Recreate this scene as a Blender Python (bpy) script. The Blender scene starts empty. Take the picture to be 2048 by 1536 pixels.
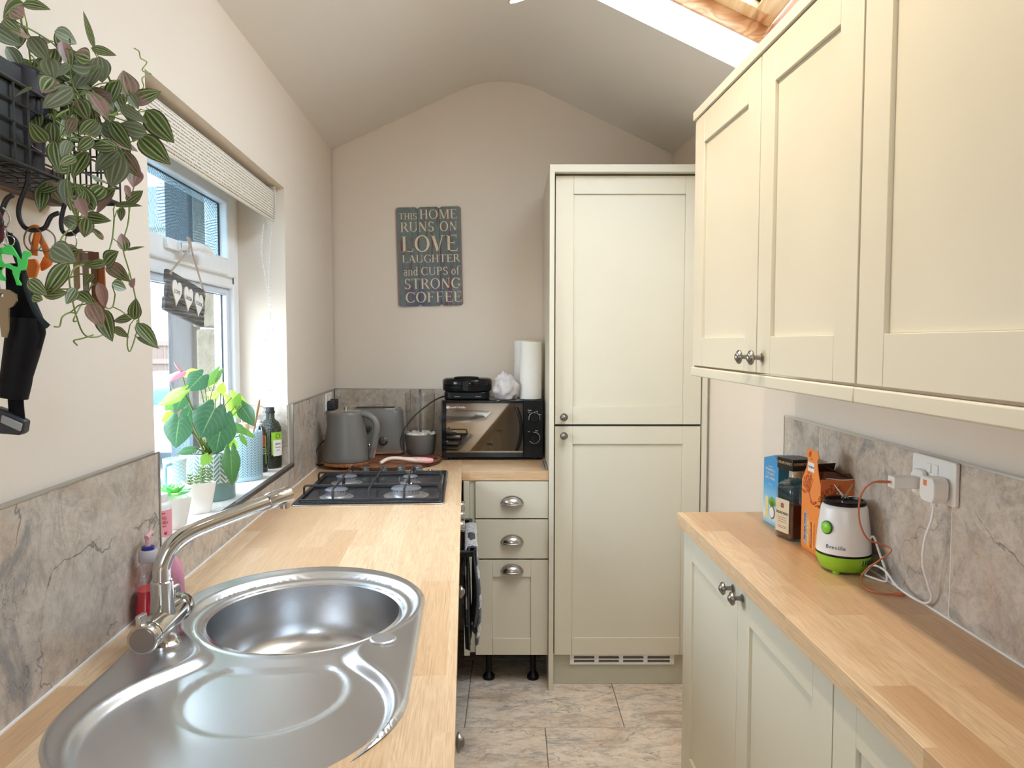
import bpy, math, random
from mathutils import Vector, Matrix, Quaternion, noise, geometry
random.seed(7)
sc = bpy.context.scene
PI = math.pi
sin, cos = math.sin, math.cos
# ---------------------------------------------------------------- camera
HFOC = 1475.0
cam_d = bpy.data.cameras.new('camera')
cam = bpy.data.objects.new('camera', cam_d)
sc.collection.objects.link(cam)
cam_d.sensor_fit = 'HORIZONTAL'; cam_d.sensor_width = 36.0
cam_d.lens = 36.0 * HFOC / 2048.0
cam_d.clip_start = 0.02
PITCH = math.atan((768 - 686) / HFOC)
cam.location = (0, 0, 1.44)
cam.rotation_euler = (PI / 2 - PITCH, 0, 0)
sc.camera = cam
# ---------------------------------------------------------------- colour management
sc.view_settings.view_transform = 'Standard'
sc.view_settings.look = 'None'
sc.view_settings.gamma = 1.0
sc.view_settings.use_curve_mapping = False
sc.view_settings.exposure = 0.30
# ---------------------------------------------------------------- sky
w = bpy.data.worlds.new('sky'); sc.world = w; w.use_nodes = True
wn = w.node_tree.nodes; wl = w.node_tree.links
bg = wn['Background']
tc = wn.new('ShaderNodeTexCoord'); sx = wn.new('ShaderNodeSeparateXYZ')
mr = wn.new('ShaderNodeMapRange'); cr = wn.new('ShaderNodeMix'); cr.data_type = 'RGBA'
wl.new(tc.outputs['Generated'], sx.inputs[0]); wl.new(sx.outputs['Z'], mr.inputs[0])
mr.inputs[1].default_value = -0.1; mr.inputs[2].default_value = 0.7
wl.new(mr.outputs[0], cr.inputs[0])
cr.inputs[6].default_value = (0.62, 0.67, 0.72, 1)
cr.inputs[7].default_value = (0.82, 1.0, 1.22, 1)
wl.new(cr.outputs[2], bg.inputs[0])
bg.inputs[1].default_value = 12.5
SPOT_W = 20.0
try:
    sc.cycles.max_bounces = 10; sc.cycles.diffuse_bounces = 6; sc.cycles.glossy_bounces = 5
    sc.cycles.transmission_bounces = 8; sc.cycles.transparent_max_bounces = 12
    sc.cycles.caustics_reflective = False; sc.cycles.caustics_refractive = False
    sc.cycles.sample_clamp_indirect = 6.0
    sc.cycles.use_denoising = True
except Exception: pass

def area(name, loc, rot, sx_, sy_, power=0, col=(1, 1, 1), portal=False):
    l = bpy.data.lights.new(name, 'AREA'); l.shape = 'RECTANGLE'; l.size = sx_; l.size_y = sy_
    l.energy = power; l.color = col
    if portal: l.cycles.is_portal = True
    o = bpy.data.objects.new(name, l); sc.collection.objects.link(o)
    o.location = loc; o.rotation_euler = rot
    return o
# frame of the left-hand run of units: it stands 3.6 degrees out of square
LA = math.atan(0.0635); LOX = -0.645
def LW(lx, ly, z=0.0):
    return (LOX + lx * cos(LA) - ly * sin(LA), lx * sin(LA) + ly * cos(LA), z)
# daylight portals at the window, the roof window and the added, unseen rear door
p = LW(-0.26, 2.10, 1.50); area('window_portal', p, (0, -PI / 2, LA), 1.05, 1.2, portal=True)
area('skylight_portal', (0.52, 1.78, 2.80), (0, math.atan(0.473), 0), 0.62, 1.5, portal=True)
area('added_door_portal', (-0.15, -1.36, 1.65), (PI / 2, 0, 0), 0.52, 0.78, portal=True)

# ---------------------------------------------------------------- helpers
class MB:
    """collects shapes and links them as one mesh object"""
    def __init__(s):
        s.v = []; s.f = []; s.r = []; s.m = []; s.uv = {}; s.M = Matrix.Identity(4); s.cur = 0.0; s.mi = 0
    def add(s, vs, fs, r=None):
        b = len(s.v)
        for p in vs: s.v.append(s.M @ Vector(p))
        for f in fs:
            s.f.append([i + b for i in f]); s.r.append(s.cur if r is None else r); s.m.append(s.mi)
        return b
    def box(s, x0, x1, y0, y1, z0, z1, r=None):
        vs = [(x, y, z) for x in (x0, x1) for y in (y0, y1) for z in (z0, z1)]
        s.add(vs, [(0, 1, 3, 2), (4, 6, 7, 5), (0, 4, 5, 1), (2, 3, 7, 6), (0, 2, 6, 4), (1, 5, 7, 3)], r)
        return s
    def prism(s, pts, z0, z1, r=None):
        n = len(pts)
        a = sum(pts[i][0] * pts[(i + 1) % n][1] - pts[(i + 1) % n][0] * pts[i][1] for i in range(n))
        if a < 0: pts = pts[::-1]
        vs = [(x, y, z0) for x, y in pts] + [(x, y, z1) for x, y in pts]
        fs = [tuple(range(n))[::-1], tuple(range(n, 2 * n))] + [(i, (i + 1) % n, (i + 1) % n + n, i + n) for i in range(n)]
        s.add(vs, fs, r); return s
    def lathe(s, prof, seg=32, c=(0, 0, 0), axis='z', cap=True, squash=1.0):
        vs = []; fs = []; n = len(prof)
        for k in range(seg):
            t = 2 * PI * k / seg
            for (r, z) in prof:
                x, y = r * cos(t), r * sin(t) * squash
                if axis == 'z': p = (x, y, z)
                elif axis == 'y': p = (x, z, -y)
                else: p = (z, x, y)
                vs.append((p[0] + c[0], p[1] + c[1], p[2] + c[2]))
        for k in range(seg):
            k2 = (k + 1) % seg
            for j in range(n - 1):
                fs.append((k * n + j, k2 * n + j, k2 * n + j + 1, k * n + j + 1))
        if cap:
            if prof[0][0] > 1e-6: fs.append(tuple(k * n for k in range(seg))[::-1])
            if prof[-1][0] > 1e-6: fs.append(tuple(k * n + n - 1 for k in range(seg)))
        s.add(vs, fs); return s
    def tube(s, pts, rad, seg=8, closed=False, cap=True, flat=1.0):
        pts = [Vector(p) for p in pts]; n = len(pts)
        rads = rad if isinstance(rad, (list, tuple)) else [rad] * n
        tans = []
        for i in range(n):
            if closed: t = pts[(i + 1) % n] - pts[i - 1]
            else: t = pts[min(i + 1, n - 1)] - pts[max(i - 1, 0)]
            if t.length < 1e-9: t = Vector((0, 0, 1))
            tans.append(t.normalized())
        up = Vector((0, 0, 1))
        if abs(tans[0].dot(up)) > 0.95: up = Vector((1, 0, 0))
        nrm = (up - tans[0] * up.dot(tans[0])).normalized()
        vs = []
        for i in range(n):
            if i:
                q = tans[i - 1].rotation_difference(tans[i]); nrm = q @ nrm
                nrm = (nrm - tans[i] * nrm.dot(tans[i])).normalized()
            b = tans[i].cross(nrm)
            for k in range(seg):
                t = 2 * PI * k / seg
                vs.append(pts[i] + (nrm * cos(t) * flat + b * sin(t)) * rads[i])
        fs = []
        for i in range(n if closed else n - 1):
            j = (i + 1) % n
            for k in range(seg):
                k2 = (k + 1) % seg
                fs.append((i * seg + k, i * seg + k2, j * seg + k2, j * seg + k))
        if cap and not closed:
            fs.append(tuple(range(seg))[::-1]); fs.append(tuple((n - 1) * seg + k for k in range(seg)))
        s.add(vs, fs); return s
    def cyl(s, a, b, r0, r1=None, seg=16):
        s.tube([a, b], [r0, r0 if r1 is None else r1], seg); return s
    def ball(s, c, r, sz=1.0, seg=16, rings=10):
        s.lathe([(max(r * sin(PI * i / rings), 0), -r * sz * cos(PI * i / rings)) for i in range(rings + 1)], seg, c); return s
    def plate(s, rows):
        """grid of points (list of rows) as a sheet"""
        n = len(rows[0]); vs = [p for r in rows for p in r]
        fs = [(i * n + j, i * n + j + 1, (i + 1) * n + j + 1, (i + 1) * n + j) for i in range(len(rows) - 1) for j in range(n - 1)]
        s.add(vs, fs); return s
    def build(s, name, mat, parent=None, smooth=35, bevel=0, segs=2, solid=0, sub=0):
        me = bpy.data.meshes.new(name)
        me.from_pydata([tuple(p) for p in s.v], [], s.f)
        at = me.attributes.new('rnd', 'FLOAT', 'FACE')
        at.data.foreach_set('value', s.r)
        if s.uv:
            uvl = me.uv_layers.new(name='UVMap')
            for l in me.loops: uvl.data[l.index].uv = s.uv.get(l.vertex_index, (0, 0))
        for m in (mat if isinstance(mat, (list, tuple)) else [mat]): me.materials.append(m)
        if max(s.m, default=0): me.polygons.foreach_set('material_index', s.m)
        if smooth:
            me.polygons.foreach_set('use_smooth', [True] * len(me.polygons))
            me.set_sharp_from_angle(angle=math.radians(smooth))
        me.update()
        o = bpy.data.objects.new(name, me); sc.collection.objects.link(o)
        if parent: o.parent = parent
        if solid:
            d = o.modifiers.new('solid', 'SOLIDIFY'); d.thickness = solid; d.offset = 0
        if sub:
            d = o.modifiers.new('sub', 'SUBSURF'); d.levels = sub; d.render_levels = sub
        if bevel:
            d = o.modifiers.new('bevel', 'BEVEL'); d.width = bevel; d.segments = segs; d.limit_method = 'ANGLE'; d.angle_limit = math.radians(40)
            d.harden_normals = False
        return o
def tag(o, label=None, cat=None, group=None, kind=None):
    if label: o['label'] = label
    if cat: o['category'] = cat
    if group: o['group'] = group
    if kind: o['kind'] = kind
    return o
def empty(name, loc, rz=0.0):
    o = bpy.data.objects.new(name, None); sc.collection.objects.link(o)
    o.empty_display_size = 0.05; o.location = loc; o.rotation_euler = (0, 0, rz); return o
def thing(name, label, cat, loc=(0, 0, 0), rz=0.0, group=None):
    return tag(empty(name, loc, rz), label, cat, group)
def lthing(name, label, cat, lx, ly, z, rz=0.0, group=None):
    return thing(name, label, cat, LW(lx, ly, z), LA + rz, group)
def inleft(o):
    o.location = LW(0, 0, 0); o.rotation_euler = (0, 0, LA); return o
def struct(o): return tag(o, kind='structure')
def copy_tree(o, parent=None):
    c = o.copy(); sc.collection.objects.link(c)
    if parent: c.parent = parent
    for ch in list(o.children): copy_tree(ch, c)
    return c
def smoothpath(pts, n=8, closed=False):
    P = [Vector(p) for p in pts]; out = []; N = len(P)
    rng = range(N if closed else N - 1)
    for i in rng:
        if closed: a, b, c, d = P[i - 1], P[i], P[(i + 1) % N], P[(i + 2) % N]
        else: a, b, c, d = P[max(i - 1, 0)], P[i], P[i + 1], P[min(i + 2, N - 1)]
        for k in range(n):
            t = k / n
            out.append(0.5 * ((2 * b) + (c - a) * t + (2 * a - 5 * b + 4 * c - d) * t * t + (3 * b - a - 3 * c + d) * t ** 3))
    if not closed: out.append(P[-1])
    return out
def rrect(x0, x1, y0, y1, r, n=5):
    pts = []
    for cx, cy, a0 in ((x1 - r, y1 - r, 0), (x0 + r, y1 - r, PI / 2), (x0 + r, y0 + r, PI), (x1 - r, y0 + r, 1.5 * PI)):
        for k in range(n + 1):
            t = a0 + PI / 2 * k / n; pts.append((cx + r * cos(t), cy + r * sin(t)))
    return pts
def text_mesh(body, size, mat, name, parent, M, depth=0.0003, align='CENTER', sx_=1.0, bold=0.0, spacing=1.0):
    c = bpy.data.curves.new(name, 'FONT'); c.body = body; c.size = size; c.align_x = align; c.align_y = 'CENTER'
    c.extrude = depth; c.offset = bold; c.space_character = spacing; c.resolution_u = 3
    t = bpy.data.objects.new(name, c)
    me = bpy.data.meshes.new_from_object(t)
    bpy.data.objects.remove(t); bpy.data.curves.remove(c)
    me.transform(M @ Matrix.Diagonal((sx_, 1, 1, 1)))
    me.materials.clear(); me.materials.append(mat); me.name = name
    o = bpy.data.objects.new(name, me); sc.collection.objects.link(o)
    if parent: o.parent = parent
    return o
def basis(origin, xdir, ydir):
    x = Vector(xdir).normalized(); y = Vector(ydir).normalized(); z = x.cross(y)
    m = Matrix((x, y, z)).transposed().to_4x4(); m.translation = Vector(origin); return m

# ---------------------------------------------------------------- materials
MATS = {}
class NT:
    def __init__(s, name):
        s.mat = bpy.data.materials.new(name); s.mat.use_nodes = True
        s.t = s.mat.node_tree; s.b = s.t.nodes['Principled BSDF']; s.out = s.t.nodes['Material Output']
    def n(s, typ, **kw):
        nd = s.t.nodes.new(typ)
        for k, v in kw.items(): setattr(nd, k, v)
        return nd
    def l(s, a, b): s.t.links.new(a, b)
    def val(s, sock, v):
        if hasattr(v, 'is_output') or isinstance(v, bpy.types.NodeSocket): s.l(v, sock)
        else: sock.default_value = v
    def math(s, op, a, b=0.0, c=None, clamp=False):
        nd = s.n('ShaderNodeMath', operation=op); nd.use_clamp = clamp
        s.val(nd.inputs[0], a); s.val(nd.inputs[1], b)
        if c is not None: s.val(nd.inputs[2], c)
        return nd.outputs[0]
    def mix(s, f, a, b, typ='MIX'):
        nd = s.n('ShaderNodeMix'); nd.data_type = 'RGBA'; nd.blend_type = typ
        s.val(nd.inputs[0], f); s.val(nd.inputs[6], a if not isinstance(a, tuple) else (*a[:3], 1)); s.val(nd.inputs[7], b if not isinstance(b, tuple) else (*b[:3], 1))
        return nd.outputs[2]
    def noise(s, vec, scale, detail=4, rough=0.55, dist=0.0, w=None):
        nd = s.n('ShaderNodeTexNoise')
        if w is not None:
            nd.noise_dimensions = '4D'; s.val(nd.inputs['W'], w)
        if vec is not None: s.l(vec, nd.inputs['Vector'])
        nd.inputs['Scale'].default_value = scale; nd.inputs['Detail'].default_value = detail
        nd.inputs['Roughness'].default_value = rough; nd.inputs['Distortion'].default_value = dist
        return nd.outputs['Fac']
    def ramp(s, f, stops):
        nd = s.n('ShaderNodeValToRGB'); s.val(nd.inputs[0], f)
        e = nd.color_ramp.elements
        while len(e) < len(stops): e.new(0.5)
        for i, (p_, c_) in enumerate(stops):
            e[i].position = p_; e[i].color = (*c_[:3], 1) if isinstance(c_, tuple) else (c_, c_, c_, 1)
        return nd.outputs[0]
    def obj(s, scale=(1, 1, 1), rot=(0, 0, 0), loc=(0, 0, 0)):
        t = s.n('ShaderNodeTexCoord'); m = s.n('ShaderNodeMapping')
        s.l(t.outputs['Object'], m.inputs[0]); m.inputs['Scale'].default_value = scale
        m.inputs['Rotation'].default_value = rot; m.inputs['Location'].default_value = loc
        return m.outputs[0]
    def attr(s, name='rnd'):
        return s.n('ShaderNodeAttribute', attribute_name=name).outputs['Fac']
    def bump(s, h, strength=0.3, dist=0.01):
        b = s.n('ShaderNodeBump'); b.inputs['Strength'].default_value = strength; b.inputs['Distance'].default_value = dist
        s.l(h, b.inputs['Height']); s.l(b.outputs[0], s.b.inputs['Normal'])
    def set(s, **kw):
        for k, v in kw.items():
            k = {'color': 'Base Color', 'rough': 'Roughness', 'metal': 'Metallic', 'trans': 'Transmission Weight', 'ior': 'IOR', 'coat': 'Coat Weight',
                 'sss': 'Subsurface Weight', 'spec': 'Specular IOR Level', 'alpha': 'Alpha', 'emit': 'Emission Color', 'estr': 'Emission Strength', 'aniso': 'Anisotropic',
                 'coatr': 'Coat Roughness', 'sheen': 'Sheen Weight'}[k]
            if isinstance(v, tuple): v = (*v[:3], 1)
            s.val(s.b.inputs[k], v)
        return s.mat
def srgb(h):
    h = h.lstrip('#'); o = []
    for i in (0, 2, 4):
        c = int(h[i:i + 2], 16) / 255; o.append(c / 12.92 if c <= 0.04045 else ((c + 0.055) / 1.055) ** 2.4)
    return tuple(o)
def plain(name, col, rough=0.5, metal=0.0, var=0.06, scale=30, bump=0.0, **kw):
    if name in MATS: return MATS[name]
    n = NT(name); col = srgb(col) if isinstance(col, str) else col
    f = n.noise(n.obj(), scale, 3)
    c = n.mix(f, tuple(x * (1 - var) for x in col), tuple(min(x * (1 + var), 1) for x in col))
    rr = n.math('ADD', rough, n.math('MULTIPLY', n.math('SUBTRACT', f, 0.5), 0.12))
    if bump: n.bump(f, bump, 0.002)
    MATS[name] = n.set(color=c, rough=rr, metal=metal, **kw); return MATS[name]
def glass_mat(name, tint=(1, 1, 1), refl=1.0, rough=0.0):
    """thin clear pane: fresnel mix of see-through and mirror"""
    if name in MATS: return MATS[name]
    n = NT(name); n.t.nodes.remove(n.b)
    tr = n.n('ShaderNodeBsdfTransparent'); tr.inputs[0].default_value = (*tint, 1)
    gl = n.n('ShaderNodeBsdfGlossy'); gl.inputs['Roughness'].default_value = rough + 0.001
    fr = n.n('ShaderNodeLayerWeight'); fr.inputs[0].default_value = 0.5
    f = n.math('MULTIPLY', n.math('ADD', n.math('MULTIPLY', n.math('POWER', fr.outputs['Facing'], 4.0), 0.6), 0.035), refl)
    f = n.math('ADD', f, n.math('MULTIPLY', n.noise(n.obj(), 8), 0.02))
    mx = n.n('ShaderNodeMixShader'); n.l(f, mx.inputs[0]); n.l(tr.outputs[0], mx.inputs[1]); n.l(gl.outputs[0], mx.inputs[2])
    n.l(mx.outputs[0], n.out.inputs[0]); MATS[name] = n.mat; return n.mat

def wall_paint(name, col, warm):
    n = NT(name); v = n.obj()
    f = n.noise(v, 2.5, 3); g = n.noise(v, 140, 2)
    c = n.mix(f, col, warm); n.bump(g, 0.06, 0.001)
    return n.set(color=c, rough=0.62)
M_WALL = wall_paint('warm_off_white_wall_paint', (0.755, 0.66, 0.56), (0.78, 0.685, 0.585))
M_CEIL = wall_paint('ceiling_paint', (0.76, 0.715, 0.66), (0.79, 0.74, 0.685))
M_WHITE = wall_paint('white_paint', (0.84, 0.83, 0.81), (0.86, 0.85, 0.83))
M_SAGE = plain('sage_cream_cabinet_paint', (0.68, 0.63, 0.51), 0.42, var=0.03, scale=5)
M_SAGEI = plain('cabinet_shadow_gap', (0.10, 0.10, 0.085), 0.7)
M_CARC = plain('white_carcass', (0.75, 0.74, 0.70), 0.5)

def tile_mat(name, light=(0.56, 0.485, 0.41), mid=(0.33, 0.275, 0.225), dark=(0.09, 0.075, 0.065), blue=(0.20, 0.205, 0.215), sc_=1.0, rough=0.45, st=(1, 1, 1), rot=(0.6, 0.0, 0.0)):
    n = NT(name); r = n.attr(); v = n.obj(scale=st, rot=rot)
    ww = n.math('MULTIPLY', r, 37.0)
    big = n.noise(v, 3.6 * sc_, 10, 0.68, 0.9, w=ww)
    med = n.noise(v, 11 * sc_, 9, 0.75, 1.3, w=ww)
    fine = n.noise(v, 60 * sc_, 6, 0.75, 0.4, w=ww)
    tan = (light[0] * 1.02, light[1] * .94, light[2] * .87)
    c = n.ramp(big, [(0.34, mid), (0.43, tan), (0.50, light), (0.57, tuple(x * 1.15 for x in light)), (0.64, tan), (0.72, mid)])
    m2 = n.ramp(med, [(0.38, (1, 1, 1)), (0.50, (0, 0, 0))])
    c = n.mix(n.math('MULTIPLY', m2, 0.75), c, mid)
    b2 = n.noise(v, 4.6 * sc_, 9, 0.72, 1.8, w=n.math('ADD', ww, 5.0))
    c = n.mix(n.math('MULTIPLY', n.ramp(b2, [(0.54, (0, 0, 0)), (0.64, (1, 1, 1))]), 0.75), c, blue)
    def crack(sc2, off, wdt, lo):
        k = n.noise(v, sc2 * sc_, 7, 0.5, 1.2, w=n.math('ADD', ww, off))
        k = n.math('ABSOLUTE', n.math('SUBTRACT', k, 0.5))
        k = n.ramp(n.math('MULTIPLY', k, 1.0 / wdt), [(0.0, (1, 1, 1)), (1.0, (0, 0, 0))])
        return n.math('MULTIPLY', k, n.ramp(n.noise(v, 5 * sc_, 2, 0.5, 0, w=n.math('ADD', ww, off + 3)), [(lo, (0, 0, 0)), (lo + .05, (1, 1, 1))]))
    k1 = crack(1.7, 11.0, 0.0035, 0.46); k2 = crack(4.5, 17.0, 0.006, 0.54)
    c = n.mix(n.math('MULTIPLY', n.math('MAXIMUM', k1, n.math('MULTIPLY', k2, .8)), 0.8), c, dark)
    c = n.mix(n.math('MULTIPLY', n.ramp(fine, [(0.36, (1, 1, 1)), (0.52, (0, 0, 0))]), 0.38), c, tuple(x * .8 for x in mid))
    c = n.mix(n.math('MULTIPLY', n.ramp(fine, [(0.55, (0, 0, 0)), (0.68, (1, 1, 1))]), 0.30), c, tuple(min(1, x * 1.35) for x in light))
    h = n.math('ADD', n.math('MULTIPLY', med, 1.0), n.math('MULTIPLY', fine, 0.45))
    h = n.math('SUBTRACT', h, n.math('MULTIPLY', k1, .3))
    n.bump(h, 0.40, 0.008)
    return n.set(color=c, rough=rough)
M_TILE = tile_mat('grey_brown_slate_effect_wall_tile', st=(1, 1, 1.0))
M_FLOOR = tile_mat('grey_brown_slate_effect_floor_tile', (0.78, 0.67, 0.56), (0.44, 0.37, 0.31), (0.12, 0.10, 0.09), (0.27, 0.28, 0.30), 1.0, 0.38, st=(0.8, 2.0, 1), rot=(0, 0, 0.12))
M_SILL = tile_mat('pale_sill_tile', (0.72, 0.66, 0.60), (0.55, 0.49, 0.44), (0.25, 0.22, 0.2), (0.5, 0.5, 0.5), 1.1, 0.4)
M_GROUT = plain('pale_grout', (0.70, 0.66, 0.60), 0.8)

def oak(name, axis, bright=1.0):
    """butcher-block oak: staves along axis 'x' or 'y' of the object"""
    n = NT(name)
    rot = (0, 0, 0) if axis == 'x' else (0, 0, PI / 2)
    v = n.obj(rot=rot)
    br = n.n('ShaderNodeTexBrick'); n.l(v, br.inputs['Vector'])
    br.inputs['Scale'].default_value = 1.0; br.inputs['Brick Width'].default_value = 0.47; br.inputs['Row Height'].default_value = 0.068
    br.inputs['Mortar Size'].default_value = 0.0; br.inputs['Bias'].default_value = 0.0
    br.inputs['Color1'].default_value = (0, 0, 0, 1); br.inputs['Color2'].default_value = (1, 1, 1, 1); br.offset = 0.37; br.squash = 1
    sp = n.n('ShaderNodeSeparateColor'); n.l(br.outputs['Color'], sp.inputs[0]); stave = sp.outputs[0]
    ww = n.math('MULTIPLY', stave, 23.0)
    g = n.n('ShaderNodeMapping'); n.l(v, g.inputs[0]); g.inputs['Scale'].default_value = (2.2, 26, 26)
    ring = n.noise(g.outputs[0], 1.0, 3, 0.5, 1.5, w=ww)
    rings = n.math('FRACT', n.math('MULTIPLY', ring, 8.0))
    rings = n.math('ABSOLUTE', n.math('SUBTRACT', rings, 0.5))
    g2 = n.n('ShaderNodeMapping'); n.l(v, g2.inputs[0]); g2.inputs['Scale'].default_value = (10, 420, 420)
    pores = n.noise(g2.outputs[0], 1.0, 3, 0.6, 0.0, w=ww)
    A = tuple(x * bright for x in (0.70, 0.47, 0.275)); B = tuple(x * bright for x in (0.60, 0.37, 0.20)); C_ = tuple(x * bright for x in (0.78, 0.57, 0.36))
    c = n.ramp(stave, [(0.0, B), (0.45, A), (1.0, C_)])
    c = n.mix(n.math('MULTIPLY', rings, 0.7), c, tuple(x * 0.80 for x in B))
    c = n.mix(n.math('MULTIPLY', n.ramp(pores, [(0.36, (1, 1, 1)), (0.5, (0, 0, 0))]), 0.30), c, (0.30 * bright, 0.15 * bright, 0.06 * bright))
    n.bump(pores, 0.05, 0.001)
    return n.set(color=c, rough=0.36, coat=0.15, coatr=0.3)
M_OAKY = oak('oak_block_worktop', 'y'); M_OAKX = oak('oak_block_worktop_return', 'x')
def wood(name, light, dark, scale=(2, 30, 30), rough=0.5, bands=5):
    n = NT(name); v = n.obj(scale=scale)
    r = n.noise(v, 1.0, 3, 0.5, 1.0); k = n.math('ABSOLUTE', n.math('SUBTRACT', n.math('FRACT', n.math('MULTIPLY', r, float(bands))), 0.5))
    c = n.ramp(k, [(0.0, light), (0.5, dark)])
    return n.set(color=c, rough=rough)
M_PINE = wood('varnished_pine', (0.72, 0.42, 0.21), (0.50, 0.23, 0.09), (5, .6, 12), 0.35, 6)
M_DARKWOOD = wood('dark_brown_wood', (0.16, 0.09, 0.055), (0.07, 0.035, 0.02), (20, 3, 60), 0.6)
M_ACACIA = wood('acacia_wood', (0.40, 0.14, 0.055), (0.09, 0.025, 0.012), (7, 34, 20), 0.35, 4)
M_BEECH = wood('beech_wood', (0.62, 0.34, 0.19), (0.45, 0.22, 0.11), (40, 40, 4), 0.5)

def steel(name, col=(0.62, 0.62, 0.63), rough=0.22, sc_=(4, 300, 4), scratch=0.0):
    n = NT(name); v = n.obj(scale=sc_)
    f = n.noise(v, 1.0, 3); rr = n.math('ADD', rough - 0.03, n.math('MULTIPLY', n.noise(n.obj(), 6, 3), 0.07))
    if scratch:
        g = n.noise(n.obj(), 9, 6, 0.7); rr = n.math('ADD', rr, n.math('MULTIPLY', n.ramp(g, [(0.45, (0, 0, 0)), (0.7, (1, 1, 1))]), scratch))
    return n.set(color=n.mix(f, tuple(x * .985 for x in col), tuple(min(1, x * 1.01) for x in col)), rough=rr, metal=1.0)
M_STEEL = steel('brushed_stainless_steel', (0.66, 0.665, 0.68), 0.31, (1, 1, 1), 0.0)
M_CHROME = steel('brushed_nickel', (0.60, 0.585, 0.565), 0.12, (3, 3, 200))
M_PEWTER = steel('pewter', (0.30, 0.28, 0.26), 0.28, (40, 40, 40))
M_BLACK = plain('black_plastic', (0.006, 0.006, 0.007), 0.30, spec=0.25)
M_BLACKM = plain('black_matt', (0.015, 0.015, 0.016), 0.55)
M_BGLOSS = plain('black_gloss', (0.004, 0.004, 0.005), 0.06, spec=0.35)
M_WIRE = plain('black_wire', (0.018, 0.016, 0.017), 0.45)
M_PVC = plain('white_upvc', (0.83, 0.84, 0.86), 0.22, var=0.02)
M_WPLAS = plain('white_plastic', (0.82, 0.80, 0.78), 0.3, var=0.02)
M_GREY = plain('warm_grey_enamel', (0.17, 0.16, 0.148), 0.34, var=0.03)
M_CERAM = plain('white_ceramic', (0.82, 0.78, 0.72), 0.2, var=0.03)
M_RUBBER = plain('black_rubber', (0.01, 0.01, 0.01), 0.6)
# ================================================================= STRUCTURE
YB, YF = 3.63, -1.35           # back wall, wall behind the camera
RW = 0.85                      # right-hand wall
# floor: 600 x 300 slate-effect tiles
m = MB(); m.box(-1.4, 1.4, YF - 0.1, YB + 0.1, -0.05, -0.003); flg = m
fl = MB(); k = 0
rows = [(YF - 0.1 + 0, 0)]
y = 2.692; ys = []
yy = 2.692 + 0.6 * 2
while yy > YF - 0.2: ys.append(yy); yy -= 0.6
for i, y1 in enumerate(ys):
    y0 = y1 - 0.6
    off = 0.124 if abs(y1 - 2.692) < 0.01 or (i % 2 == 0) else -0.178
    x = off - 0.6 * 3
    while x < 1.3:
        k += 1
        a, b = max(x + 0.0015, -1.3), min(x + 0.5985, 1.3)
        c, d = max(y0 + 0.0015, YF), min(y1 - 0.0015, YB)
        if b > a and d > c: fl.box(a, b, c, d, -0.02, 0.0, r=(k * 0.6180339) % 1)
        x += 0.6
fo = struct(fl.build('floor', M_FLOOR, bevel=0.001))
o = flg.build('floor_grout', plain('dark_floor_grout', (.20, .17, .145), .9), fo)

# left wall with the window opening (leaning frame of the left run)
WY0, WY1, WZ0, WZ1 = 1.525, 2.675, 0.985, 1.993
m = MB()
m.box(-0.235, 0, -1.6, WY0, 0, 2.75); m.box(-0.235, 0, WY1, 3.62, 0, 2.75)
m.box(-0.235, 0, WY0, WY1, 0, WZ0 - 0.012); m.box(-0.235, 0, WY0, WY1, WZ1, 2.75)
wl_ = struct(inleft(m.build('wall_left', M_WALL, smooth=0)))
# back wall
m = MB(); m.box(-1.35, 1.35, YB, YB + 0.15, 0, 2.75)
struct(m.build('wall_back', M_WALL, smooth=0))
# right wall: straight run, then turning in behind the tall unit
m = MB()
m.prism([(RW, YF - 0.1), (RW, 2.262), (0.775, YB + 0.02), (1.05, YB + 0.02), (1.05, YF - 0.1)], 0, 2.35)
struct(m.build('wall_right', M_WALL, smooth=0))
# wall behind the camera with an unseen glazed door added to let in daylight
m = MB()
m.box(-1.35, -0.65, YF - 0.15, YF, 0, 2.75); m.box(0.35, 1.2, YF - 0.15, YF, 0, 2.75); m.box(-0.65, 0.35, YF - 0.15, YF, 2.12, 2.75)
struct(m.build('wall_front', M_WALL, smooth=0))
d = MB()
d.box(-0.65, -0.57, YF - 0.10, YF - 0.03, 0, 2.12); d.box(0.27, 0.35, YF - 0.10, YF - 0.03, 0, 2.12)
d.box(-0.57, 0.27, YF - 0.10, YF - 0.03, 2.03, 2.12); d.box(-0.57, 0.27, YF - 0.10, YF - 0.03, 0, 0.16)
d.box(-0.57, 0.27, YF - 0.09, YF - 0.04, .16, 1.28); d.box(-0.57, -0.40, YF - 0.09, YF - 0.04, 1.28, 2.03); d.box(0.10, 0.27, YF - 0.09, YF - 0.04, 1.28, 2.03)
dd = struct(d.build('added_door_1', M_PVC, bevel=0.003))
d = MB(); d.box(-0.40, 0.10, YF - 0.07, YF - 0.065, 1.28, 2.03)
d.build('pane', glass_mat('clear_glass', (0.96, 0.98, 0.98)), dd)

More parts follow.
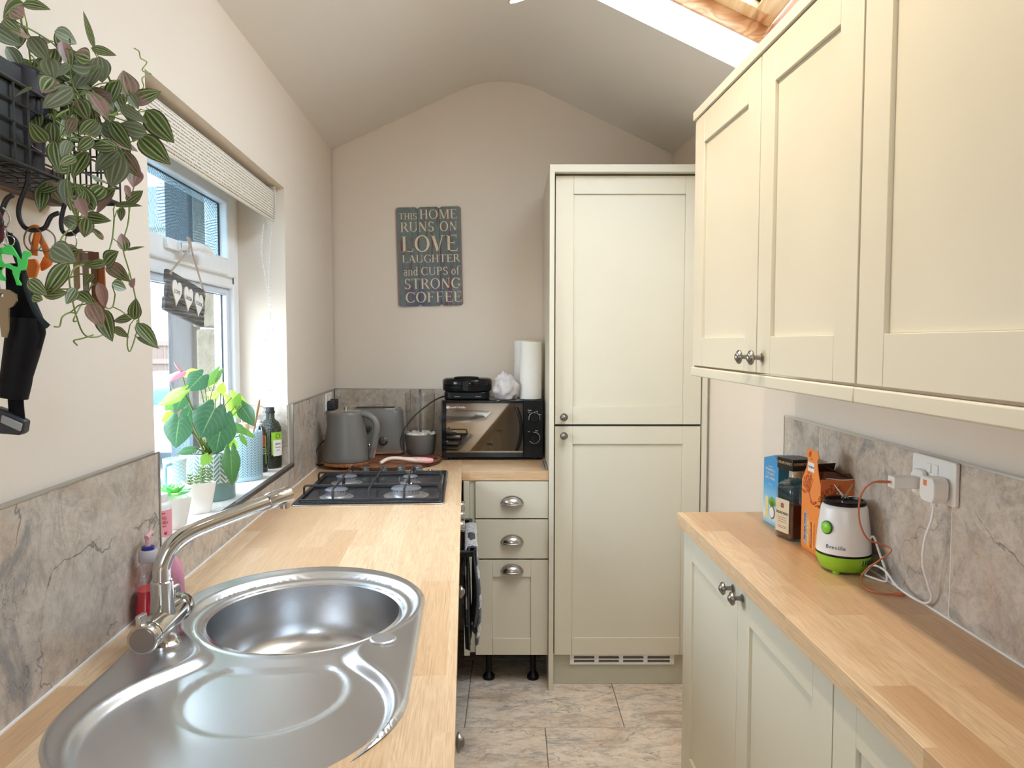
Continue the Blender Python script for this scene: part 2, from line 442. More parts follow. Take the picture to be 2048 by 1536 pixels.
# vaulted ceiling with the roof-window opening on its right slope
PR = [(-1.25, None), (-0.889, 2.366), (-0.299, 2.635), (-0.245, 2.659), (-0.19, 2.679), (-0.13, 2.693), (-0.058, 2.699), (0.02, 2.693), (0.085, 2.678), (0.14, 2.657), (0.183, 2.635), (0.22, 2.618), (0.80, 2.343), (0.77 + 0.6, 2.073)]
SX0, SX1, SY0, SY1 = 0.22, 0.80, 0.95, 2.54
def zr(x): return 2.618 - (x - 0.22) * 0.4741
rowsY = [YF - 0.1, SY0, SY1, YB + 0.03]
def crow(y):
    e = (3.63 - y); xw = -0.889 + 0.0635 * e; zw = 2.366 - 0.026 * min(e, 1.7)
    out = []
    for x, z in PR:
        if z is None: out.append((xw - 0.36, y, zw - 0.36 * 0.45))
        elif x == -0.889: out.append((xw, y, zw))
        else: out.append((x, y, z))
    return out
# subdivide in y so the warped left slope stays smooth
ysub = []
for a, b in zip(rowsY[:-1], rowsY[1:]):
    nn = max(2, int((b - a) / 0.2)); ysub += [a + (b - a) * i / nn for i in range(nn)]
ysub.append(rowsY[-1])
R_ = [crow(y) for y in ysub]; nP = len(PR)
vs = [p for r in R_ for p in r]; fs = []
hx = [i for i, q in enumerate(PR) if q[0] == 0.22][0]
for i in range(len(R_) - 1):
    for j in range(nP - 1):
        if j == hx and ysub[i] >= SY0 - 1e-6 and ysub[i + 1] <= SY1 + 1e-6: continue
        fs.append((i * nP + j, i * nP + j + 1, (i + 1) * nP + j + 1, (i + 1) * nP + j))
# outer skin so the roof has thickness
m = MB(); m.add(vs, fs)
co = struct(m.build('ceiling', M_CEIL, smooth=50))
# reveal of the roof window (perpendicular to the slope, white)
sl = math.atan(0.4741); nx, nz = sin(sl), cos(sl)
def sp(x, y, h): return (x + nx * h, y, zr(x) + nz * h)
m = MB()
H1 = 0.105
def quad(m, a, b, c, d): m.add([a, b, c, d], [(0, 1, 2, 3)])
for (xa, ya, xb, yb) in ((SX0, SY1, SX1, SY1), (SX1, SY1, SX1, SY0), (SX1, SY0, SX0, SY0), (SX0, SY0, SX0, SY1)):
    quad(m, sp(xa, ya, 0), sp(xb, yb, 0), sp(xb, yb, H1 + 0.1), sp(xa, ya, H1 + 0.1))
ro = struct(m.build('trim_1', M_WHITE, smooth=0, solid=0.004))
# window_2: the pine roof window
wroot = struct(empty('window_2', sp(SX0, SY0, H1)))
def slopebox(m, xa, xb, ya, yb, ha, hb):
    vs = [sp(x, y, h) for x in (xa, xb) for y in (ya, yb) for h in (ha, hb)]
    m.add([tuple(Vector(v) - Vector(wroot.location)) for v in vs], [(0, 1, 3, 2), (4, 6, 7, 5), (0, 4, 5, 1), (2, 3, 7, 6), (0, 2, 6, 4), (1, 5, 7, 3)])
f1 = MB()   # lining frame
for (xa, xb, ya, yb) in ((SX0 - .04, SX0 + .005, SY0 - .04, SY1 + .04), (SX1 - .005, SX1 + .04, SY0 - .04, SY1 + .04), (SX0, SX1, SY0 - .04, SY0 + .01), (SX0, SX1, SY1 - .01, SY1 + .04)):
    slopebox(f1, xa, xb, ya, yb, H1 - 0.0, H1 + 0.075)
f1.build('outer_frame', M_PINE, wroot, bevel=0.003)
f2 = MB()
a_ = 0.035
for (xa, xb, ya, yb) in ((SX0 + .01, SX0 + .075, SY0 + .012, SY1 - .012), (SX1 - .075, SX1 - .01, SY0 + .012, SY1 - .012), (SX0 + .03, SX1 - .03, SY0 + .012, SY0 + .085), (SX0 + .03, SX1 - .03, SY1 - .085, SY1 - .012)):
    slopebox(f2, xa, xb, ya, yb, H1 + 0.055, H1 + 0.10)
f2.build('sash', wood('pale_pine', (0.86, 0.62, 0.34), (0.72, 0.42, 0.18), (5, .6, 12), 0.35, 6), wroot, bevel=0.003)
f3 = MB()
for (xa, xb, ya, yb) in ((SX0 + .073, SX0 + .083, SY0 + .083, SY1 - .083), (SX1 - .083, SX1 - .073, SY0 + .083, SY1 - .083), (SX0 + .073, SX1 - .073, SY0 + .083, SY0 + .093), (SX0 + .073, SX1 - .073, SY1 - .093, SY1 - .083)):
    slopebox(f3, xa, xb, ya, yb, H1 + 0.078, H1 + 0.09)
f3.build('glazing_gasket', M_BLACKM, wroot)
f4 = MB(); slopebox(f4, SX0 + .07, SX1 - .07, SY0 + .08, SY1 - .08, H1 + 0.083, H1 + 0.087)
f4.build('pane', glass_mat('clear_glass'), wroot)

# ---- window_1, white plastic casement
FX0, FX1 = -0.235, -0.165
wroot = struct(empty('window_1', LW(0, 0, 0))); wroot.rotation_euler = (0, 0, LA)
y0, y1, z0, z1 = WY0, WY1, 1.0, WZ1
m = MB()
m.box(FX0, FX1, y0, y0 + .062, z0, z1); m.box(FX0, FX1, y1 - .062, y1, z0, z1)
m.box(FX0, FX1, y0 + .062, y1 - .062, z1 - .055, z1); m.box(FX0, FX1, y0 + .062, y1 - .062, z0, z0 + .05)
m.box(FX0, FX1 - 0.001, y0 + .062, y1 - .062, 1.628, 1.672)
m.build('window_frame', M_PVC, wroot, bevel=0.005, segs=3)
# opening top light
m = MB(); cy0, cy1, cz0, cz1 = y0 + .068, y1 - .068, 1.665, z1 - .035
for (a, b, c, d) in ((cy0, cy0 + .085, cz0, cz1), (cy1 - .085, cy1, cz0, cz1), (cy0 + .08, cy1 - .08, cz1 - .05, cz1), (cy0 + .08, cy1 - .08, cz0, cz0 + .06)):
    m.box(FX0 + .006, FX1 + .013, a, b, c, d)
cs = m.build('top_casement', M_PVC, wroot, bevel=0.006, segs=3)
g = NT('obscured_leaf_glass'); v = g.obj()
g.t.nodes.remove(g.b)
vo = g.n('ShaderNodeTexVoronoi', feature='F1'); vo.inputs['Scale'].default_value = 9; vo.inputs['Randomness'].default_value = 1
g.l(v, vo.inputs['Vector'])
vsub = g.n('ShaderNodeVectorMath', operation='SUBTRACT'); g.l(v, vsub.inputs[0]); g.l(vo.outputs['Position'], vsub.inputs[1])
wv = g.n('ShaderNodeTexWave', wave_type='BANDS'); wv.inputs['Scale'].default_value = 36; wv.inputs['Distortion'].default_value = 3.5; wv.inputs['Detail'].default_value = 1
rotn = g.n('ShaderNodeVectorRotate', rotation_type='X_AXIS'); g.l(vsub.outputs[0], rotn.inputs['Vector'])
sepc = g.n('ShaderNodeSeparateColor'); g.l(vo.outputs['Color'], sepc.inputs[0]); g.l(g.math('MULTIPLY', sepc.outputs[0], 6.28), rotn.inputs['Angle'])
g.l(rotn.outputs[0], wv.inputs['Vector']); wv.bands_direction = 'Y'
fac = g.math('MULTIPLY', wv.outputs['Fac'], 1.0)
tr = g.n('ShaderNodeBsdfTransparent'); g.l(g.mix(g.math('GREATER_THAN', fac, 0.8), (0.62, 0.72, 0.76), (0.22, 0.30, 0.33)), tr.inputs[0])
tl = g.n('ShaderNodeBsdfTranslucent'); tl.inputs[0].default_value = (0.10, 0.12, 0.13, 1)
gl = g.n('ShaderNodeBsdfGlossy'); gl.inputs['Roughness'].default_value = 0.25
bp = g.n('ShaderNodeBump'); bp.inputs['Strength'].default_value = 0.6; bp.inputs['Distance'].default_value = 0.002; g.l(wv.outputs['Fac'], bp.inputs['Height'])
for q in (tl, gl): g.l(bp.outputs[0], q.inputs['Normal'])
m1 = g.n('ShaderNodeMixShader'); g.l(g.math('ADD', 0.10, g.math('MULTIPLY', fac, 0.10)), m1.inputs[0]); g.l(tr.outputs[0], m1.inputs[1]); g.l(tl.outputs[0], m1.inputs[2])
m2 = g.n('ShaderNodeMixShader'); m2.inputs[0].default_value = 0.08; g.l(m1.outputs[0], m2.inputs[1]); g.l(gl.outputs[0], m2.inputs[2])
g.l(m2.outputs[0], g.out.inputs[0])
m = MB(); m.box(-.19, -.184, cy0 + .075, cy1 - .075, cz0 + .05, cz1 - .04); m.build('obscured_pane', g.mat, cs)
m = MB()
for (a, b, c, d) in ((cy0 + .083, cy0 + .090, cz0 + .056, cz1 - .046), (cy1 - .090, cy1 - .083, cz0 + .056, cz1 - .046), (cy0 + .083, cy1 - .083, cz1 - .053, cz1 - .047), (cy0 + .083, cy1 - .083, cz0 + .057, cz0 + .062)):
    m.box(-.184, -.1795, a, b, c, d)
m.build('glazing_gasket', M_BLACKM, cs)
m = MB(); m.box(FX1 - .002, FX1 + .0015, cy1 + .0005, cy1 + .006, cz0 - .02, cz1); m.build('shadow_gap_seal', M_BLACKM, wroot)
# lower fixed pane
m = MB(); m.box(-.205, -.2, y0 + .05, y1 - .05, z0 + .045, 1.64); m.build('pane', glass_mat('clear_glass'), wroot)
m = MB()
for (a, b, c, d) in ((y1 - .092, y1 - .062, z0 + .05, 1.628), (y0 + .062, y0 + .092, z0 + .05, 1.628), (y0 + .09, y1 - .09, 1.606, 1.628), (y0 + .09, y1 - .09, z0 + .05, z0 + .07)):
    m.box(-.20, -.180, a, b, c, d)
m.build('glazing_bead', plain('pale_blue_grey_bead', (0.62, 0.68, 0.78), 0.3), wroot, bevel=0.004)
m = MB()
for (a, b, c, d) in ((y1 - .0945, y1 - .0915, z0 + .07, 1.61), (y0 + .09, y1 - .09, 1.6045, 1.607)): m.box(-.2, -.1955, a, b, c, d)
m.build('glazing_gasket', M_BLACKM, wroot)
# handle
m = MB()
hy = 2.055
m.prism(rrect(hy - .075, hy + .04, 1.693, 1.721, .01), 0, 0.012)
m.M = Matrix.Identity(4)
vs = [Vector((FX1 + .013 + p[2], p[0], p[1])) for p in m.v]; m.v = vs
m.tube(smoothpath([(FX1 + .03, hy, 1.707), (FX1 + .05, hy + .02, 1.708), (FX1 + .056, hy + .07, 1.712), (FX1 + .052, hy + .15, 1.712), (FX1 + .05, hy + .175, 1.708)], 6), [.013] * 13 + [.012] * 8 + [.011] * 4, 12)
m.cyl((FX1 + .012, hy, 1.707), (FX1 + .034, hy, 1.707), .0135, .0135, 18)
hd = m.build('window_handle', M_PVC, wroot, bevel=0.002)
m = MB(); m.cyl((FX1 + .03, hy + .018, 1.698), (FX1 + .047, hy + .024, 1.698), .008, .008, 14); m.build('key_cylinder', M_PEWTER, hd)

# ---- tiles and edge trims
TT = 0.012
m = MB(); k = 0
def tl_(x0, x1, y0, y1, z0, z1):
    global k
    k += 1; m.box(x0, x1, y0 + .0008, y1 - .0008, z0, z1, r=(k * 0.6180339) % 1)
ZT = 1.214
for a, b in ((-1.4, -0.885), (-0.885, -.285), (-.285, .315), (.315, .915), (.915, 1.510)): tl_(0.0005, TT, a, b, .9105, ZT)
for a, b in ((1.515, 2.115), (2.115, 2.70)): tl_(0.0005, TT, a, b, .9105, .985)
for a, b in ((2.70, 3.27), (3.27, 3.553)): tl_(0.0005, TT, a, b, .9105, ZT)
st = struct(inleft(m.build('trim_2', M_TILE, bevel=0.001)))
m = MB(); k = 9                                             # reveal tiles at the far end and sill
m.box(-.164, 0.0, WY1 - .010, WY1 - .0005, .998, 1.216, r=.37)
struct(inleft(m.build('trim_3', M_TILE, bevel=0.001)))
m = MB()
for a, b, rr in ((WY0 + .001, 2.06, .2), (2.06, WY1 - .001, .8)): m.box(-.164, -0.0005, a + .0006, b - .0006, .9755, .998, r=rr)
struct(inleft(m.build('trim_4', M_SILL, bevel=0.001)))
m = MB(); m.box(-0.0, TT + .003, 1.515, 2.70, .986, .999); struct(inleft(m.build('trim_5', plain('dark_metal_edge_trim', (0.16, 0.13, 0.115), 0.35, 0.6), bevel=0.001)))
m = MB(); m.box(-0.0, TT + .002, 1.510, 1.5145, .9105, ZT + .002); m.box(0.0, TT + .001, -1.4, 1.5145, ZT, ZT + .003)
m.box(0.0, TT + .001, 2.70, 3.553, ZT, ZT + .003); m.box(-.002, TT + .002, 2.692, 2.70, .9985, ZT + .002)
struct(inleft(m.build('trim_6', steel('satin_edge_trim', (0.5, 0.48, 0.45), 0.35))))
m = MB()
for a, b, rr in ((-.872, -.5, .11), (-.5, .10, .53), (.10, .155, .83)): m.box(a + .0008, b - .0008, YB - TT, YB - .0005, .9105, ZT, r=rr)
struct(m.build('trim_7', tile_mat('grey_back_wall_tile', (0.52, 0.45, 0.375), (0.33, 0.285, 0.24)), bevel=0.001))
m = MB(); m.box(-.882, .155, YB - TT - .001, YB, ZT, ZT + .003); struct(m.build('trim_8', steel('satin_edge_trim_2', (0.45, 0.43, 0.40), 0.35)))
m = MB(); k = 20
for a, b in ((2.0, 2.258), (1.39, 2.0), (.79, 1.39), (.19, .79), (-.41, .19), (-1.0, -.41)): m.box(RW - TT, RW - .0005, a + .0008, b - .0008, .9105, ZT, r=(k * .618034) % 1); k += 1
struct(m.build('trim_9', M_TILE, bevel=0.001))
m = MB(); m.box(RW - TT - .001, RW, -1.0, 2.259, ZT, ZT + .004); m.box(RW - TT - .001, RW, 2.258, 2.261, .9105, ZT + .004); struct(m.build('trim_10', steel('satin_edge_trim_3', (0.72, 0.70, 0.67), 0.35)))
# grout / sealant lines
m = MB(); m.box(RW - TT - .003, RW - .001, -1.0, 2.258, .9102, .9135)
for yy in (2.0, 1.39, .79): m.box(RW - TT + .0005, RW - .001, yy - .0009, yy + .0009, .9105, ZT)
struct(m.build('trim_11', M_WHITE, smooth=0))
m = MB(); m.box(.001, TT + .003, -1.4, 3.55, .9102, .9135)
for yy in (3.27, .915, 2.115): m.box(.001, TT - .0003, yy - .0009, yy + .0009, .9105, .985 if yy == 2.115 else ZT)
struct(inleft(m.build('trim_12', M_WHITE, smooth=0)))

# ================================================================= OUTSIDE
n = NT('sandstone'); v = n.obj()
c = n.ramp(n.noise(v, 5, 8, .7, .6), [(.3, (.06, .05, .035)), (.5, (.15, .125, .08)), (.7, (.23, .205, .155))])
n.bump(n.noise(v, 16, 6, .7), 0.9, .03); M_STONE = n.set(color=c, rough=.9)
gm = NT('pale_concrete_yard'); M_YARD = gm.set(color=gm.mix(gm.noise(gm.obj(), 3, 5), (.20, .19, .17), (.30, .29, .27)), rough=.9)
m = MB(); m.box(-25, -1.25, -8, 30, -.6, -.5); o = tag(m.build('yard', M_YARD), kind='structure')
# stone outer leaf of the kitchen wall, its rough jamb showing through the glass
random.seed(3)
m = MB()
for (ya, yb, za, zb) in ((2.70, 3.75, -.5, 2.0), (-1.6, 1.50, -.5, 2.0), (1.50, 2.70, -.5, .96)):
    z = za; i = 0
    while z < zb - .01:
        h = min(random.uniform(.17, .27), zb - z)
        m.box(-.335 + random.uniform(-.008, .008), -.2365, ya + (random.uniform(0, .012) if ya > 2 else 0), yb, z, z + h - .008, r=random.random()); z += h
m.box(-.335, -.2365, -1.6, 3.75, 2.0, 2.62)
struct(inleft(m.build('wall_outside', M_STONE, bevel=.008, segs=2)))
t = lthing('post', 'slate grey square post standing against the stone outside the window', 'post', -.405, 2.80, -.5)
m = MB(); m.prism(rrect(-.045, .045, -.045, .045, .008), 0, 3.0)
m.build('shaft', plain('slate_grey_paint', (.018, .021, .025), .5), t)
m = MB(); m.prism(rrect(-.052, .052, -.052, .052, .008), 2.55, 2.6); m.build('collar', plain('slate_grey_bracket', (.12, .13, .14), .5), t)
# fence, house and car, all washed out by the daylight
t = thing('garden_fence', 'pale timber fence with horizontal rails across the yard', 'fence', (-8.6, 17.5, -.5), 0)
m = MB()
for i in range(34): m.box(-2.5 + i * .15, -2.5 + i * .15 + .14, 0, .02, 0.0, 1.95)
m.build('boards', plain('pale_fence_timber', (.13, .09, .07), .8), t)
m = MB(); m.box(-2.5, 2.6, -.05, 0, .25, .37); m.box(-2.5, 2.6, -.05, 0, 1.88, 2.0); m.box(-2.5, 2.6, -.05, 0, 1.45, 1.57); m.build('rails', plain('fence_rail', (.16, .11, .09), .8), t)
for x in (-2.5, -1.0, .5, 2.0): m = MB(); m.box(x, x + .12, -.08, .02, 0, 2.1); m.build('post', plain('fence_post_timber', (.45, .36, .30), .8), t)
t = thing('house', 'cream rendered house beyond the fence with pale blue window frames', 'house', (-14, 26, -.5))
m = MB(); m.box(-5, 9, 0, 6, 0, 6.0); m.build('walls', plain('cream_render', (.82, .76, .62), .9), t)
m = MB(); m.add([(-5.3, -.4, 5.9), (9.3, -.4, 5.9), (9.3, 3, 8), (-5.3, 3, 8), (9.3, 6.4, 5.9), (-5.3, 6.4, 5.9)], [(0, 1, 2, 3), (3, 2, 4, 5), (1, 4, 2), (0, 3, 5)]); m.build('roof', plain('slate_roof', (.25, .25, .28), .8), t)
for x in (-3.2, 0.0, 3.4, 6.6):
    m = MB(); m.box(x, x + 1.4, -.05, .0, 1.2, 3.0); w_ = m.build('window', plain('pale_blue_frame', (.55, .72, .80), .5), t)
    m = MB(); m.box(x + .1, x + 1.3, -.06, -.045, 1.3, 2.9); m.build('pane', plain('painted_sky_reflection', (.70, .78, .82), .1), w_)  # pale pane colour imitates reflected sky
# car
t = thing('car', 'white parked car with a blue sky reflection painted on its windscreen, seen past the anthurium', 'car', (-5.95, 12.9, -.5), .08)
m = MB()
side = [(-1.9, .28), (-1.95, .62), (-1.75, .80), (-1.0, .92), (.9, .95), (1.7, .86), (1.85, .6), (1.8, .28)]
vs = []
for x in (-.85, .85): vs += [(x, y_, z_) for y_, z_ in side]
N_ = len(side); fs = [tuple(range(N_)), tuple(range(N_, 2 * N_))[::-1]] + [(i, (i + 1) % N_, (i + 1) % N_ + N_, i + N_) for i in range(N_)]
m.add(vs, fs); m.build('body', plain('white_car_paint', (.85, .85, .86), .25), t, bevel=.06, segs=3)
m = MB(); m.add([(-.72, -1.05, .92), (.72, -1.05, .92), (.6, -.35, 1.40), (-.6, -.35, 1.40), (-.72, 1.5, .93), (.72, 1.5, .93), (.6, .9, 1.42), (-.6, .9, 1.42)], [(0, 1, 2, 3), (4, 7, 6, 5), (3, 2, 6, 7), (0, 3, 7, 4), (1, 5, 6, 2), (0, 4, 5, 1)])
m.build('cabin', plain('white_car_paint', (.85, .85, .86), .25), t, bevel=.03)
m = MB(); m.add([(-.66, -1.04, .95), (.66, -1.04, .95), (.56, -.385, 1.395), (-.56, -.385, 1.395)], [(0, 1, 2, 3)]); m.build('windscreen', plain('painted_sky_windscreen', (.02, .10, .22), .3), t, solid=.01)  # reflected sky is put into the windscreen as a blue base colour
for x in (-.8, .8):
    for y_ in (-1.25, 1.15):
        m = MB(); m.lathe([(.0, -.1), (.3, -.1), (.32, -.06), (.32, .06), (.3, .1), (0, .1)], 24, (x, y_, .32), 'x'); m.build('wheel', M_RUBBER, t)
# ================================================================= CABINETS
RZ = Matrix.Rotation
def shaker(m, u0, u1, v0, v1, st=0.08, t=0.020, rec=0.008, tops=None):
    """framed door: u across, depth inwards from 0, v up; returns nothing"""
    tv = tops if tops else (v1, v1)
    def bx(a, b, c, d, d0, d1, c2=None, d2=None):
        # box whose top/bottom edges may slope from a to b
        c2 = c if c2 is None else c2; d2 = d if d2 is None else d2
        vs = [(a, d0, c), (a, d0, d), (a, d1, c), (a, d1, d), (b, d0, c2), (b, d0, d2), (b, d1, c2), (b, d1, d2)]
        m.add(vs, [(0, 1, 3, 2), (4, 6, 7, 5), (0, 4, 5, 1), (2, 3, 7, 6), (0, 2, 6, 4), (1, 5, 7, 3)])
    L = lambda u: tv[0] + (tv[1] - tv[0]) * (u - u0) / (u1 - u0)
    bx(u0, u0 + st, v0, L(u0), 0, t, v0, L(u0 + st)); bx(u1 - st, u1, v0, L(u1 - st), 0, t, v0, L(u1))
    e = 0.0004
    bx(u0 + st + e, u1 - st - e, v0, v0 + st, 0, t)
    bx(u0 + st + e, u1 - st - e, L(u0 + st) - st, L(u0 + st), 0, t, L(u1 - st) - st, L(u1 - st))
    bx(u0 + st, u1 - st, v0 + st, L(u0 + st) - st, rec, t - .001, v0 + st, L(u1 - st) - st)
def knob_mb():
    m = MB()
    m.lathe([(0, 0.0), (.0095, 0), (.0095, -.003), (.0055, -.005), (.005, -.018), (.007, -.021), (.015, -.023), (.0165, -.026), (.0155, -.0285), (.0135, -.0280), (.0125, -.0305), (.0095, -.0310), (.0085, -.0335), (.005, -.0355), (0, -.0362)], 24, axis='y')
    return m
KN = {}
def add_knob(parent, M, mat=None):
    mm = knob_mb(); mm.v = [M @ p for p in mm.v]
    return mm.build('knob', mat or M_PEWTER, parent, smooth=50)

# ---- tall larder/fridge housing at the end wall
TY = 3.02
t = thing('tall_cabinet', 'tall sage-cream two-door cabinet standing against the end wall', 'cabinet', (0.49, 3.31, 0))
ox, oy = -0.49, -3.31
def W(m):  # world-coordinates mesh moved under the thing's root
    m.v = [p + Vector((ox, oy, 0)) for p in m.v]; return m
m = MB(); m.box(.151, .171, 2.985, 3.617, 0, 2.122); W(m).build('side_panel', M_SAGE, t, bevel=.001)
m = MB(); m.box(.780, .829 - .03, 3.005, 3.615, 0, 2.122); W(m).build('side_panel', M_SAGE, t, bevel=.001)
m = MB(); m.box(.151, .80, 2.985, 3.617, 2.122, 2.152); W(m).build('top_panel', M_SAGE, t, bevel=.001)
m = MB(); m.box(.176, .778, 3.045, 3.61, .134, 2.12); W(m).build('carcass', M_SAGEI, t)
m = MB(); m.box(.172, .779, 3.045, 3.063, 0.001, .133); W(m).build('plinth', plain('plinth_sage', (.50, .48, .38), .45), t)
for z0, z1, kz in ((1.106, 2.115, 1.137), (.136, 1.097, 1.060)):
    m = MB(); m.M = Matrix.Translation((0, TY, 0)); shaker(m, .177, .776, z0, z1, st=.073)
    d = W(m).build('door', M_SAGE, t, bevel=.0012)
    add_knob(d, Matrix.Translation((.212 + ox, TY + oy, kz)))
m = MB()
m.box(.243, .683, 3.036, 3.0445, .088, .096); m.box(.243, .683, 3.036, 3.0445, .124, .1335); m.box(.243, .683, 3.036, 3.0445, .1075, .1125)
for x in (.243, .347, .450, .553, .665): m.box(x, x + .018, 3.0362, 3.0443, .09, .13)
W(m).build('vent_grille', M_WPLAS, t, bevel=.0008)
m = MB(); m.box(.25, .68, 3.0444, 3.0448, .095, .125); W(m).build('vent_shade_sheet', plain('grille_shadow_brown', (.16, .13, .11), .8), t)  # dark sheet colours in the shade behind the grille
# filler between tall unit and right wall
t = tag(thing('filler_panel', 'narrow sage filler strip between the tall cabinet and the right wall', 'panel', (.815, 3.03, 0)))
m = MB(); m.box(-.0145, -.004, -.005, .013, 0.0, 2.10); m.box(-.004, .001, .0, .013, 0.0, 2.10); m.build('strip', plain('shaded_sage_filler', (.55, .53, .42), .5), t)

# ---- three drawer unit (two drawers over a pan drawer)
def cup(parent, M):
    m = MB(); rows = []
    for i in range(17):
        th = PI * i / 16; rows.append([(.043 * cos(th), -.026 * sin(th) * sin(ph) - .001, .030 * sin(th) * cos(ph)) for ph in [PI / 2 * j / 8 for j in range(9)]])
    m.plate(rows)
    m.tube([(.0455 * cos(PI * i / 16), -.0015, .0325 * sin(PI * i / 16)) for i in range(17)], .0022, 6)
    m.tube([(.0445 * cos(PI * i / 16), -.0265 * sin(PI * i / 16) - .001, 0.0) for i in range(17)], .0019, 6)
    m.v = [M @ p for p in m.v]
    return m.build('cup_handle', M_PEWTER2, parent, smooth=60, solid=0.0016)
M_PEWTER2 = steel('brushed_pewter', (0.50, 0.48, 0.45), 0.26, (200, 6, 6))
t = thing('drawer_unit', 'sage drawer unit with three cup handles beside the tall cabinet', 'drawer unit', (0.0, 3.30, 0))
ox, oy = 0, -3.30
m = MB(); m.box(-.152, .149, 3.045, 3.60, .136, .870); W(m).build('carcass', M_SAGEI, t)
for z0, z1, hz in ((.715, .868, .775), (.545, .709, .612)):
    m = MB(); m.box(-.152, .1495, 3.02, 3.04, z0, z1); d = W(m).build('drawer', M_SAGE, t, bevel=.0015)
    cup(d, Matrix.Translation((0, 3.02 + oy, hz)))
m = MB(); m.M = Matrix.Translation((0, 3.02, 0)); shaker(m, -.152, .1495, .136, .539, st=.071); d = W(m).build('drawer', M_SAGE, t, bevel=.0012)
cup(d, Matrix.Translation((0, 3.02 + oy, .489)))
for x, y in ((-.10, 3.10), (.09, 3.10), (-.10, 3.52), (.09, 3.52)):
    m = MB(); m.lathe([(.026, 0), (.026, .012), (.013, .03), (.013, .1355)], 16, (x, y + oy, 0.0005)); m.build('leg', M_BLACK, t)

# ---- left run of base cabinets (built in the leaning frame)
LX0 = .605
def left_unit(name, label, y0, y1, kind='door', group=None):
    t = lthing(name, label, 'cabinet', LX0, (y0 + y1) / 2, 0, group=group)
    dy = -(y0 + y1) / 2
    return t, dy
def toleft(m, dy):  # door coords (u along ly, d inwards, v up) -> local of a left-run root at lx=LX0
    m.v = [Vector((-p.y, p.x + dy, p.z)) for p in m.v]; return m
t, dy = left_unit('base_cabinet', 'sage base cabinet under the gas hob worktop holding the sink tap', 1.64, 2.36)
t['label'] = 'sage base cabinet between the sink and the built-in oven'
m = MB(); m.box(1.64, 2.36, .021, .585, .136, .700); toleft(m, dy).build('carcass', M_CARC, t)
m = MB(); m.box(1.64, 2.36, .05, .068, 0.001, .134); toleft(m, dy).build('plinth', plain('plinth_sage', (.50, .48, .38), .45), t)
m = MB(); shaker(m, 1.645, 1.998, .138, .866); d = toleft(m, dy).build('door', M_SAGE, t, bevel=.0012)
mm = Matrix.Translation((0, 1.86 + dy, .79)) @ RZ(PI / 2, 4, 'Z'); add_knob(d, mm)
m = MB(); shaker(m, 2.002, 2.355, .138, .866); toleft(m, dy).build('door', M_SAGE, t, bevel=.0012)
t, dy = left_unit('base_cabinet', 'sage base cabinet below the steel sink and drainer', .76, 1.64)
m = MB(); m.box(.76, 1.638, .021, .585, .136, .70); toleft(m, dy).build('carcass', M_CARC, t)
m = MB(); m.box(.76, 1.638, .05, .068, 0.001, .134); toleft(m, dy).build('plinth', plain('plinth_sage', (.50, .48, .38), .45), t)
for a, b, kk in ((.765, 1.198, 1.13), (1.202, 1.635, None)):
    m = MB(); shaker(m, a, b, .138, .866); d = toleft(m, dy).build('door', M_SAGE, t, bevel=.0012)
    if kk: add_knob(d, Matrix.Translation((0, kk + dy, .79)) @ RZ(PI / 2, 4, 'Z'))
t, dy = left_unit('base_cabinet', 'sage base cabinet at the camera end of the left worktop', -.12, .758)
m = MB(); m.box(-.12, .757, .021, .585, .136, .868); toleft(m, dy).build('carcass', M_CARC, t)
m = MB(); m.box(-.12, .757, .05, .068, 0.001, .134); toleft(m, dy).build('plinth', plain('plinth_sage', (.50, .48, .38), .45), t)
for a, b in ((-.118, .318), (.322, .755)):
    m = MB(); shaker(m, a, b, .138, .866); toleft(m, dy).build('door', M_SAGE, t, bevel=.0012)
# corner post
t = thing('corner_post', 'sage corner post between the oven and the drawer unit', 'post', (-.18, 3.02, 0))
m = MB(); m.box(-.020, .0035, -.004, .03, .134, .870); m.build('post_face', M_SAGE, t, bevel=.001)
m = MB(); m.box(.0045, .026, .012, .03, .142, .870); m.build('return_strip', plain('shaded_sage_filler', (.55, .53, .42), .5), t, bevel=.001)  # darker sage paints in the shading of the recessed strip
# ---- built-in oven
t, dy = left_unit('built_in_oven', 'black built-in oven with steel control knobs and bar handle under the hob', 2.38, 2.975)
t['category'] = 'oven'
m = MB(); m.box(2.385, 2.97, .012, .56, .14, .866); toleft(m, dy).build('body', M_BLACKM, t)
m = MB(); m.box(2.383, 2.972, -.002, .011, .757, .866); toleft(m, dy).build('control_panel', steel('oven_panel_steel', (.45, .44, .43), .3), t, bevel=.002)
m = MB(); m.box(2.383, 2.972, -.004, .011, .25, .752); dr = toleft(m, dy).build('door', M_BGLOSS, t, bevel=.003)
m = MB(); m.box(2.383, 2.972, 0.0, .011, .14, .245); toleft(m, dy).build('drawer_front', M_CARC, t, bevel=.002)
for yk in (2.47, 2.62, 2.78):
    m = MB(); m.lathe([(.020, .002), (.021, -.012), (.018, -.034), (.016, -.036), (0, -.036)], 24, axis='y'); m.v = [p + Vector((yk, 0, .812)) for p in m.v]; toleft(m, dy).build('knob', M_CHROME, t, smooth=40)
m = MB(); m.box(2.44, 2.92, -.066, -.052, .712, .730); m.box(2.44, 2.462, -.055, -.003, .712, .730); m.box(2.898, 2.92, -.055, -.003, .712, .730)
toleft(m, dy).build('handle', M_BLACK, dr, bevel=.002)
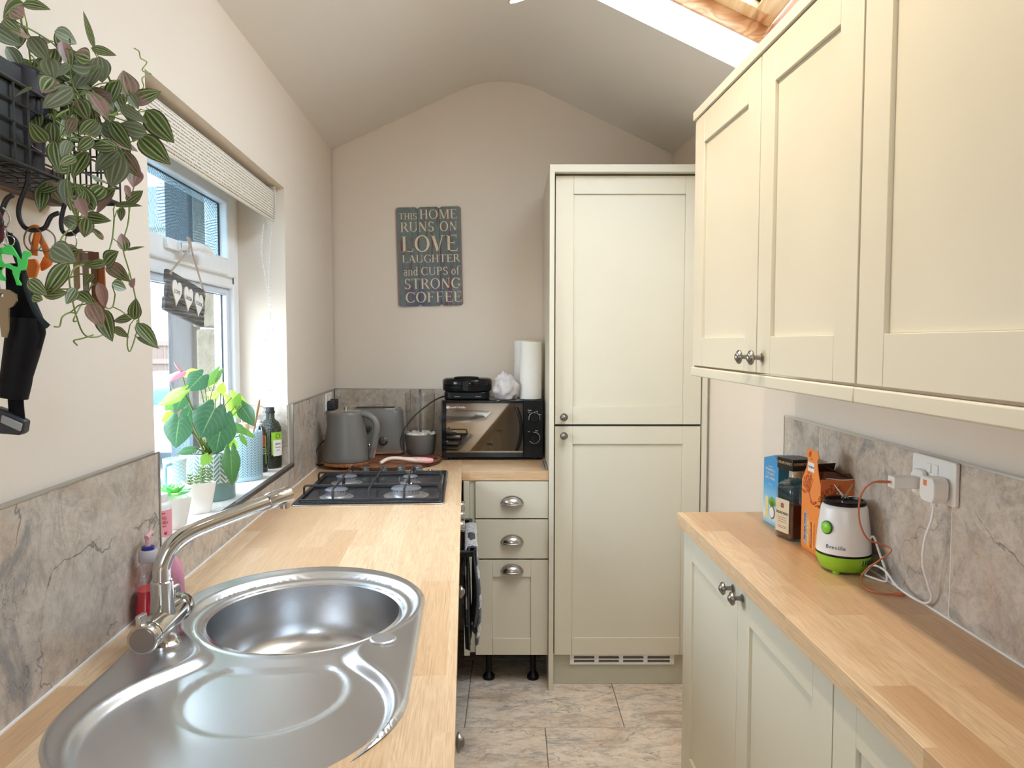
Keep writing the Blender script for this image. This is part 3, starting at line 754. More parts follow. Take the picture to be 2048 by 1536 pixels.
# tea towel over the oven handle
n = NT('striped_grey_tea_towel'); v = n.obj()
se = n.n('ShaderNodeSeparateXYZ'); n.l(v, se.inputs[0])
weave = n.noise(n.obj(scale=(60, 260, 60)), 1, 2)
stp = n.math('GREATER_THAN', n.math('SINE', n.math('MULTIPLY', se.outputs[2], 62.0)), 0.15)
c = n.mix(stp, (.10, .105, .12), (.62, .62, .64)); c = n.mix(n.math('MULTIPLY', n.math('LESS_THAN', weave, .47), .7), c, (.05, .05, .055))
n.bump(weave, .6, .003); M_TOWEL = n.set(color=c, rough=.95, sheen=.3)
M_TOWEL_D = plain('charcoal_towel', (.055, .06, .07), .95, bump=.5, scale=200)
t = lthing('tea_towel', 'grey striped tea towel folded over the oven handle', 'tea towel', LX0 + .059, 2.64, .72)
def drape(x_in, x_out, y0, y1, zf, zb, th=0.0):
    rows = []
    N = 30
    for i in range(N + 1):
        s = i / N
        if s < .45: f = s / .45; x, z = x_out + .006 * sin(f * 5) - (1 - f) * .008, zf + (0.012 - zf) * f
        elif s < .55: f = (s - .45) / .1; x, z = x_out + (x_in - x_out) * (0.5 - 0.5 * cos(PI * f)), .012 + .006 * sin(PI * f)
        else: f = (s - .55) / .45; x, z = x_in - .004 * sin(f * 4), .012 + (zb - .012) * f
        row = []
        for j in range(17):
            g = j / 16; y = y0 + (y1 - y0) * g
            w_ = min(abs(z) / .12, 1)
            row.append((x + w_ * (.007 * sin(g * 9 + s * 3) + (.004 * sin(g * 23))), y + .012 * sin(s * 7 + 1) * w_ * (1 if g > .5 else -1), z - .01 * w_ * sin(g * 5)))
        rows.append(row)
    return rows
m = MB(); m.plate(drape(-.021, .021, -.16, .17, -.33, -.26)); m.build('towel_cloth', M_TOWEL, t, smooth=80, solid=.005)
m = MB(); m.plate(drape(-.013, .013, -.175, .02, -.26, -.34)); m.build('towel_fold', M_TOWEL_D, t, smooth=80, solid=.005)

# ---- right run
RA = math.atan(0.0165)
def RWp(lx, ly, z=0): return (.575 + lx * cos(RA) - ly * sin(RA), lx * sin(RA) + ly * cos(RA), z)
def rthing(name, label, cat, lx, ly, z, rz=0, group=None): return thing(name, label, cat, RWp(lx, ly, z), RA + rz, group)
def toright(m, dy):  # door coords (u along -ly i.e. towards camera, d inwards, v) ; u given as ly
    m.v = [Vector((p.y, p.x + dy, p.z)) for p in m.v]; return m
def rknob(d, ly, z, dy): add_knob(d, Matrix.Translation((0, ly + dy, z)) @ RZ(-PI / 2, 4, 'Z'))
def right_base(label, a, b, doors, knobs, endpanel=False):
    t = rthing('base_cabinet', label, 'cabinet', 0, (a + b) / 2, 0); dy = -(a + b) / 2
    m = MB(); m.box(a + .001, b - .001, .021, .25, .136, .868); toright(m, dy).build('carcass', M_CARC, t)
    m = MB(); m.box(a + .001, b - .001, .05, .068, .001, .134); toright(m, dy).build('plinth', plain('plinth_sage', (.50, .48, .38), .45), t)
    if endpanel: m = MB(); m.box(b, b + .018, .002, .25, .001, .870); toright(m, dy).build('end_panel', M_SAGE, t, bevel=.001)
    for (p, q), kn in zip(doors, knobs):
        m = MB(); shaker(m, p + .0015, q - .0015, .096, .866); d = toright(m, dy).build('door', M_SAGEB, t, bevel=.0012)
        if kn: rknob(d, kn, .836, dy)
    return t
M_SAGEB = M_SAGE
right_base('pale sage two-door base cabinet with two pewter knobs nearest the tall cabinet', 1.243, 2.262, [(1.243, 1.752), (1.752, 2.262)], [1.716, 1.788], True)
right_base('pale sage base cabinet at the camera end of the right worktop', .30, 1.241, [(.30, .77), (.77, 1.241)], [.735, .805])
def right_wall(label, a, b, doors, knobs, far=False):
    t = rthing('wall_cabinet', label, 'cabinet', 0, (a + b) / 2, 1.343); dy = -(a + b) / 2
    zt = lambda u: 2.114 + (u - 2.19) * .033 - 1.343
    B0 = .035
    def slab(name, d0, d1, z0f, z1f, mat, aa=a, bb=b, bev=.001):
        m = MB(); vs = []
        for u in (aa, bb):
            for dd in (d0, d1):
                for f in (z0f, z1f): vs.append((u, dd, f(u)))
        m.add(vs, [(0, 1, 3, 2), (4, 6, 7, 5), (0, 4, 5, 1), (2, 3, 7, 6), (0, 2, 6, 4), (1, 5, 7, 3)])
        return toright(m, dy).build(name, mat, t, bevel=bev)
    slab('carcass', .022, .262, lambda u: B0, lambda u: zt(u) - .025, M_SAGE)
    slab('top_trim', -.006, .26, lambda u: zt(u) - .024, zt, M_SAGE, bb=b + (.018 if far else 0))
    slab('light_rail', -.004, .016, lambda u: 0.0, lambda u: .026, M_SAGE, bb=b + (.018 if far else 0), bev=.003)
    if far: slab('end_panel', .002, .26, lambda u: 0.004, lambda u: zt(u) - .025, M_SAGE, b, b + .018)
    for (p, q), kn in zip(doors, knobs):
        m = MB(); shaker(m, p + .0025, q - .0025, .031, 0, tops=(zt(p) - .027, zt(q) - .027))
        d = toright(m, dy).build('door', M_SAGE, t, bevel=.0012)
        if kn: rknob(d, kn, 1.408 - 1.343, dy)
    return t
right_wall('cream double-door wall cabinet with two pewter knobs, far end of the run', 1.192, 2.19, [(1.192, 1.655), (1.655, 2.19)], [1.615, 1.695], True)
right_wall('cream wall cabinet nearest the camera with a wide plain door', .20, 1.190, [(.20, 1.190)], [None])

# ================================================================= WORKTOPS
YC = 3.617
def lw_at_y(lx, y):  # left-frame ly where a line lx=const reaches world y
    return (y - lx * sin(LA)) / cos(LA)
SIX, SR = .31, .2485
SYF, SYN = 1.4475, 1.04
def stadium(r, n=36):
    pts = []
    for k in range(n + 1): a_ = PI * k / n; pts.append((SIX + r * cos(a_), SYF + r * sin(a_)))
    for k in range(n + 1): a_ = PI + PI * k / n; pts.append((SIX + r * cos(a_), SYN + r * sin(a_)))
    return pts
def slab_with_hole(outer, hole, z0, z1):
    m = MB()
    V = [Vector((x, y, 0)) for x, y in outer]; Hh = [Vector((x, y, 0)) for x, y in hole]
    tris = geometry.tessellate_polygon([V, Hh]); allp = V + Hh; n = len(allp)
    vs = [(p.x, p.y, z0) for p in allp] + [(p.x, p.y, z1) for p in allp]
    fs = []
    for a_, b_, c_ in tris:
        p, q, r = allp[a_], allp[b_], allp[c_]
        if (q - p).cross(r - p).z < 0: b_, c_ = c_, b_
        fs.append((a_ + n, b_ + n, c_ + n)); fs.append((a_, c_, b_))
    no = len(outer)
    for i in range(no): j = (i + 1) % no; fs.append((i, j, j + n, i + n))
    for i in range(len(hole)): j = (i + 1) % len(hole); a_, b_ = no + i, no + j; fs.append((b_, a_, a_ + n, b_ + n))
    m.add(vs, fs); return m
t = thing('oak_worktop', 'L-shaped oak block worktop holding the sink and hob under the window', 'worktop', LW(0, 0, .872), LA)
WX1 = .628
outer = [(TT + .0005, -1.2), (WX1, -1.2), (WX1, lw_at_y(WX1, YC)), (TT + .0005, lw_at_y(TT, YC))]
m = slab_with_hole(outer, stadium(.236), 0, .038); m.build('main_run', M_OAKY, t, smooth=20)
# return piece in world axes, carried by the same worktop
m = MB()
xa = LW(WX1, lw_at_y(WX1, 3.022))[0] + .0006; xb = LW(WX1, lw_at_y(WX1, YC))[0] + .0006
m.prism([(xa, 3.022), (.150, 3.022), (.150, YC), (xb, YC)], .872, .910)
r_ = m.build('return_run', M_OAKX, t, bevel=.001)
r_.matrix_parent_inverse = (Matrix.Translation(LW(0, 0, .872)) @ RZ(LA, 4, 'Z')).inverted()
t = thing('oak_worktop', 'narrow oak block worktop along the right wall carrying the blender base', 'worktop', RWp(0, 0, .872), RA)
m = MB(); m.prism([(-.0195, .15), (-.0195, 2.288), (.30, 2.283), (.2625, .15)], 0, .038)
m.v = [Vector(p) for p in m.v]
# keep clear of the wall tiles: back edge follows the straight wall
inv = (Matrix.Translation(RWp(0, 0, .872)) @ RZ(RA, 4, 'Z')).inverted()
m = MB(); P4 = [RWp(-.0195, .15), RWp(-.0195, 2.288), (RW - TT - .0005, 2.297, 0), (RW - TT - .0005, .15, 0)]
P4 = [inv @ Vector((q[0], q[1], .872)) for q in P4]
m.prism([(q.x, q.y) for q in P4], 0, .038); m.build('slab', M_OAKY, t, bevel=.001)

# ================================================================= SINK
ZS = .910
t = thing('kitchen_sink', 'round-bowl stainless steel inset sink with curved drainer', 'sink', LW(SIX, 1.24, ZS), LA)
def ssd(x, y):
    a_ = math.hypot(x - .325, y - 1.425) - .222; b_ = math.hypot(x - .325, y - 1.0) - .213; k_ = .13
    h_ = max(k_ - abs(a_ - b_), 0) / k_; return min(a_, b_) - h_ * h_ * k_ / 4
def sstep(a, b, x): q = min(max((x - a) / (b - a), 0), 1); return q * q * (3 - 2 * q)
BR = .193
def soutline(x, y):
    yy = min(max(y, SYN), SYF); return math.hypot(x - SIX, y - yy) - SR
def sh(x, y):
    z = .0055
    z += -.005 * sstep(-.006, 0.0, soutline(x, y))
    d = ssd(x, y); rb = math.hypot(x - .325, y - 1.425)
    z += .0022 * math.exp(-((d - .004) / .005) ** 2)
    z -= .0125 * sstep(.001, -.013, d)
    z -= .0015 * sstep(.276, .272, rb) * sstep(-.012, -.03, d)
    z -= .0035 * sstep(.128, .118, math.hypot(x - .335, y - 1.085)) * sstep(.250, .262, rb)
    z += .0018 * math.exp(-((rb - (BR + .010)) / .004) ** 2) 
    z -= .003 * sstep(BR + .006, BR, rb)
    return z
pts = []; edges = []
so = []
n_ = 90
for k in range(n_ + 1): a_ = PI * k / n_; so.append((SIX + SR * cos(a_), SYF + SR * sin(a_)))
for k in range(1, 40): so.append((SIX - SR, SYF + (SYN - SYF) * k / 40))
for k in range(n_ + 1): a_ = PI + PI * k / n_; so.append((SIX + SR * cos(a_), SYN + SR * sin(a_)))
for k in range(1, 40): so.append((SIX + SR, SYN + (SYF - SYN) * k / 40))
hb = [(.325 + BR * cos(2 * PI * k / 120), 1.425 + BR * sin(2 * PI * k / 120)) for k in range(120)]
for lp in (so, hb):
    b0 = len(pts); pts += lp; edges += [(b0 + i, b0 + (i + 1) % len(lp)) for i in range(len(lp))]
for k in range(150):
    for rr in (BR + .003, BR + .006, BR + .009, BR + .012, BR + .016):
        pts.append((.325 + rr * cos(2 * PI * k / 150), 1.425 + rr * sin(2 * PI * k / 150)))
for k in range(90):
    for off in (.002, .004, .006):
        for cy_, s_ in ((SYF, 1), (SYN, -1)):
            a_ = PI * (k + .5) / 90; pts.append((SIX + (SR - off) * cos(a_), cy_ + s_ * (SR - off) * sin(a_)))
for k in range(60):
    for off in (.002, .004, .006):
        for s_ in (-1, 1): pts.append((SIX + s_ * (SR - off), SYN + (SYF - SYN) * (k + .5) / 60))
gx = SIX - SR; st_ = .0062
while gx < SIX + SR:
    gy = SYN - SR
    while gy < SYF + SR:
        if soutline(gx, gy) < -.009 and math.hypot(gx - .325, gy - 1.425) > BR + .019:
            pts.append((gx, gy))
            d = ssd(gx, gy)
            if -.018 < d < .012: pts += [(gx + st_ / 2, gy), (gx, gy + st_ / 2), (gx + st_ / 2, gy + st_ / 2)]
        gy += st_
    gx += st_
cd = geometry.delaunay_2d_cdt([Vector(p) for p in pts], edges, [], 0, 1e-6)
V2, F2 = cd[0], cd[2]
fs = []
for f in F2:
    cx = sum(V2[i].x for i in f) / len(f); cy = sum(V2[i].y for i in f) / len(f)
    if soutline(cx, cy) < .0002 and math.hypot(cx - .325, cy - 1.425) > BR - .0006: fs.append(tuple(f))
m = MB(); m.add([(v_.x - SIX, v_.y - 1.24, sh(v_.x, v_.y)) for v_ in V2], fs)
m.build('drainer_top', M_STEEL, t, smooth=60)
zb_ = sh(.325 + BR, 1.425)
prof = [(0, -.152), (.05, -.151), (.12, -.148), (.150, -.142), (.166, -.130), (.175, -.112), (.1785, -.09), (.182, -.03), (.184, -.012), (.1875, -.004 + zb_), (BR, zb_)]
prof = [(r_q, z_q) for r_q, z_q in prof]
m = MB(); m.lathe(prof, 96, (.325 - SIX, 1.425 - 1.24, 0), cap=False); m.build('bowl', steel('bowl_steel', (.62, .625, .64), .24, (6, 6, 400), .0), t, smooth=60)
m = MB(); m.lathe([(.0, -.1475), (.02, -.147), (.034, -.149), (.036, -.1475), (.040, -.1465), (.043, -.1495)], 32, (.325 - SIX, 1.425 - 1.24, 0), cap=False); m.build('drain', M_CHROME, t)
m = MB(); m.lathe([(.0235, .004), (.0235, .0075), (.021, .0095), (0, .0098)], 40, (.497 - SIX, 1.250 - 1.24, 0)); m.build('tap_hole_cover', steel('worn_steel', (.55, .55, .57), .38, (30, 30, 30), .15), t, smooth=30)
# ---- tap
t = thing('kitchen_tap', 'brushed nickel mixer tap with swivel spout behind the sink bowl', 'tap', LW(.118, 1.252, ZS + .0058), LA)
m = MB(); m.lathe([(0, 0), (.029, 0), (.029, .005), (.024, .010), (.0225, .012), (.0215, .03), (.0185, .085), (.0185, .112), (.0165, .114)], 40); m.build('body', M_CHROME, t, smooth=40)
m = MB(); m.tube([(.0, -.060, .041), (0, -.057, .041), (.0, .060, .041), (.0, .064, .041)], [.0235, .0245, .0225, .0215], 36); 
vb = m.build('valve_barrel', M_CHROME, t, smooth=40)
for s_ in (-1, 1):
    m = MB(); m.tube([(0, s_ * .064, .041), (0, s_ * .082, .041), (0, s_ * .084, .041)], [.0245, .0245, .023], 36); h = m.build('handle', M_CHROME, t, smooth=40)
    m = MB(); m.tube([(0, s_ * .0835, .041), (0, s_ * .0855, .041)], [.0205, .0198], 36); m.build('end_cap', steel('dark_brushed_cap', (.34, .31, .29), .35, (60, 60, 60)), h, smooth=40)
    m = MB(); m.prism([(-.005, -.011), (.004, -.011), (.007, .010), (-.002, .012)], 0, .020)
    m.v = [Vector((p.x - .006, s_ * .072 + p.y, .061 + p.z)) for p in m.v]; m.build('lever', M_CHROME, h, bevel=.002)
pp = smoothpath([(0, 0, .108), (0, 0, .125), (.0015, .001, .142), (.012, .010, .168), (.033, .027, .187), (.062, .051, .198), (.092, .076, .2065), (.150, .124, .222)], 7)
m = MB(); m.tube(pp, [.0145] * 30 + [.0143 - .00004 * i for i in range(len(pp) - 30)], 32); spt = m.build('spout', M_CHROME, t, smooth=50)
d_ = (Vector((.150, .124, .222)) - Vector((.092, .076, .2065))).normalized(); e_ = Vector((.150, .124, .222))
m = MB(); m.tube([e_ - d_ * .001, e_ + d_ * .001, e_ + d_ * .045, e_ + d_ * .047], [.0150, .0162, .0162, .0148], 32)
m.cyl(e_ + d_ * .034 + Vector((0, 0, -.010)), e_ + d_ * .034 + Vector((0, 0, -.0235)), .0095, .0095, 24); m.build('spray_head', M_CHROME, t, smooth=40)

# ================================================================= HOB
t = thing('gas_hob', 'black four-burner gas hob with wire pan supports set in the worktop', 'hob', LW(.324, 2.675, ZS), LA)
hx, hy_ = .249, .305
n = NT('glossy_black_steel'); n.bump(n.noise(n.obj(), 3, 3), .05, .01)
sp_ = n.ramp(n.noise(n.obj(), 240, 2, .5), [(.69, (0, 0, 0)), (.72, (1, 1, 1))])
M_HOB = n.set(color=n.mix(n.math('MULTIPLY', sp_, .5), (.030, .030, .034), (.6, .6, .6)), rough=.16)
m = MB(); m.prism(rrect(-hx, hx, -hy_, hy_, .012), 0.0005, .004); m.build('rim', steel('hob_edge_steel', (.72, .74, .78), .2), t, bevel=.002)
m = MB(); m.prism(rrect(-hx + .004, hx - .004, -hy_ + .006, hy_ - .004, .012), .0042, .0085)
m.build('hob_plate', M_HOB, t, bevel=.0025)
# shallow raised pan edge
m = MB(); m.tube([(x, y, .0085) for x, y in rrect(-hx + .018, hx - .018, -hy_ + .020, hy_ - .105, .03)], .0035, 6, closed=True); m.build('pressed_rim', M_HOB, t)
BURN = [(-.127, .045, .036), (-.122, -.205, .036), (.110, .020, .026), (.114, -.195, .050)]
BURN = [(-.124, .052, .037), (-.118, -.200, .037), (.114, .030, .027), (.116, -.190, .050)]
M_BURN = plain('worn_aluminium', (.55, .55, .56), .35, .85); M_CAPB = plain('burner_cap_enamel', (.17, .18, .21), .25)
for i, (bx_, by_, br_) in enumerate(BURN):
    m = MB(); m.lathe([(br_ * 1.55, .0086), (br_ * 1.45, .0105), (br_ * 1.05, .011), (br_ * .95, .014), (br_ * .95, .026), (br_, .027), (br_, .031), (0, .031)], 40, (bx_, by_, 0), cap=False)
    b_ = m.build('burner', M_BURN, t, smooth=35)
    m = MB()
    for k in range(24):
        a_ = 2 * PI * k / 24; m.M = Matrix.Translation((bx_, by_, .0275)) @ RZ(a_, 4, 'Z'); m.box(br_ - .002, br_ + .001, -.0012, .0012, 0, .0035)
    m.M = Matrix.Identity(4); m.build('flame_ports', M_BLACKM, b_)
    m = MB(); m.lathe([(br_ * 1.02, .0312), (br_ * 1.04, .0335), (br_ * .95, .0365), (0, .0385)], 40, (bx_, by_, 0), cap=False); m.build('burner_cap', M_CAPB, b_, smooth=40)
M_PAN = plain('cast_grey_enamel', (.035, .032, .032), .4)
def panframe(y0, y1, name='pan_support'):
    m = MB(); zr_, zt_ = .0135, .0475; R0 = .0038
    m.tube([(x, y, zr_) for x, y in rrect(-hx + .022, hx - .022, y0, y1, .012)], R0, 6, closed=True)
    def finger(p0, p1):  # rises at p0 then runs to p1
        p0, p1 = Vector(p0), Vector(p1); dd = (p1 - p0).normalized() * .008
        m.tube([(p0.x, p0.y, zr_), (p0.x, p0.y, zt_ - .008), (p0.x + dd.x * .4, p0.y + dd.y * .4, zt_ - .002), (p0.x + dd.x, p0.y + dd.y, zt_), (p1.x, p1.y, zt_)], R0, 6)
    return m, finger
yA0, yA1, yM = -hy_ + .028, hy_ - .108, None
mid = (yA0 + yA1) / 2 + .0
m, fg = panframe(yA0, mid - .005)
for (bx_, by_, br_) in (BURN[1], BURN[3]):
    fg((bx_, yA0), (bx_, by_ - .018)); fg((bx_, mid - .005), (bx_, by_ + .018))
fg((-hx + .022, BURN[1][1]), (BURN[1][0] - .02, BURN[1][1])); fg((hx - .022, BURN[3][1]), (BURN[3][0] + .02, BURN[3][1]))
m.tube([(BURN[1][0] + .02, BURN[1][1], .0475), (BURN[3][0] - .02, BURN[3][1], .0475)], .0038, 6)
fg((0, yA0), (0, mid - .02)); fg((0, mid - .005), (0, yA0 + .05))
m.build('pan_support', M_PAN, t, smooth=50)
m, fg = panframe(mid + .005, yA1)
for (bx_, by_, br_) in (BURN[0], BURN[2]):
    fg((bx_, mid + .005), (bx_, by_ - .018)); fg((bx_, yA1), (bx_, by_ + .018))
fg((-hx + .022, BURN[0][1]), (BURN[0][0] - .02, BURN[0][1])); fg((hx - .022, BURN[0][1]), (BURN[2][0] + .02, BURN[0][1]))
m.tube([(BURN[0][0] + .02, BURN[0][1], .0475), (BURN[2][0] - .02, BURN[0][1], .0475)], .0038, 6)
fg((0, mid + .005), (0, yA1 - .04))
m.build('pan_support', M_PAN, t, smooth=50)
for xk in (-.082, -.011, .059, .129):
    m = MB(); m.lathe([(.021, .0088), (.021, .012), (.0175, .014), (.0165, .026), (.019, .029), (.0185, .033), (0, .0335)], 28, (xk, .262, 0)); kb = m.build('knob', steel('satin_black_knob', (.34, .36, .38), .3, (40, 40, 40)), t, smooth=35)
m = MB(); m.lathe([(.010, .0088), (.010, .016), (.0085, .018), (0, .018)], 20, (.176, .265, 0)); m.build('ignition_button', M_CHROME, t, smooth=35)
# measured leaf and key-ring outlines, metres in the frame of the left run (across, along, up)
ANTH = [
    ((-0.016, 1.940, 1.266), (-0.051, 1.930, 1.191), 0.097, 0.12),
    ((-0.028, 2.044, 1.229), (-0.048, 2.034, 1.128), 0.086, 0.18),
    ((-0.081, 1.870, 1.245), (-0.089, 1.860, 1.174), 0.074, 0.15),
    ((-0.005, 2.033, 1.140), (0.001, 2.023, 1.046), 0.05, 0.35),
    ((-0.069, 2.008, 1.351), (-0.106, 1.998, 1.311), 0.06, 0.15),
    ((-0.097, 2.044, 1.359), (-0.134, 2.034, 1.352), 0.036, 0.9),
    ((-0.058, 2.109, 1.360), (-0.089, 2.099, 1.314), 0.031, 0.5),
    ((-0.075, 2.173, 1.292), (-0.063, 2.163, 1.326), 0.029, 0.95),
    ((-0.092, 2.114, 1.294), (-0.054, 2.104, 1.298), 0.017, 0.95),
    ((-0.068, 1.868, 1.319), (-0.127, 1.858, 1.282), 0.038, 0.7),
    ((-0.112, 1.913, 1.249), (-0.138, 1.903, 1.240), 0.041, 0.8),
    ((-0.087, 1.923, 1.305), (-0.107, 1.913, 1.260), 0.039, 0.3),
    ((-0.030, 2.227, 1.250), (0.009, 2.217, 1.190), 0.051, 0.22),
    ((-0.065, 2.238, 1.275), (-0.016, 2.228, 1.204), 0.061, 0.75),
    ((-0.035, 2.164, 1.199), (0.005, 2.154, 1.174), 0.029, 0.4),
    ((-0.029, 2.191, 1.187), (0.023, 2.181, 1.158), 0.021, 0.6),
    ((-0.061, 2.189, 1.164), (-0.022, 2.179, 1.189), 0.033, 0.9),
    ((-0.009, 2.141, 1.170), (0.011, 2.131, 1.139), 0.016, 0.5),
    ((-0.052, 2.188, 1.152), (-0.032, 2.178, 1.120), 0.03, 0.7),
    ((-0.030, 1.926, 1.144), (-0.043, 1.916, 1.120), 0.031, 0.6),
    ((-0.044, 1.859, 1.172), (-0.082, 1.849, 1.162), 0.023, 0.3),
    ((-0.094, 2.163, 1.317), (-0.073, 2.153, 1.350), 0.021, 0.85),
    ((-0.095, 1.986, 1.260), (-0.116, 1.976, 1.210), 0.04, 0.2),
    ((-0.078, 2.136, 1.290), (-0.104, 2.126, 1.259), 0.035, 0.9),
    ((-0.126, 1.966, 1.289), (-0.149, 1.956, 1.261), 0.037, 0.5),
    ((-0.103, 2.148, 1.326), (-0.073, 2.138, 1.319), 0.023, 0.9),
    ((-0.045, 2.211, 1.251), (-0.027, 2.201, 1.291), 0.027, 0.6),
]
ANTH_FLOWER = [
    ((-0.090, 1.916, 1.368), (-0.070, 1.783, 1.353), 0.03, 0),
]
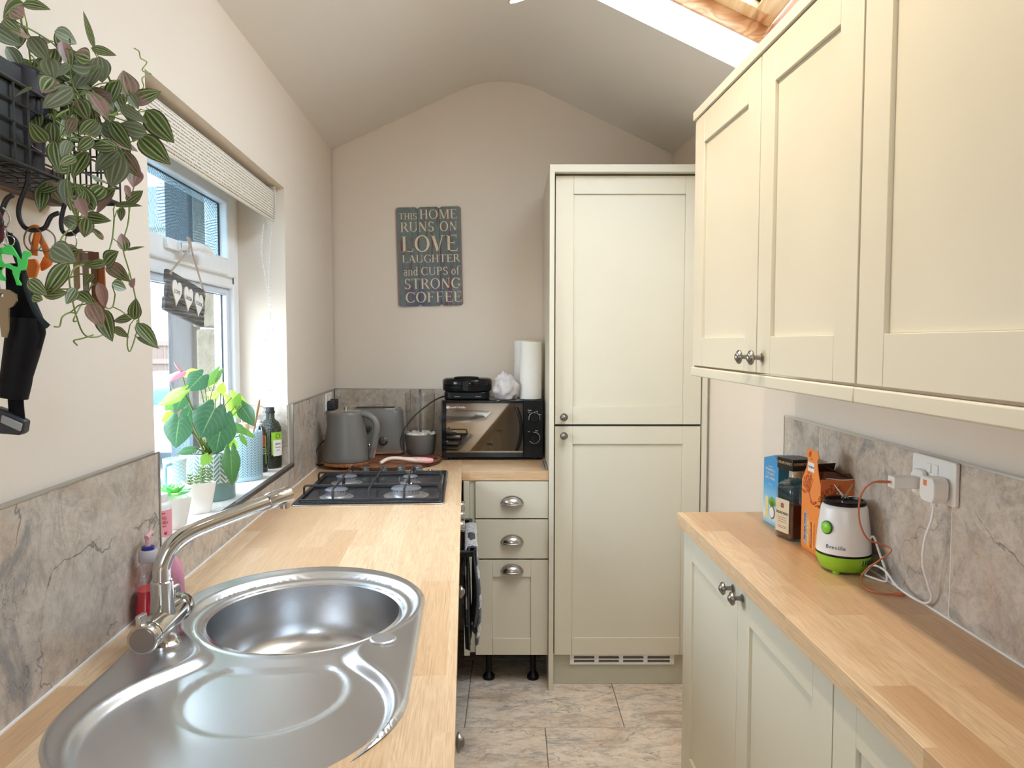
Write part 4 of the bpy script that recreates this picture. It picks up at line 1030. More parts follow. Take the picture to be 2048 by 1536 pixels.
TRAD = [
    ((0.085, 0.960, 1.871), (0.113, 0.963, 1.868), 0.012, 0.74),
    ((0.122, 0.893, 1.841), (0.093, 0.902, 1.830), 0.021, 0.94),
    ((0.137, 0.863, 1.814), (0.119, 0.871, 1.826), 0.016, 0.92),
    ((0.112, 0.872, 1.815), (0.136, 0.858, 1.796), 0.011, 0.47),
    ((0.106, 1.019, 1.837), (0.087, 1.033, 1.872), 0.016, 0.65),
    ((0.111, 0.926, 1.816), (0.123, 0.938, 1.795), 0.017, 0.11),
    ((0.096, 1.115, 1.878), (0.084, 1.114, 1.926), 0.007, 0.25),
    ((0.094, 1.115, 1.876), (0.126, 1.116, 1.867), 0.011, 0.57),
    ((0.145, 1.000, 1.810), (0.123, 0.986, 1.808), 0.025, 0.22),
    ((0.149, 0.991, 1.815), (0.134, 0.984, 1.819), 0.019, 0.92),
    ((0.109, 1.105, 1.859), (0.107, 1.113, 1.828), 0.022, 0.16),
    ((0.117, 0.950, 1.800), (0.119, 0.959, 1.778), 0.019, 0.14),
    ((0.148, 0.944, 1.789), (0.130, 0.947, 1.779), 0.012, 0.13),
    ((0.166, 0.868, 1.747), (0.162, 0.853, 1.727), 0.017, 0.87),
    ((0.186, 0.869, 1.736), (0.159, 0.860, 1.713), 0.018, 0.22),
    ((0.169, 0.818, 1.719), (0.143, 0.833, 1.716), 0.008, 0.87),
    ((0.140, 1.008, 1.776), (0.163, 1.002, 1.743), 0.02, 0.96),
    ((0.148, 1.075, 1.816), (0.131, 1.077, 1.780), 0.022, 0.68),
    ((0.134, 1.142, 1.819), (0.130, 1.133, 1.849), 0.025, 0.94),
    ((0.120, 1.188, 1.821), (0.158, 1.194, 1.840), 0.023, 0.97),
    ((0.131, 1.210, 1.814), (0.164, 1.222, 1.771), 0.029, 0.3),
    ((0.122, 1.140, 1.798), (0.160, 1.136, 1.776), 0.013, 0.17),
    ((0.169, 1.111, 1.753), (0.136, 1.101, 1.761), 0.019, 0.07),
    ((0.140, 1.163, 1.760), (0.183, 1.157, 1.721), 0.026, 0.6),
    ((0.180, 0.937, 1.720), (0.168, 0.922, 1.698), 0.016, 0.68),
    ((0.189, 0.909, 1.690), (0.174, 0.904, 1.675), 0.012, 0.31),
    ((0.148, 1.049, 1.750), (0.168, 1.058, 1.717), 0.018, 0.48),
    ((0.184, 0.976, 1.698), (0.159, 0.970, 1.696), 0.014, 0.48),
    ((0.184, 0.982, 1.693), (0.153, 0.988, 1.671), 0.02, 0.06),
    ((0.177, 1.009, 1.694), (0.157, 1.023, 1.656), 0.024, 0.02),
    ((0.149, 1.082, 1.716), (0.168, 1.090, 1.684), 0.017, 0.84),
    ((0.188, 0.868, 1.657), (0.179, 0.853, 1.645), 0.011, 0.79),
    ((0.179, 0.916, 1.674), (0.163, 0.912, 1.645), 0.021, 0.58),
    ((0.174, 0.883, 1.680), (0.174, 0.868, 1.657), 0.011, 0.05),
    ((0.151, 1.112, 1.700), (0.153, 1.102, 1.673), 0.019, 0.96),
    ((0.129, 1.136, 1.656), (0.155, 1.127, 1.670), 0.013, 0.76),
    ((0.136, 1.113, 1.675), (0.138, 1.126, 1.661), 0.009, 0.94),
    ((0.133, 1.087, 1.642), (0.169, 1.083, 1.642), 0.008, 0.35),
    ((0.179, 0.927, 1.609), (0.161, 0.928, 1.638), 0.016, 0.78),
    ((0.180, 0.953, 1.640), (0.166, 0.941, 1.620), 0.018, 0.75),
    ((0.182, 0.979, 1.643), (0.154, 0.988, 1.614), 0.021, 0.86),
    ((0.166, 0.917, 1.619), (0.181, 0.903, 1.596), 0.011, 0.95),
    ((0.155, 0.954, 1.603), (0.191, 0.942, 1.596), 0.012, 0.34),
    ((0.162, 0.945, 1.599), (0.156, 0.949, 1.577), 0.014, 0.92),
    ((0.166, 0.976, 1.577), (0.156, 0.971, 1.591), 0.006, 0.92),
    ((0.151, 1.069, 1.635), (0.148, 1.070, 1.617), 0.009, 0.31),
    ((0.129, 1.062, 1.832), (0.114, 1.056, 1.800), 0.02, 0.18),
    ((0.129, 1.027, 1.809), (0.118, 1.014, 1.785), 0.02, 0.15),
    ((0.134, 0.988, 1.761), (0.143, 0.993, 1.738), 0.019, 1.0),
    ((0.122, 1.075, 1.793), (0.143, 1.065, 1.773), 0.016, 0.05),
    ((0.146, 0.935, 1.759), (0.126, 0.949, 1.748), 0.016, 0.53),
    ((0.129, 1.065, 1.751), (0.152, 1.062, 1.735), 0.018, 0.24),
    ((0.165, 0.917, 1.716), (0.154, 0.920, 1.698), 0.012, 0.83),
    ((0.103, 0.957, 1.793), (0.118, 0.956, 1.782), 0.016, 0.42),
    ((0.167, 0.878, 1.715), (0.160, 0.865, 1.722), 0.013, 0.92),
    ((0.127, 1.093, 1.812), (0.120, 1.079, 1.794), 0.014, 0.49),
    ((0.142, 0.994, 1.718), (0.154, 1.004, 1.733), 0.017, 0.13),
    ((0.142, 1.093, 1.577), (0.135, 1.100, 1.602), 0.013, 0.95),
    ((0.128, 1.132, 1.582), (0.151, 1.136, 1.588), 0.004, 0.79),
    ((0.152, 1.011, 1.548), (0.173, 0.999, 1.563), 0.019, 0.43),
    ((0.137, 1.051, 1.552), (0.168, 1.041, 1.529), 0.016, 0.84),
    ((0.183, 0.945, 1.543), (0.160, 0.938, 1.538), 0.01, 0.45),
    ((0.156, 0.982, 1.519), (0.157, 0.997, 1.489), 0.012, 0.85),
    ((0.141, 1.054, 1.525), (0.153, 1.068, 1.519), 0.014, 0.45),
    ((0.193, 0.835, 1.529), (0.168, 0.835, 1.495), 0.018, 0.73),
    ((0.162, 0.813, 1.509), (0.179, 0.813, 1.494), 0.012, 0.29),
    ((0.158, 0.870, 1.553), (0.183, 0.867, 1.537), 0.021, 0.15),
    ((0.172, 0.899, 1.553), (0.150, 0.896, 1.546), 0.015, 0.99),
    ((0.167, 0.831, 1.495), (0.185, 0.845, 1.498), 0.01, 0.63),
    ((0.165, 0.814, 1.492), (0.175, 0.814, 1.488), 0.01, 0.34),
    ((0.162, 0.915, 1.503), (0.184, 0.903, 1.489), 0.013, 0.27),
    ((0.163, 0.943, 1.491), (0.173, 0.951, 1.462), 0.017, 0.87),
    ((0.155, 0.991, 1.484), (0.167, 0.987, 1.445), 0.02, 0.79),
    ((0.162, 1.063, 1.475), (0.134, 1.071, 1.473), 0.013, 0.69),
    ((0.140, 1.056, 1.462), (0.157, 1.061, 1.449), 0.009, 0.76),
    ((0.139, 1.126, 1.477), (0.143, 1.122, 1.506), 0.015, 0.7),
    ((0.126, 1.166, 1.470), (0.157, 1.159, 1.435), 0.017, 0.49),
    ((0.124, 1.168, 1.449), (0.153, 1.176, 1.432), 0.006, 0.69),
    ((0.137, 1.121, 1.525), (0.145, 1.115, 1.537), 0.008, 0.95),
    ((0.169, 0.921, 1.608), (0.169, 0.926, 1.630), 0.014, 0.58),
    ((0.175, 0.885, 1.505), (0.172, 0.870, 1.487), 0.011, 0.55),
    ((0.176, 0.928, 1.526), (0.168, 0.920, 1.512), 0.011, 0.67),
]
VINES = [
    [(0.090, 0.956, 1.845), (0.090, 0.960, 1.808), (0.090, 0.965, 1.776), (0.090, 0.956, 1.738), (0.090, 0.934, 1.706), (0.090, 0.918, 1.713), (0.090, 0.901, 1.730)],
    [(0.110, 0.910, 1.824), (0.110, 0.946, 1.828), (0.110, 0.985, 1.828), (0.110, 1.011, 1.813), (0.110, 1.030, 1.791), (0.110, 1.062, 1.773), (0.110, 1.097, 1.759)],
    [(0.110, 1.012, 1.832), (0.110, 1.015, 1.815), (0.110, 1.046, 1.788), (0.110, 1.083, 1.760)],
    [(0.120, 1.041, 1.767), (0.120, 1.105, 1.776), (0.120, 1.152, 1.802), (0.120, 1.185, 1.822)],
    [(0.120, 1.105, 1.776), (0.120, 1.201, 1.810), (0.120, 1.237, 1.822)],
    [(0.140, 0.952, 1.738), (0.140, 0.918, 1.716), (0.140, 0.947, 1.711), (0.140, 0.927, 1.690), (0.140, 0.945, 1.685), (0.140, 0.948, 1.668), (0.140, 0.942, 1.637), (0.140, 0.959, 1.605)],
    [(0.130, 0.985, 1.776), (0.130, 0.997, 1.768), (0.130, 0.987, 1.736), (0.130, 0.973, 1.704), (0.130, 0.978, 1.659), (0.130, 0.984, 1.636)],
    [(0.120, 1.148, 1.734), (0.120, 1.184, 1.707), (0.120, 1.176, 1.678), (0.120, 1.164, 1.651), (0.120, 1.154, 1.621), (0.120, 1.139, 1.600)],
    [(0.110, 1.213, 1.850), (0.110, 1.258, 1.864)],
    [(0.090, 1.267, 1.935), (0.090, 1.285, 1.937), (0.090, 1.291, 1.928), (0.090, 1.316, 1.930), (0.090, 1.296, 1.909), (0.090, 1.334, 1.916), (0.090, 1.295, 1.896), (0.090, 1.300, 1.882), (0.090, 1.275, 1.865), (0.090, 1.256, 1.854)],
    [(0.120, 1.162, 1.653), (0.120, 1.158, 1.628), (0.120, 1.137, 1.588), (0.120, 1.156, 1.552), (0.120, 1.172, 1.520), (0.120, 1.185, 1.476), (0.120, 1.171, 1.450), (0.120, 1.151, 1.427), (0.120, 1.142, 1.436), (0.120, 1.145, 1.453)],
    [(0.140, 1.067, 1.619), (0.140, 1.060, 1.590), (0.140, 1.045, 1.566), (0.140, 1.016, 1.538), (0.140, 0.986, 1.507), (0.140, 0.948, 1.471), (0.140, 0.956, 1.469)],
    [(0.140, 0.987, 1.531), (0.140, 1.011, 1.528), (0.140, 1.015, 1.519), (0.140, 1.033, 1.491), (0.140, 1.054, 1.492), (0.140, 1.063, 1.510)],
    [(0.150, 0.944, 1.594), (0.150, 0.906, 1.569), (0.150, 0.897, 1.548)],
    [(0.140, 0.937, 1.540), (0.140, 0.942, 1.509), (0.140, 0.953, 1.478), (0.140, 0.973, 1.451), (0.140, 1.011, 1.449), (0.140, 1.041, 1.459)],
    [(0.140, 0.996, 1.451), (0.140, 0.968, 1.446), (0.140, 0.946, 1.443), (0.140, 0.954, 1.437)],
    [(0.140, 0.953, 1.478), (0.140, 0.940, 1.479), (0.140, 0.921, 1.473), (0.140, 0.914, 1.461), (0.140, 0.902, 1.460)],
    [(0.140, 1.037, 1.550), (0.140, 0.961, 1.540), (0.140, 0.938, 1.522), (0.140, 0.882, 1.498)],
]
HOOK_A = [(0.0981, 0.9300, 1.6450), (0.0984, 0.9300, 1.6402), (0.0940, 0.9300, 1.6281), (0.0889, 0.9300, 1.6160), (0.0865, 0.9300, 1.6039), (0.0881, 0.9300, 1.5934), (0.0925, 0.9300, 1.5854), (0.0979, 0.9300, 1.5822), (0.1041, 0.9300, 1.5811), (0.1120, 0.9300, 1.5820), (0.1185, 0.9300, 1.5857), (0.1227, 0.9300, 1.5938), (0.1268, 0.9300, 1.5995), (0.1352, 0.9300, 1.6032)]
HOOK_B = [(0.1130, 0.8500, 1.5791), (0.1070, 0.8500, 1.5731), (0.0991, 0.8500, 1.5716), (0.0936, 0.8500, 1.5789), (0.0926, 0.8500, 1.5892), (0.0959, 0.8500, 1.6010), (0.1000, 0.8500, 1.6158), (0.1029, 0.8500, 1.6342)]
HOOK_B2 = [(0.0981, 0.8600, 1.5753), (0.1042, 0.8600, 1.5836), (0.1082, 0.8600, 1.5934), (0.1122, 0.8600, 1.6031), (0.1160, 0.8600, 1.6084), (0.1216, 0.8600, 1.6114)]
HOOK_C = [(0.1128, 1.0000, 1.6502), (0.1116, 1.0000, 1.6381), (0.1056, 1.0000, 1.6233), (0.1022, 1.0000, 1.6103), (0.1010, 1.0000, 1.6007), (0.1024, 1.0000, 1.5912), (0.1074, 1.0000, 1.5869), (0.1141, 1.0000, 1.5869), (0.1211, 1.0000, 1.5913), (0.1264, 1.0000, 1.6001)]
RING_A = [(0.0930, 0.9300, 1.5834), (0.0872, 0.9300, 1.5781), (0.0863, 0.9300, 1.5675), (0.0911, 0.9300, 1.5602), (0.0962, 0.9300, 1.5592)]
ORANGE_1 = [(0.0996, 0.9300, 1.5824), (0.1073, 0.9300, 1.5846), (0.1081, 0.9300, 1.5772), (0.1045, 0.9300, 1.5624), (0.1031, 0.9300, 1.5498)]
ORANGE_F = [(0.0937, 0.9300, 1.5444), (0.1060, 0.9300, 1.5456), (0.1098, 0.9300, 1.5371), (0.1052, 0.9300, 1.5223), (0.0949, 0.9300, 1.5212), (0.0921, 0.9300, 1.5286)]
ORANGE_2 = [(0.1018, 0.9400, 1.5850), (0.1055, 0.9400, 1.5744), (0.1113, 0.9400, 1.5617), (0.1151, 0.9400, 1.5510), (0.1200, 0.9400, 1.5425)]
ORANGE_G = [(0.1109, 0.9400, 1.5510), (0.1180, 0.9400, 1.5446), (0.1199, 0.9400, 1.5404), (0.1135, 0.9400, 1.5350), (0.1061, 0.9400, 1.5307), (0.1054, 0.9400, 1.5403)]
CAMEL = [(0.1044, 0.8600, 1.5504), (0.1092, 0.8600, 1.5509), (0.1131, 0.8600, 1.5538), (0.1169, 0.8600, 1.5539), (0.1200, 0.8600, 1.5495), (0.1231, 0.8600, 1.5437), (0.1267, 0.8600, 1.5369), (0.1288, 0.8600, 1.5369), (0.1303, 0.8600, 1.5457), (0.1327, 0.8600, 1.5472), (0.1370, 0.8600, 1.5462), (0.1391, 0.8600, 1.5438), (0.1377, 0.8600, 1.5408), (0.1348, 0.8600, 1.5398), (0.1341, 0.8600, 1.5320), (0.1320, 0.8600, 1.5251), (0.1262, 0.8600, 1.5241), (0.1247, 0.8600, 1.5202), (0.1235, 0.8600, 1.5143), (0.1266, 0.8600, 1.5094), (0.1261, 0.8600, 1.5069), (0.1223, 0.8600, 1.5074), (0.1206, 0.8600, 1.5143), (0.1185, 0.8600, 1.5201), (0.1177, 0.8600, 1.5250), (0.1121, 0.8600, 1.5275), (0.1074, 0.8600, 1.5279), (0.1049, 0.8600, 1.5250), (0.1052, 0.8600, 1.5201), (0.1093, 0.8600, 1.5152), (0.1087, 0.8600, 1.5122), (0.1045, 0.8600, 1.5127), (0.1005, 0.8600, 1.5200), (0.0989, 0.8600, 1.5279), (0.0983, 0.8600, 1.5386), (0.1005, 0.8600, 1.5464)]
CAMEL_HOLE = [(0.1051, 0.8600, 1.5435), (0.1099, 0.8600, 1.5431), (0.1202, 0.8600, 1.5417), (0.1234, 0.8600, 1.5388), (0.1246, 0.8600, 1.5319), (0.1240, 0.8600, 1.5280), (0.1179, 0.8600, 1.5299), (0.1142, 0.8600, 1.5324), (0.1094, 0.8600, 1.5318), (0.1058, 0.8600, 1.5357)]
KEY = [(0.1085, 0.8500, 1.4959), (0.1134, 0.8500, 1.5017), (0.1227, 0.8500, 1.5008), (0.1296, 0.8500, 1.4960), (0.1302, 0.8500, 1.4882), (0.1258, 0.8500, 1.4823), (0.1210, 0.8500, 1.4794), (0.1196, 0.8500, 1.4550), (0.1170, 0.8500, 1.4462), (0.1123, 0.8500, 1.4472), (0.1109, 0.8500, 1.4599), (0.1106, 0.8500, 1.4784), (0.1042, 0.8500, 1.4813)]
STRAP = [(0.1114, 0.8700, 1.5645), (0.1159, 0.8700, 1.5586), (0.1184, 0.8700, 1.5468), (0.1225, 0.8700, 1.5290), (0.1255, 0.8700, 1.5052), (0.1316, 0.8700, 1.4853), (0.1388, 0.8700, 1.4704), (0.1490, 0.8700, 1.4594)]
POUCH = [(0.0974, 0.8800, 1.5299), (0.1149, 0.8800, 1.5300), (0.1211, 0.8800, 1.5140), (0.1289, 0.8800, 1.4879), (0.1388, 0.8800, 1.4626), (0.1384, 0.8800, 1.4515), (0.1299, 0.8800, 1.4292)]
TUBE = [(0.1210, 0.8800, 1.4529), (0.1127, 0.8800, 1.4296), (0.1050, 0.8800, 1.4046), (0.1002, 0.8800, 1.3764)]
TUBE_W = [(0.0896, 0.8800, 1.4358), (0.1347, 0.8800, 1.4358), (0.0890, 0.8800, 1.3968), (0.1213, 0.8800, 1.3967)]
STRAP_LOW = [(0.1017, 0.8800, 1.3748), (0.1022, 0.8800, 1.3591), (0.1029, 0.8800, 1.3472)]
LIGHT = [(0.0809, 0.8800, 1.3623), (0.1150, 0.8800, 1.3456), (0.1122, 0.8800, 1.3322), (0.1068, 0.8800, 1.3291), (0.0798, 0.8800, 1.3316)]
LIGHT_W = [(0.0904, 0.8800, 1.3544), (0.1134, 0.8800, 1.3432), (0.1108, 0.8800, 1.3338), (0.0882, 0.8800, 1.3450)]
RED = [(0.1031, 0.8600, 1.5918), (0.1104, 0.8600, 1.5934), (0.1130, 0.8600, 1.5845), (0.1147, 0.8600, 1.5733), (0.1127, 0.8600, 1.5582), (0.1074, 0.8600, 1.5522), (0.1002, 0.8600, 1.5521)]
CHAIN = [(0.1119, 0.8600, 1.5957), (0.1168, 0.8600, 1.5905), (0.1194, 0.8600, 1.5823), (0.1170, 0.8600, 1.5770), (0.1131, 0.8600, 1.5695), (0.1136, 0.8600, 1.5620), (0.1155, 0.8600, 1.5553)]
POT = [(0.0716, 0.9300, 1.8045), (0.0955, 0.9300, 1.8081), (0.1155, 0.9300, 1.7843), (0.1201, 0.9300, 1.7419), (0.0684, 0.9300, 1.7165)]
# ================================================================= LEAVES
def leaf(m, B, T, N, W, heart=False, fold=.18, curl=.12, nu=6, nv=9, r=None):
    B, T = Vector(B), Vector(T); ax = T - B; L = ax.length
    if L < 1e-4: return
    ax.normalize(); N = Vector(N); N = (N - ax * N.dot(ax))
    if N.length < 1e-3: N = Vector((0, 0, 1)) - ax * ax.z
    N.normalize(); S = ax.cross(N)
    b0 = len(m.v); vs = []; fs = []
    for j in range(nv + 1):
        s = j / nv
        if heart: f = (0.62 + 2.6 * s - 5.0 * s * s + 1.78 * s ** 3) if s < .3 else max(0, 1 - ((s - .3) / .7) ** 1.6) * 1.0
        else: f = max(0, sin(PI * s ** .72)) ** .85
        if heart and s < .3: f = .70 + .30 * sin(PI / 2 * s / .3)
        for i in range(nu + 1):
            t = 2 * i / nu - 1
            al = L * s
            if heart: al -= L * .26 * sin(PI * min(abs(t) ** .9, 1)) * (1 - s) ** 2 
            x = t * W / 2 * f
            if heart and s == 0: x = t * W / 2 * f
            h = fold * abs(t) * W / 2 * f * 1.0 - curl * L * (s - .35) ** 2 - (.10 * W * t * t * f if heart else 0)
            p = B + ax * al + S * x + N * h
            vs.append(p); m.uv[b0 + len(vs) - 1] = (t * .5 + .5, s)
    n = nu + 1
    for j in range(nv):
        for i in range(nu): fs.append((j * n + i, j * n + i + 1, (j + 1) * n + i + 1, (j + 1) * n + i))
    m.add(vs, fs, r)
def leafmat(name, colf, rough=.35, transl=.35):
    n = NT(name); uvn = n.n('ShaderNodeUVMap'); se = n.n('ShaderNodeSeparateXYZ'); n.l(uvn.outputs[0], se.inputs[0])
    t = n.math('ABSOLUTE', n.math('MULTIPLY', n.math('SUBTRACT', se.outputs[0], .5), 2.0))
    c = colf(n, t, se.outputs[1], n.attr(), se.outputs[0])
    n.set(color=c, rough=rough)
    tl = n.n('ShaderNodeBsdfTranslucent'); n.l(c, tl.inputs[0])
    mx = n.n('ShaderNodeMixShader'); mx.inputs[0].default_value = transl
    n.l(n.b.outputs[0], mx.inputs[1]); n.l(tl.outputs[0], mx.inputs[2]); n.l(mx.outputs[0], n.out.inputs[0])
    return n.mat
def c_trad(n, t, v, r, u):
    nz = n.noise(n.obj(), 22, 4, .6, .6)
    tt = n.math('ADD', t, n.math('MULTIPLY', n.math('SUBTRACT', nz, .5), .10))
    c = n.ramp(tt, [(0.0, (.03, .07, .015)), (.12, (.08, .16, .03)), (.19, (.50, .50, .33)), (.26, (.46, .40, .32)), (.33, (.09, .17, .03)), (.64, (.12, .21, .045)), (.76, (.50, .50, .34)), (.82, (.16, .18, .08)), (.90, (.05, .06, .03)), (1, (.10, .09, .06))])
    c = n.mix(n.math('MULTIPLY', n.math('MULTIPLY', n.math('GREATER_THAN', r, .80), .8), n.ramp(nz, [(.42, (0, 0, 0)), (.55, (1, 1, 1))])), c, (.46, .26, .27))
    return n.mix(n.math('MULTIPLY', n.math('LESS_THAN', r, .25), .45), c, (.32, .36, .30))
M_TRAD = leafmat('striped_tradescantia_leaf', c_trad, .42, .15)
def c_anth(n, t, v, r, u):
    c = n.ramp(r, [(0.0, (.045, .125, .075)), (.3, (.075, .20, .08)), (.55, (.18, .36, .06)), (.8, (.40, .62, .06)), (1, (.55, .74, .10))])  # yellow-green end of the ramp colours in the glow of backlit leaves
    vein = n.math('LESS_THAN', t, .035)
    sv = n.math('ABSOLUTE', n.math('SINE', n.math('MULTIPLY', n.math('SUBTRACT', n.math('MULTIPLY', v, 1.0), n.math('MULTIPLY', t, .35)), 22.0)))
    sv = n.math('MULTIPLY', n.math('LESS_THAN', sv, .10), .35)
    return n.mix(n.math('MAXIMUM', n.math('MULTIPLY', vein, .6), sv), c, (.30, .50, .20))
M_ANTH = leafmat('anthurium_leaf', c_anth, .28, .35)
M_STEM = plain('pale_green_stem', (.22, .30, .07), .5, var=.2)
CAMV = Vector((.25, -1, .12))
# ================================================================= WALL RACK AND ITS PLANT
def lroot(name, label, cat, p, group=None):
    t = thing(name, label, cat, LW(*p), LA, group); t['_o'] = 0; del t['_o']; return t, Vector(p)
def sh_(m, o): m.v = [Vector(p) - o for p in m.v]; return m
t, o = lroot('wall_rack', 'black wire basket shelf with hooks on a wooden rail, left wall', 'rack', (0.002, .95, 1.655))
m = MB(); m.box(.001, .021, .62, 1.165, 1.652, 1.702); sh_(m, o).build('wooden_rail', M_DARKWOOD, t, bevel=.002)
m = MB(); X0, X1, Y0, Y1, Z0, Z1 = .024, .108, .62, 1.160, 1.656, 1.752; r_ = .0016
for z in (Z0, Z1): m.tube([(X0, Y0, z), (X1, Y0, z), (X1, Y1, z), (X0, Y1, z)], .0028, 6, closed=True)
for zz in (1.680, 1.704, 1.728): m.tube([(X0, Y0, zz), (X1, Y0, zz), (X1, Y1, zz), (X0, Y1, zz)], r_, 5, closed=True)
k = 0; y = Y0
while y <= Y1 + .001: m.tube([(X0, y, Z1), (X0, y, Z0), (X1, y, Z0), (X1, y, Z1)], r_, 5); y += .030
for i in range(1, 5): x = X0 + (X1 - X0) * i / 5; m.tube([(x, Y0, Z1), (x, Y0, Z0), (x, Y1, Z0), (x, Y1, Z1)], r_, 5)
sh_(m, o).build('wire_basket', M_WIRE, t, smooth=60)
for yy in (.80, 1.10):
    m = MB(); m.box(.0215, .0255, yy - .012, yy + .012, 1.660, 1.690); sh_(m, o).build('bracket', M_WIRE, t)
def smoothL(l, n=6): return smoothpath(l, n)
HK = [[(.100, .93, 1.6545)] + HOOK_A[1:], [(.103, .85, 1.6545)] + HOOK_B[:-1][::-1] + HOOK_B2, [(.1045, 1.0, 1.6545)] + HOOK_C[1:]]
for h_ in HK:
    m = MB(); m.tube(smoothL(h_, 5), .0030, 8); sh_(m, o).build('hook', M_WIRE, t, smooth=60)
t, o = lroot('storage_tray', 'black plastic tray standing inside the wire basket on the left wall', 'tray', (.066, .85, 1.6585))
m = MB(); X0, X1, Y0, Y1 = .0275, .1045, .635, .915
m.box(X0, X1, Y0, Y1, 1.6585, 1.662)
for a_, b_, c_, d_ in ((X0, X0 + .002, Y0, Y1), (X1 - .002, X1, Y0, Y1), (X0, X1, Y0, Y0 + .002), (X0, X1, Y1 - .002, Y1)): m.box(a_, b_, c_, d_, 1.660, 1.775)
sh_(m, o).build('tray', plain('black_tray_plastic', (.008, .008, .010), .5), t, bevel=.0008)
# trailing plant in a navy pot
t, o = lroot('trailing_plant', 'artificial striped trailing plant spilling from a navy pot on the wall rack', 'plant', (.066, .98, 1.659))
m = MB(); m.lathe([(0, 0), (.030, 0), (.034, .02), (.039, .085), (.0405, .125), (.038, .128), (.036, .12), (.0, .115)], 32, (0, -.02, .0))
m.build('pot', plain('navy_pot', (.012, .013, .03), .35), t, smooth=40)
m = MB(); random.seed(11)
for B, T, W_, c in TRAD:
    N = CAMV + Vector((random.uniform(-.5, .5), 0, random.uniform(-.4, .6)))
    B, T = Vector(B), Vector(T); B, T = B + (B - T) * .06, T + (T - B) * .08
    leaf(m, B - o, T - o, N, W_ * 1.35, r=c, fold=.22, curl=random.uniform(-.05, .25), nu=6, nv=8)
# extra leaves that fill the crown of the pot
for k in range(46):
    a_ = random.uniform(0, 2 * PI); rr = random.uniform(.01, .05); ht = random.uniform(.10, .17)
    B = Vector((rr * cos(a_) * .7 + .008, rr * sin(a_) + random.uniform(-.02, .10), ht))
    B.x = min(max(B.x, -.03), .06)
    d = Vector((random.uniform(.0, .8), random.uniform(-.8, 1), random.uniform(-.6, .6))).normalized() * random.uniform(.03, .045)
    leaf(m, B, B + d, (random.uniform(-.2, 1), -1, random.uniform(0, 1)), random.uniform(.020, .028), r=random.random(), fold=.25)
for k in range(64):
    q = VINES[random.choice([1, 2, 3, 6, 6, 5])]; p = Vector(random.choice(q)) - o + Vector((random.uniform(-.05, .015), random.uniform(-.02, .04), random.uniform(-.03, .03)))
    d = Vector((random.uniform(-.2, .6), random.uniform(-.6, 1), random.uniform(-1, .3))).normalized() * random.uniform(.028, .042)
    leaf(m, p, p + d, (random.uniform(-.2, 1), -1, random.uniform(0, 1)), random.uniform(.018, .026), r=random.random(), fold=.25)
m.build('foliage', M_TRAD, t, smooth=70)
m = MB()
for vpts in VINES: m.tube([Vector(p) - o for p in smoothpath(vpts, 5)], .0011, 5)
for B, T, W_, c in TRAD:
    B = Vector(B) - o; best = min((Vector(p) - o for q in VINES for p in q), key=lambda p: (p - B).length)
    if (best - B).length < .09: m.tube([best, best.lerp(B, .5) + Vector((0, -.004, .003)), B], .0009, 4)
for y_, z_ in ((-.02, .10), (.0, .11), (.03, .10)):
    m.tube(smoothpath([(0, -.02, .11), (.02, y_, z_ + .04), (.04, y_ + .03, z_), (.05, y_ + .06, z_ - .04)], 5), .0011, 5)
m.build('stems', M_STEM, t, smooth=60)
# ---- keys and tags
def flat(m, outl, th, o, y=None):
    pts = [Vector(p) - o for p in outl]; n = len(pts)
    A_ = sum(pts[i].x * pts[(i + 1) % n].z - pts[(i + 1) % n].x * pts[i].z for i in range(n))
    if A_ < 0: pts = pts[::-1]
    vs = [p + Vector((0, -th / 2, 0)) for p in pts] + [p + Vector((0, th / 2, 0)) for p in pts]
    fs = [tuple(range(n)), tuple(range(n, 2 * n))[::-1]] + [((i + 1) % n, i, i + n, (i + 1) % n + n) for i in range(n)]
    m.add(vs, fs)
def flat_hole(m, outl, hole, th, o):
    V = [Vector((Vector(p) - o).xz).to_3d() for p in outl]; Hh = [Vector((Vector(p) - o).xz).to_3d() for p in hole]
    y = Vector(outl[0]).y - o.y; tris = geometry.tessellate_polygon([V, Hh]); allp = V + Hh; n = len(allp); no = len(V)
    vs = [(p.x, y - th / 2, p.y) for p in allp] + [(p.x, y + th / 2, p.y) for p in allp]
    fs = [tuple(f) for f in tris] + [tuple(i + n for i in f)[::-1] for f in tris]
    fs += [(i, (i + 1) % no, (i + 1) % no + n, i + n) for i in range(no)] + [(no + i, no + (i + 1) % len(Hh), no + (i + 1) % len(Hh) + n, no + i + n) for i in range(len(Hh))]
    m.add(vs, fs)
def ringm(m, c, r, rad=.0009, axis=(0, 1, 0), seg=20):
    c = Vector(c); q = Vector((0, 0, 1)).rotation_difference(Vector(axis).normalized())
    m.tube([c + q @ Vector((r * cos(2 * PI * k / seg), r * sin(2 * PI * k / seg), 0)) for k in range(seg)], rad, 6, closed=True)
M_ORNG = plain('orange_leather', (.90, .24, .03), .5, var=.1); M_LIME = plain('lime_green_enamel', (.08, .80, .16), .35); M_BRASS = plain('dull_brass', (.33, .26, .17), .32, .9)
t, o = lroot('orange_key_fob', 'orange leather loop key fob hanging on a ring from the middle hook', 'key ring', (.106, .93, 1.5822))
m = MB(); ringm(m, Vector((.106, .925, 1.5690)) - o, .0150, .0010, (.35, 1, 0)); m.build('ring', M_PEWTER, t, smooth=60)
m = MB(); ringm(m, Vector((.112, .934, 1.5700)) - o, .0140, .0010, (-.5, 1, 0)); m.build('ring', M_PEWTER, t, smooth=60)
m = MB()
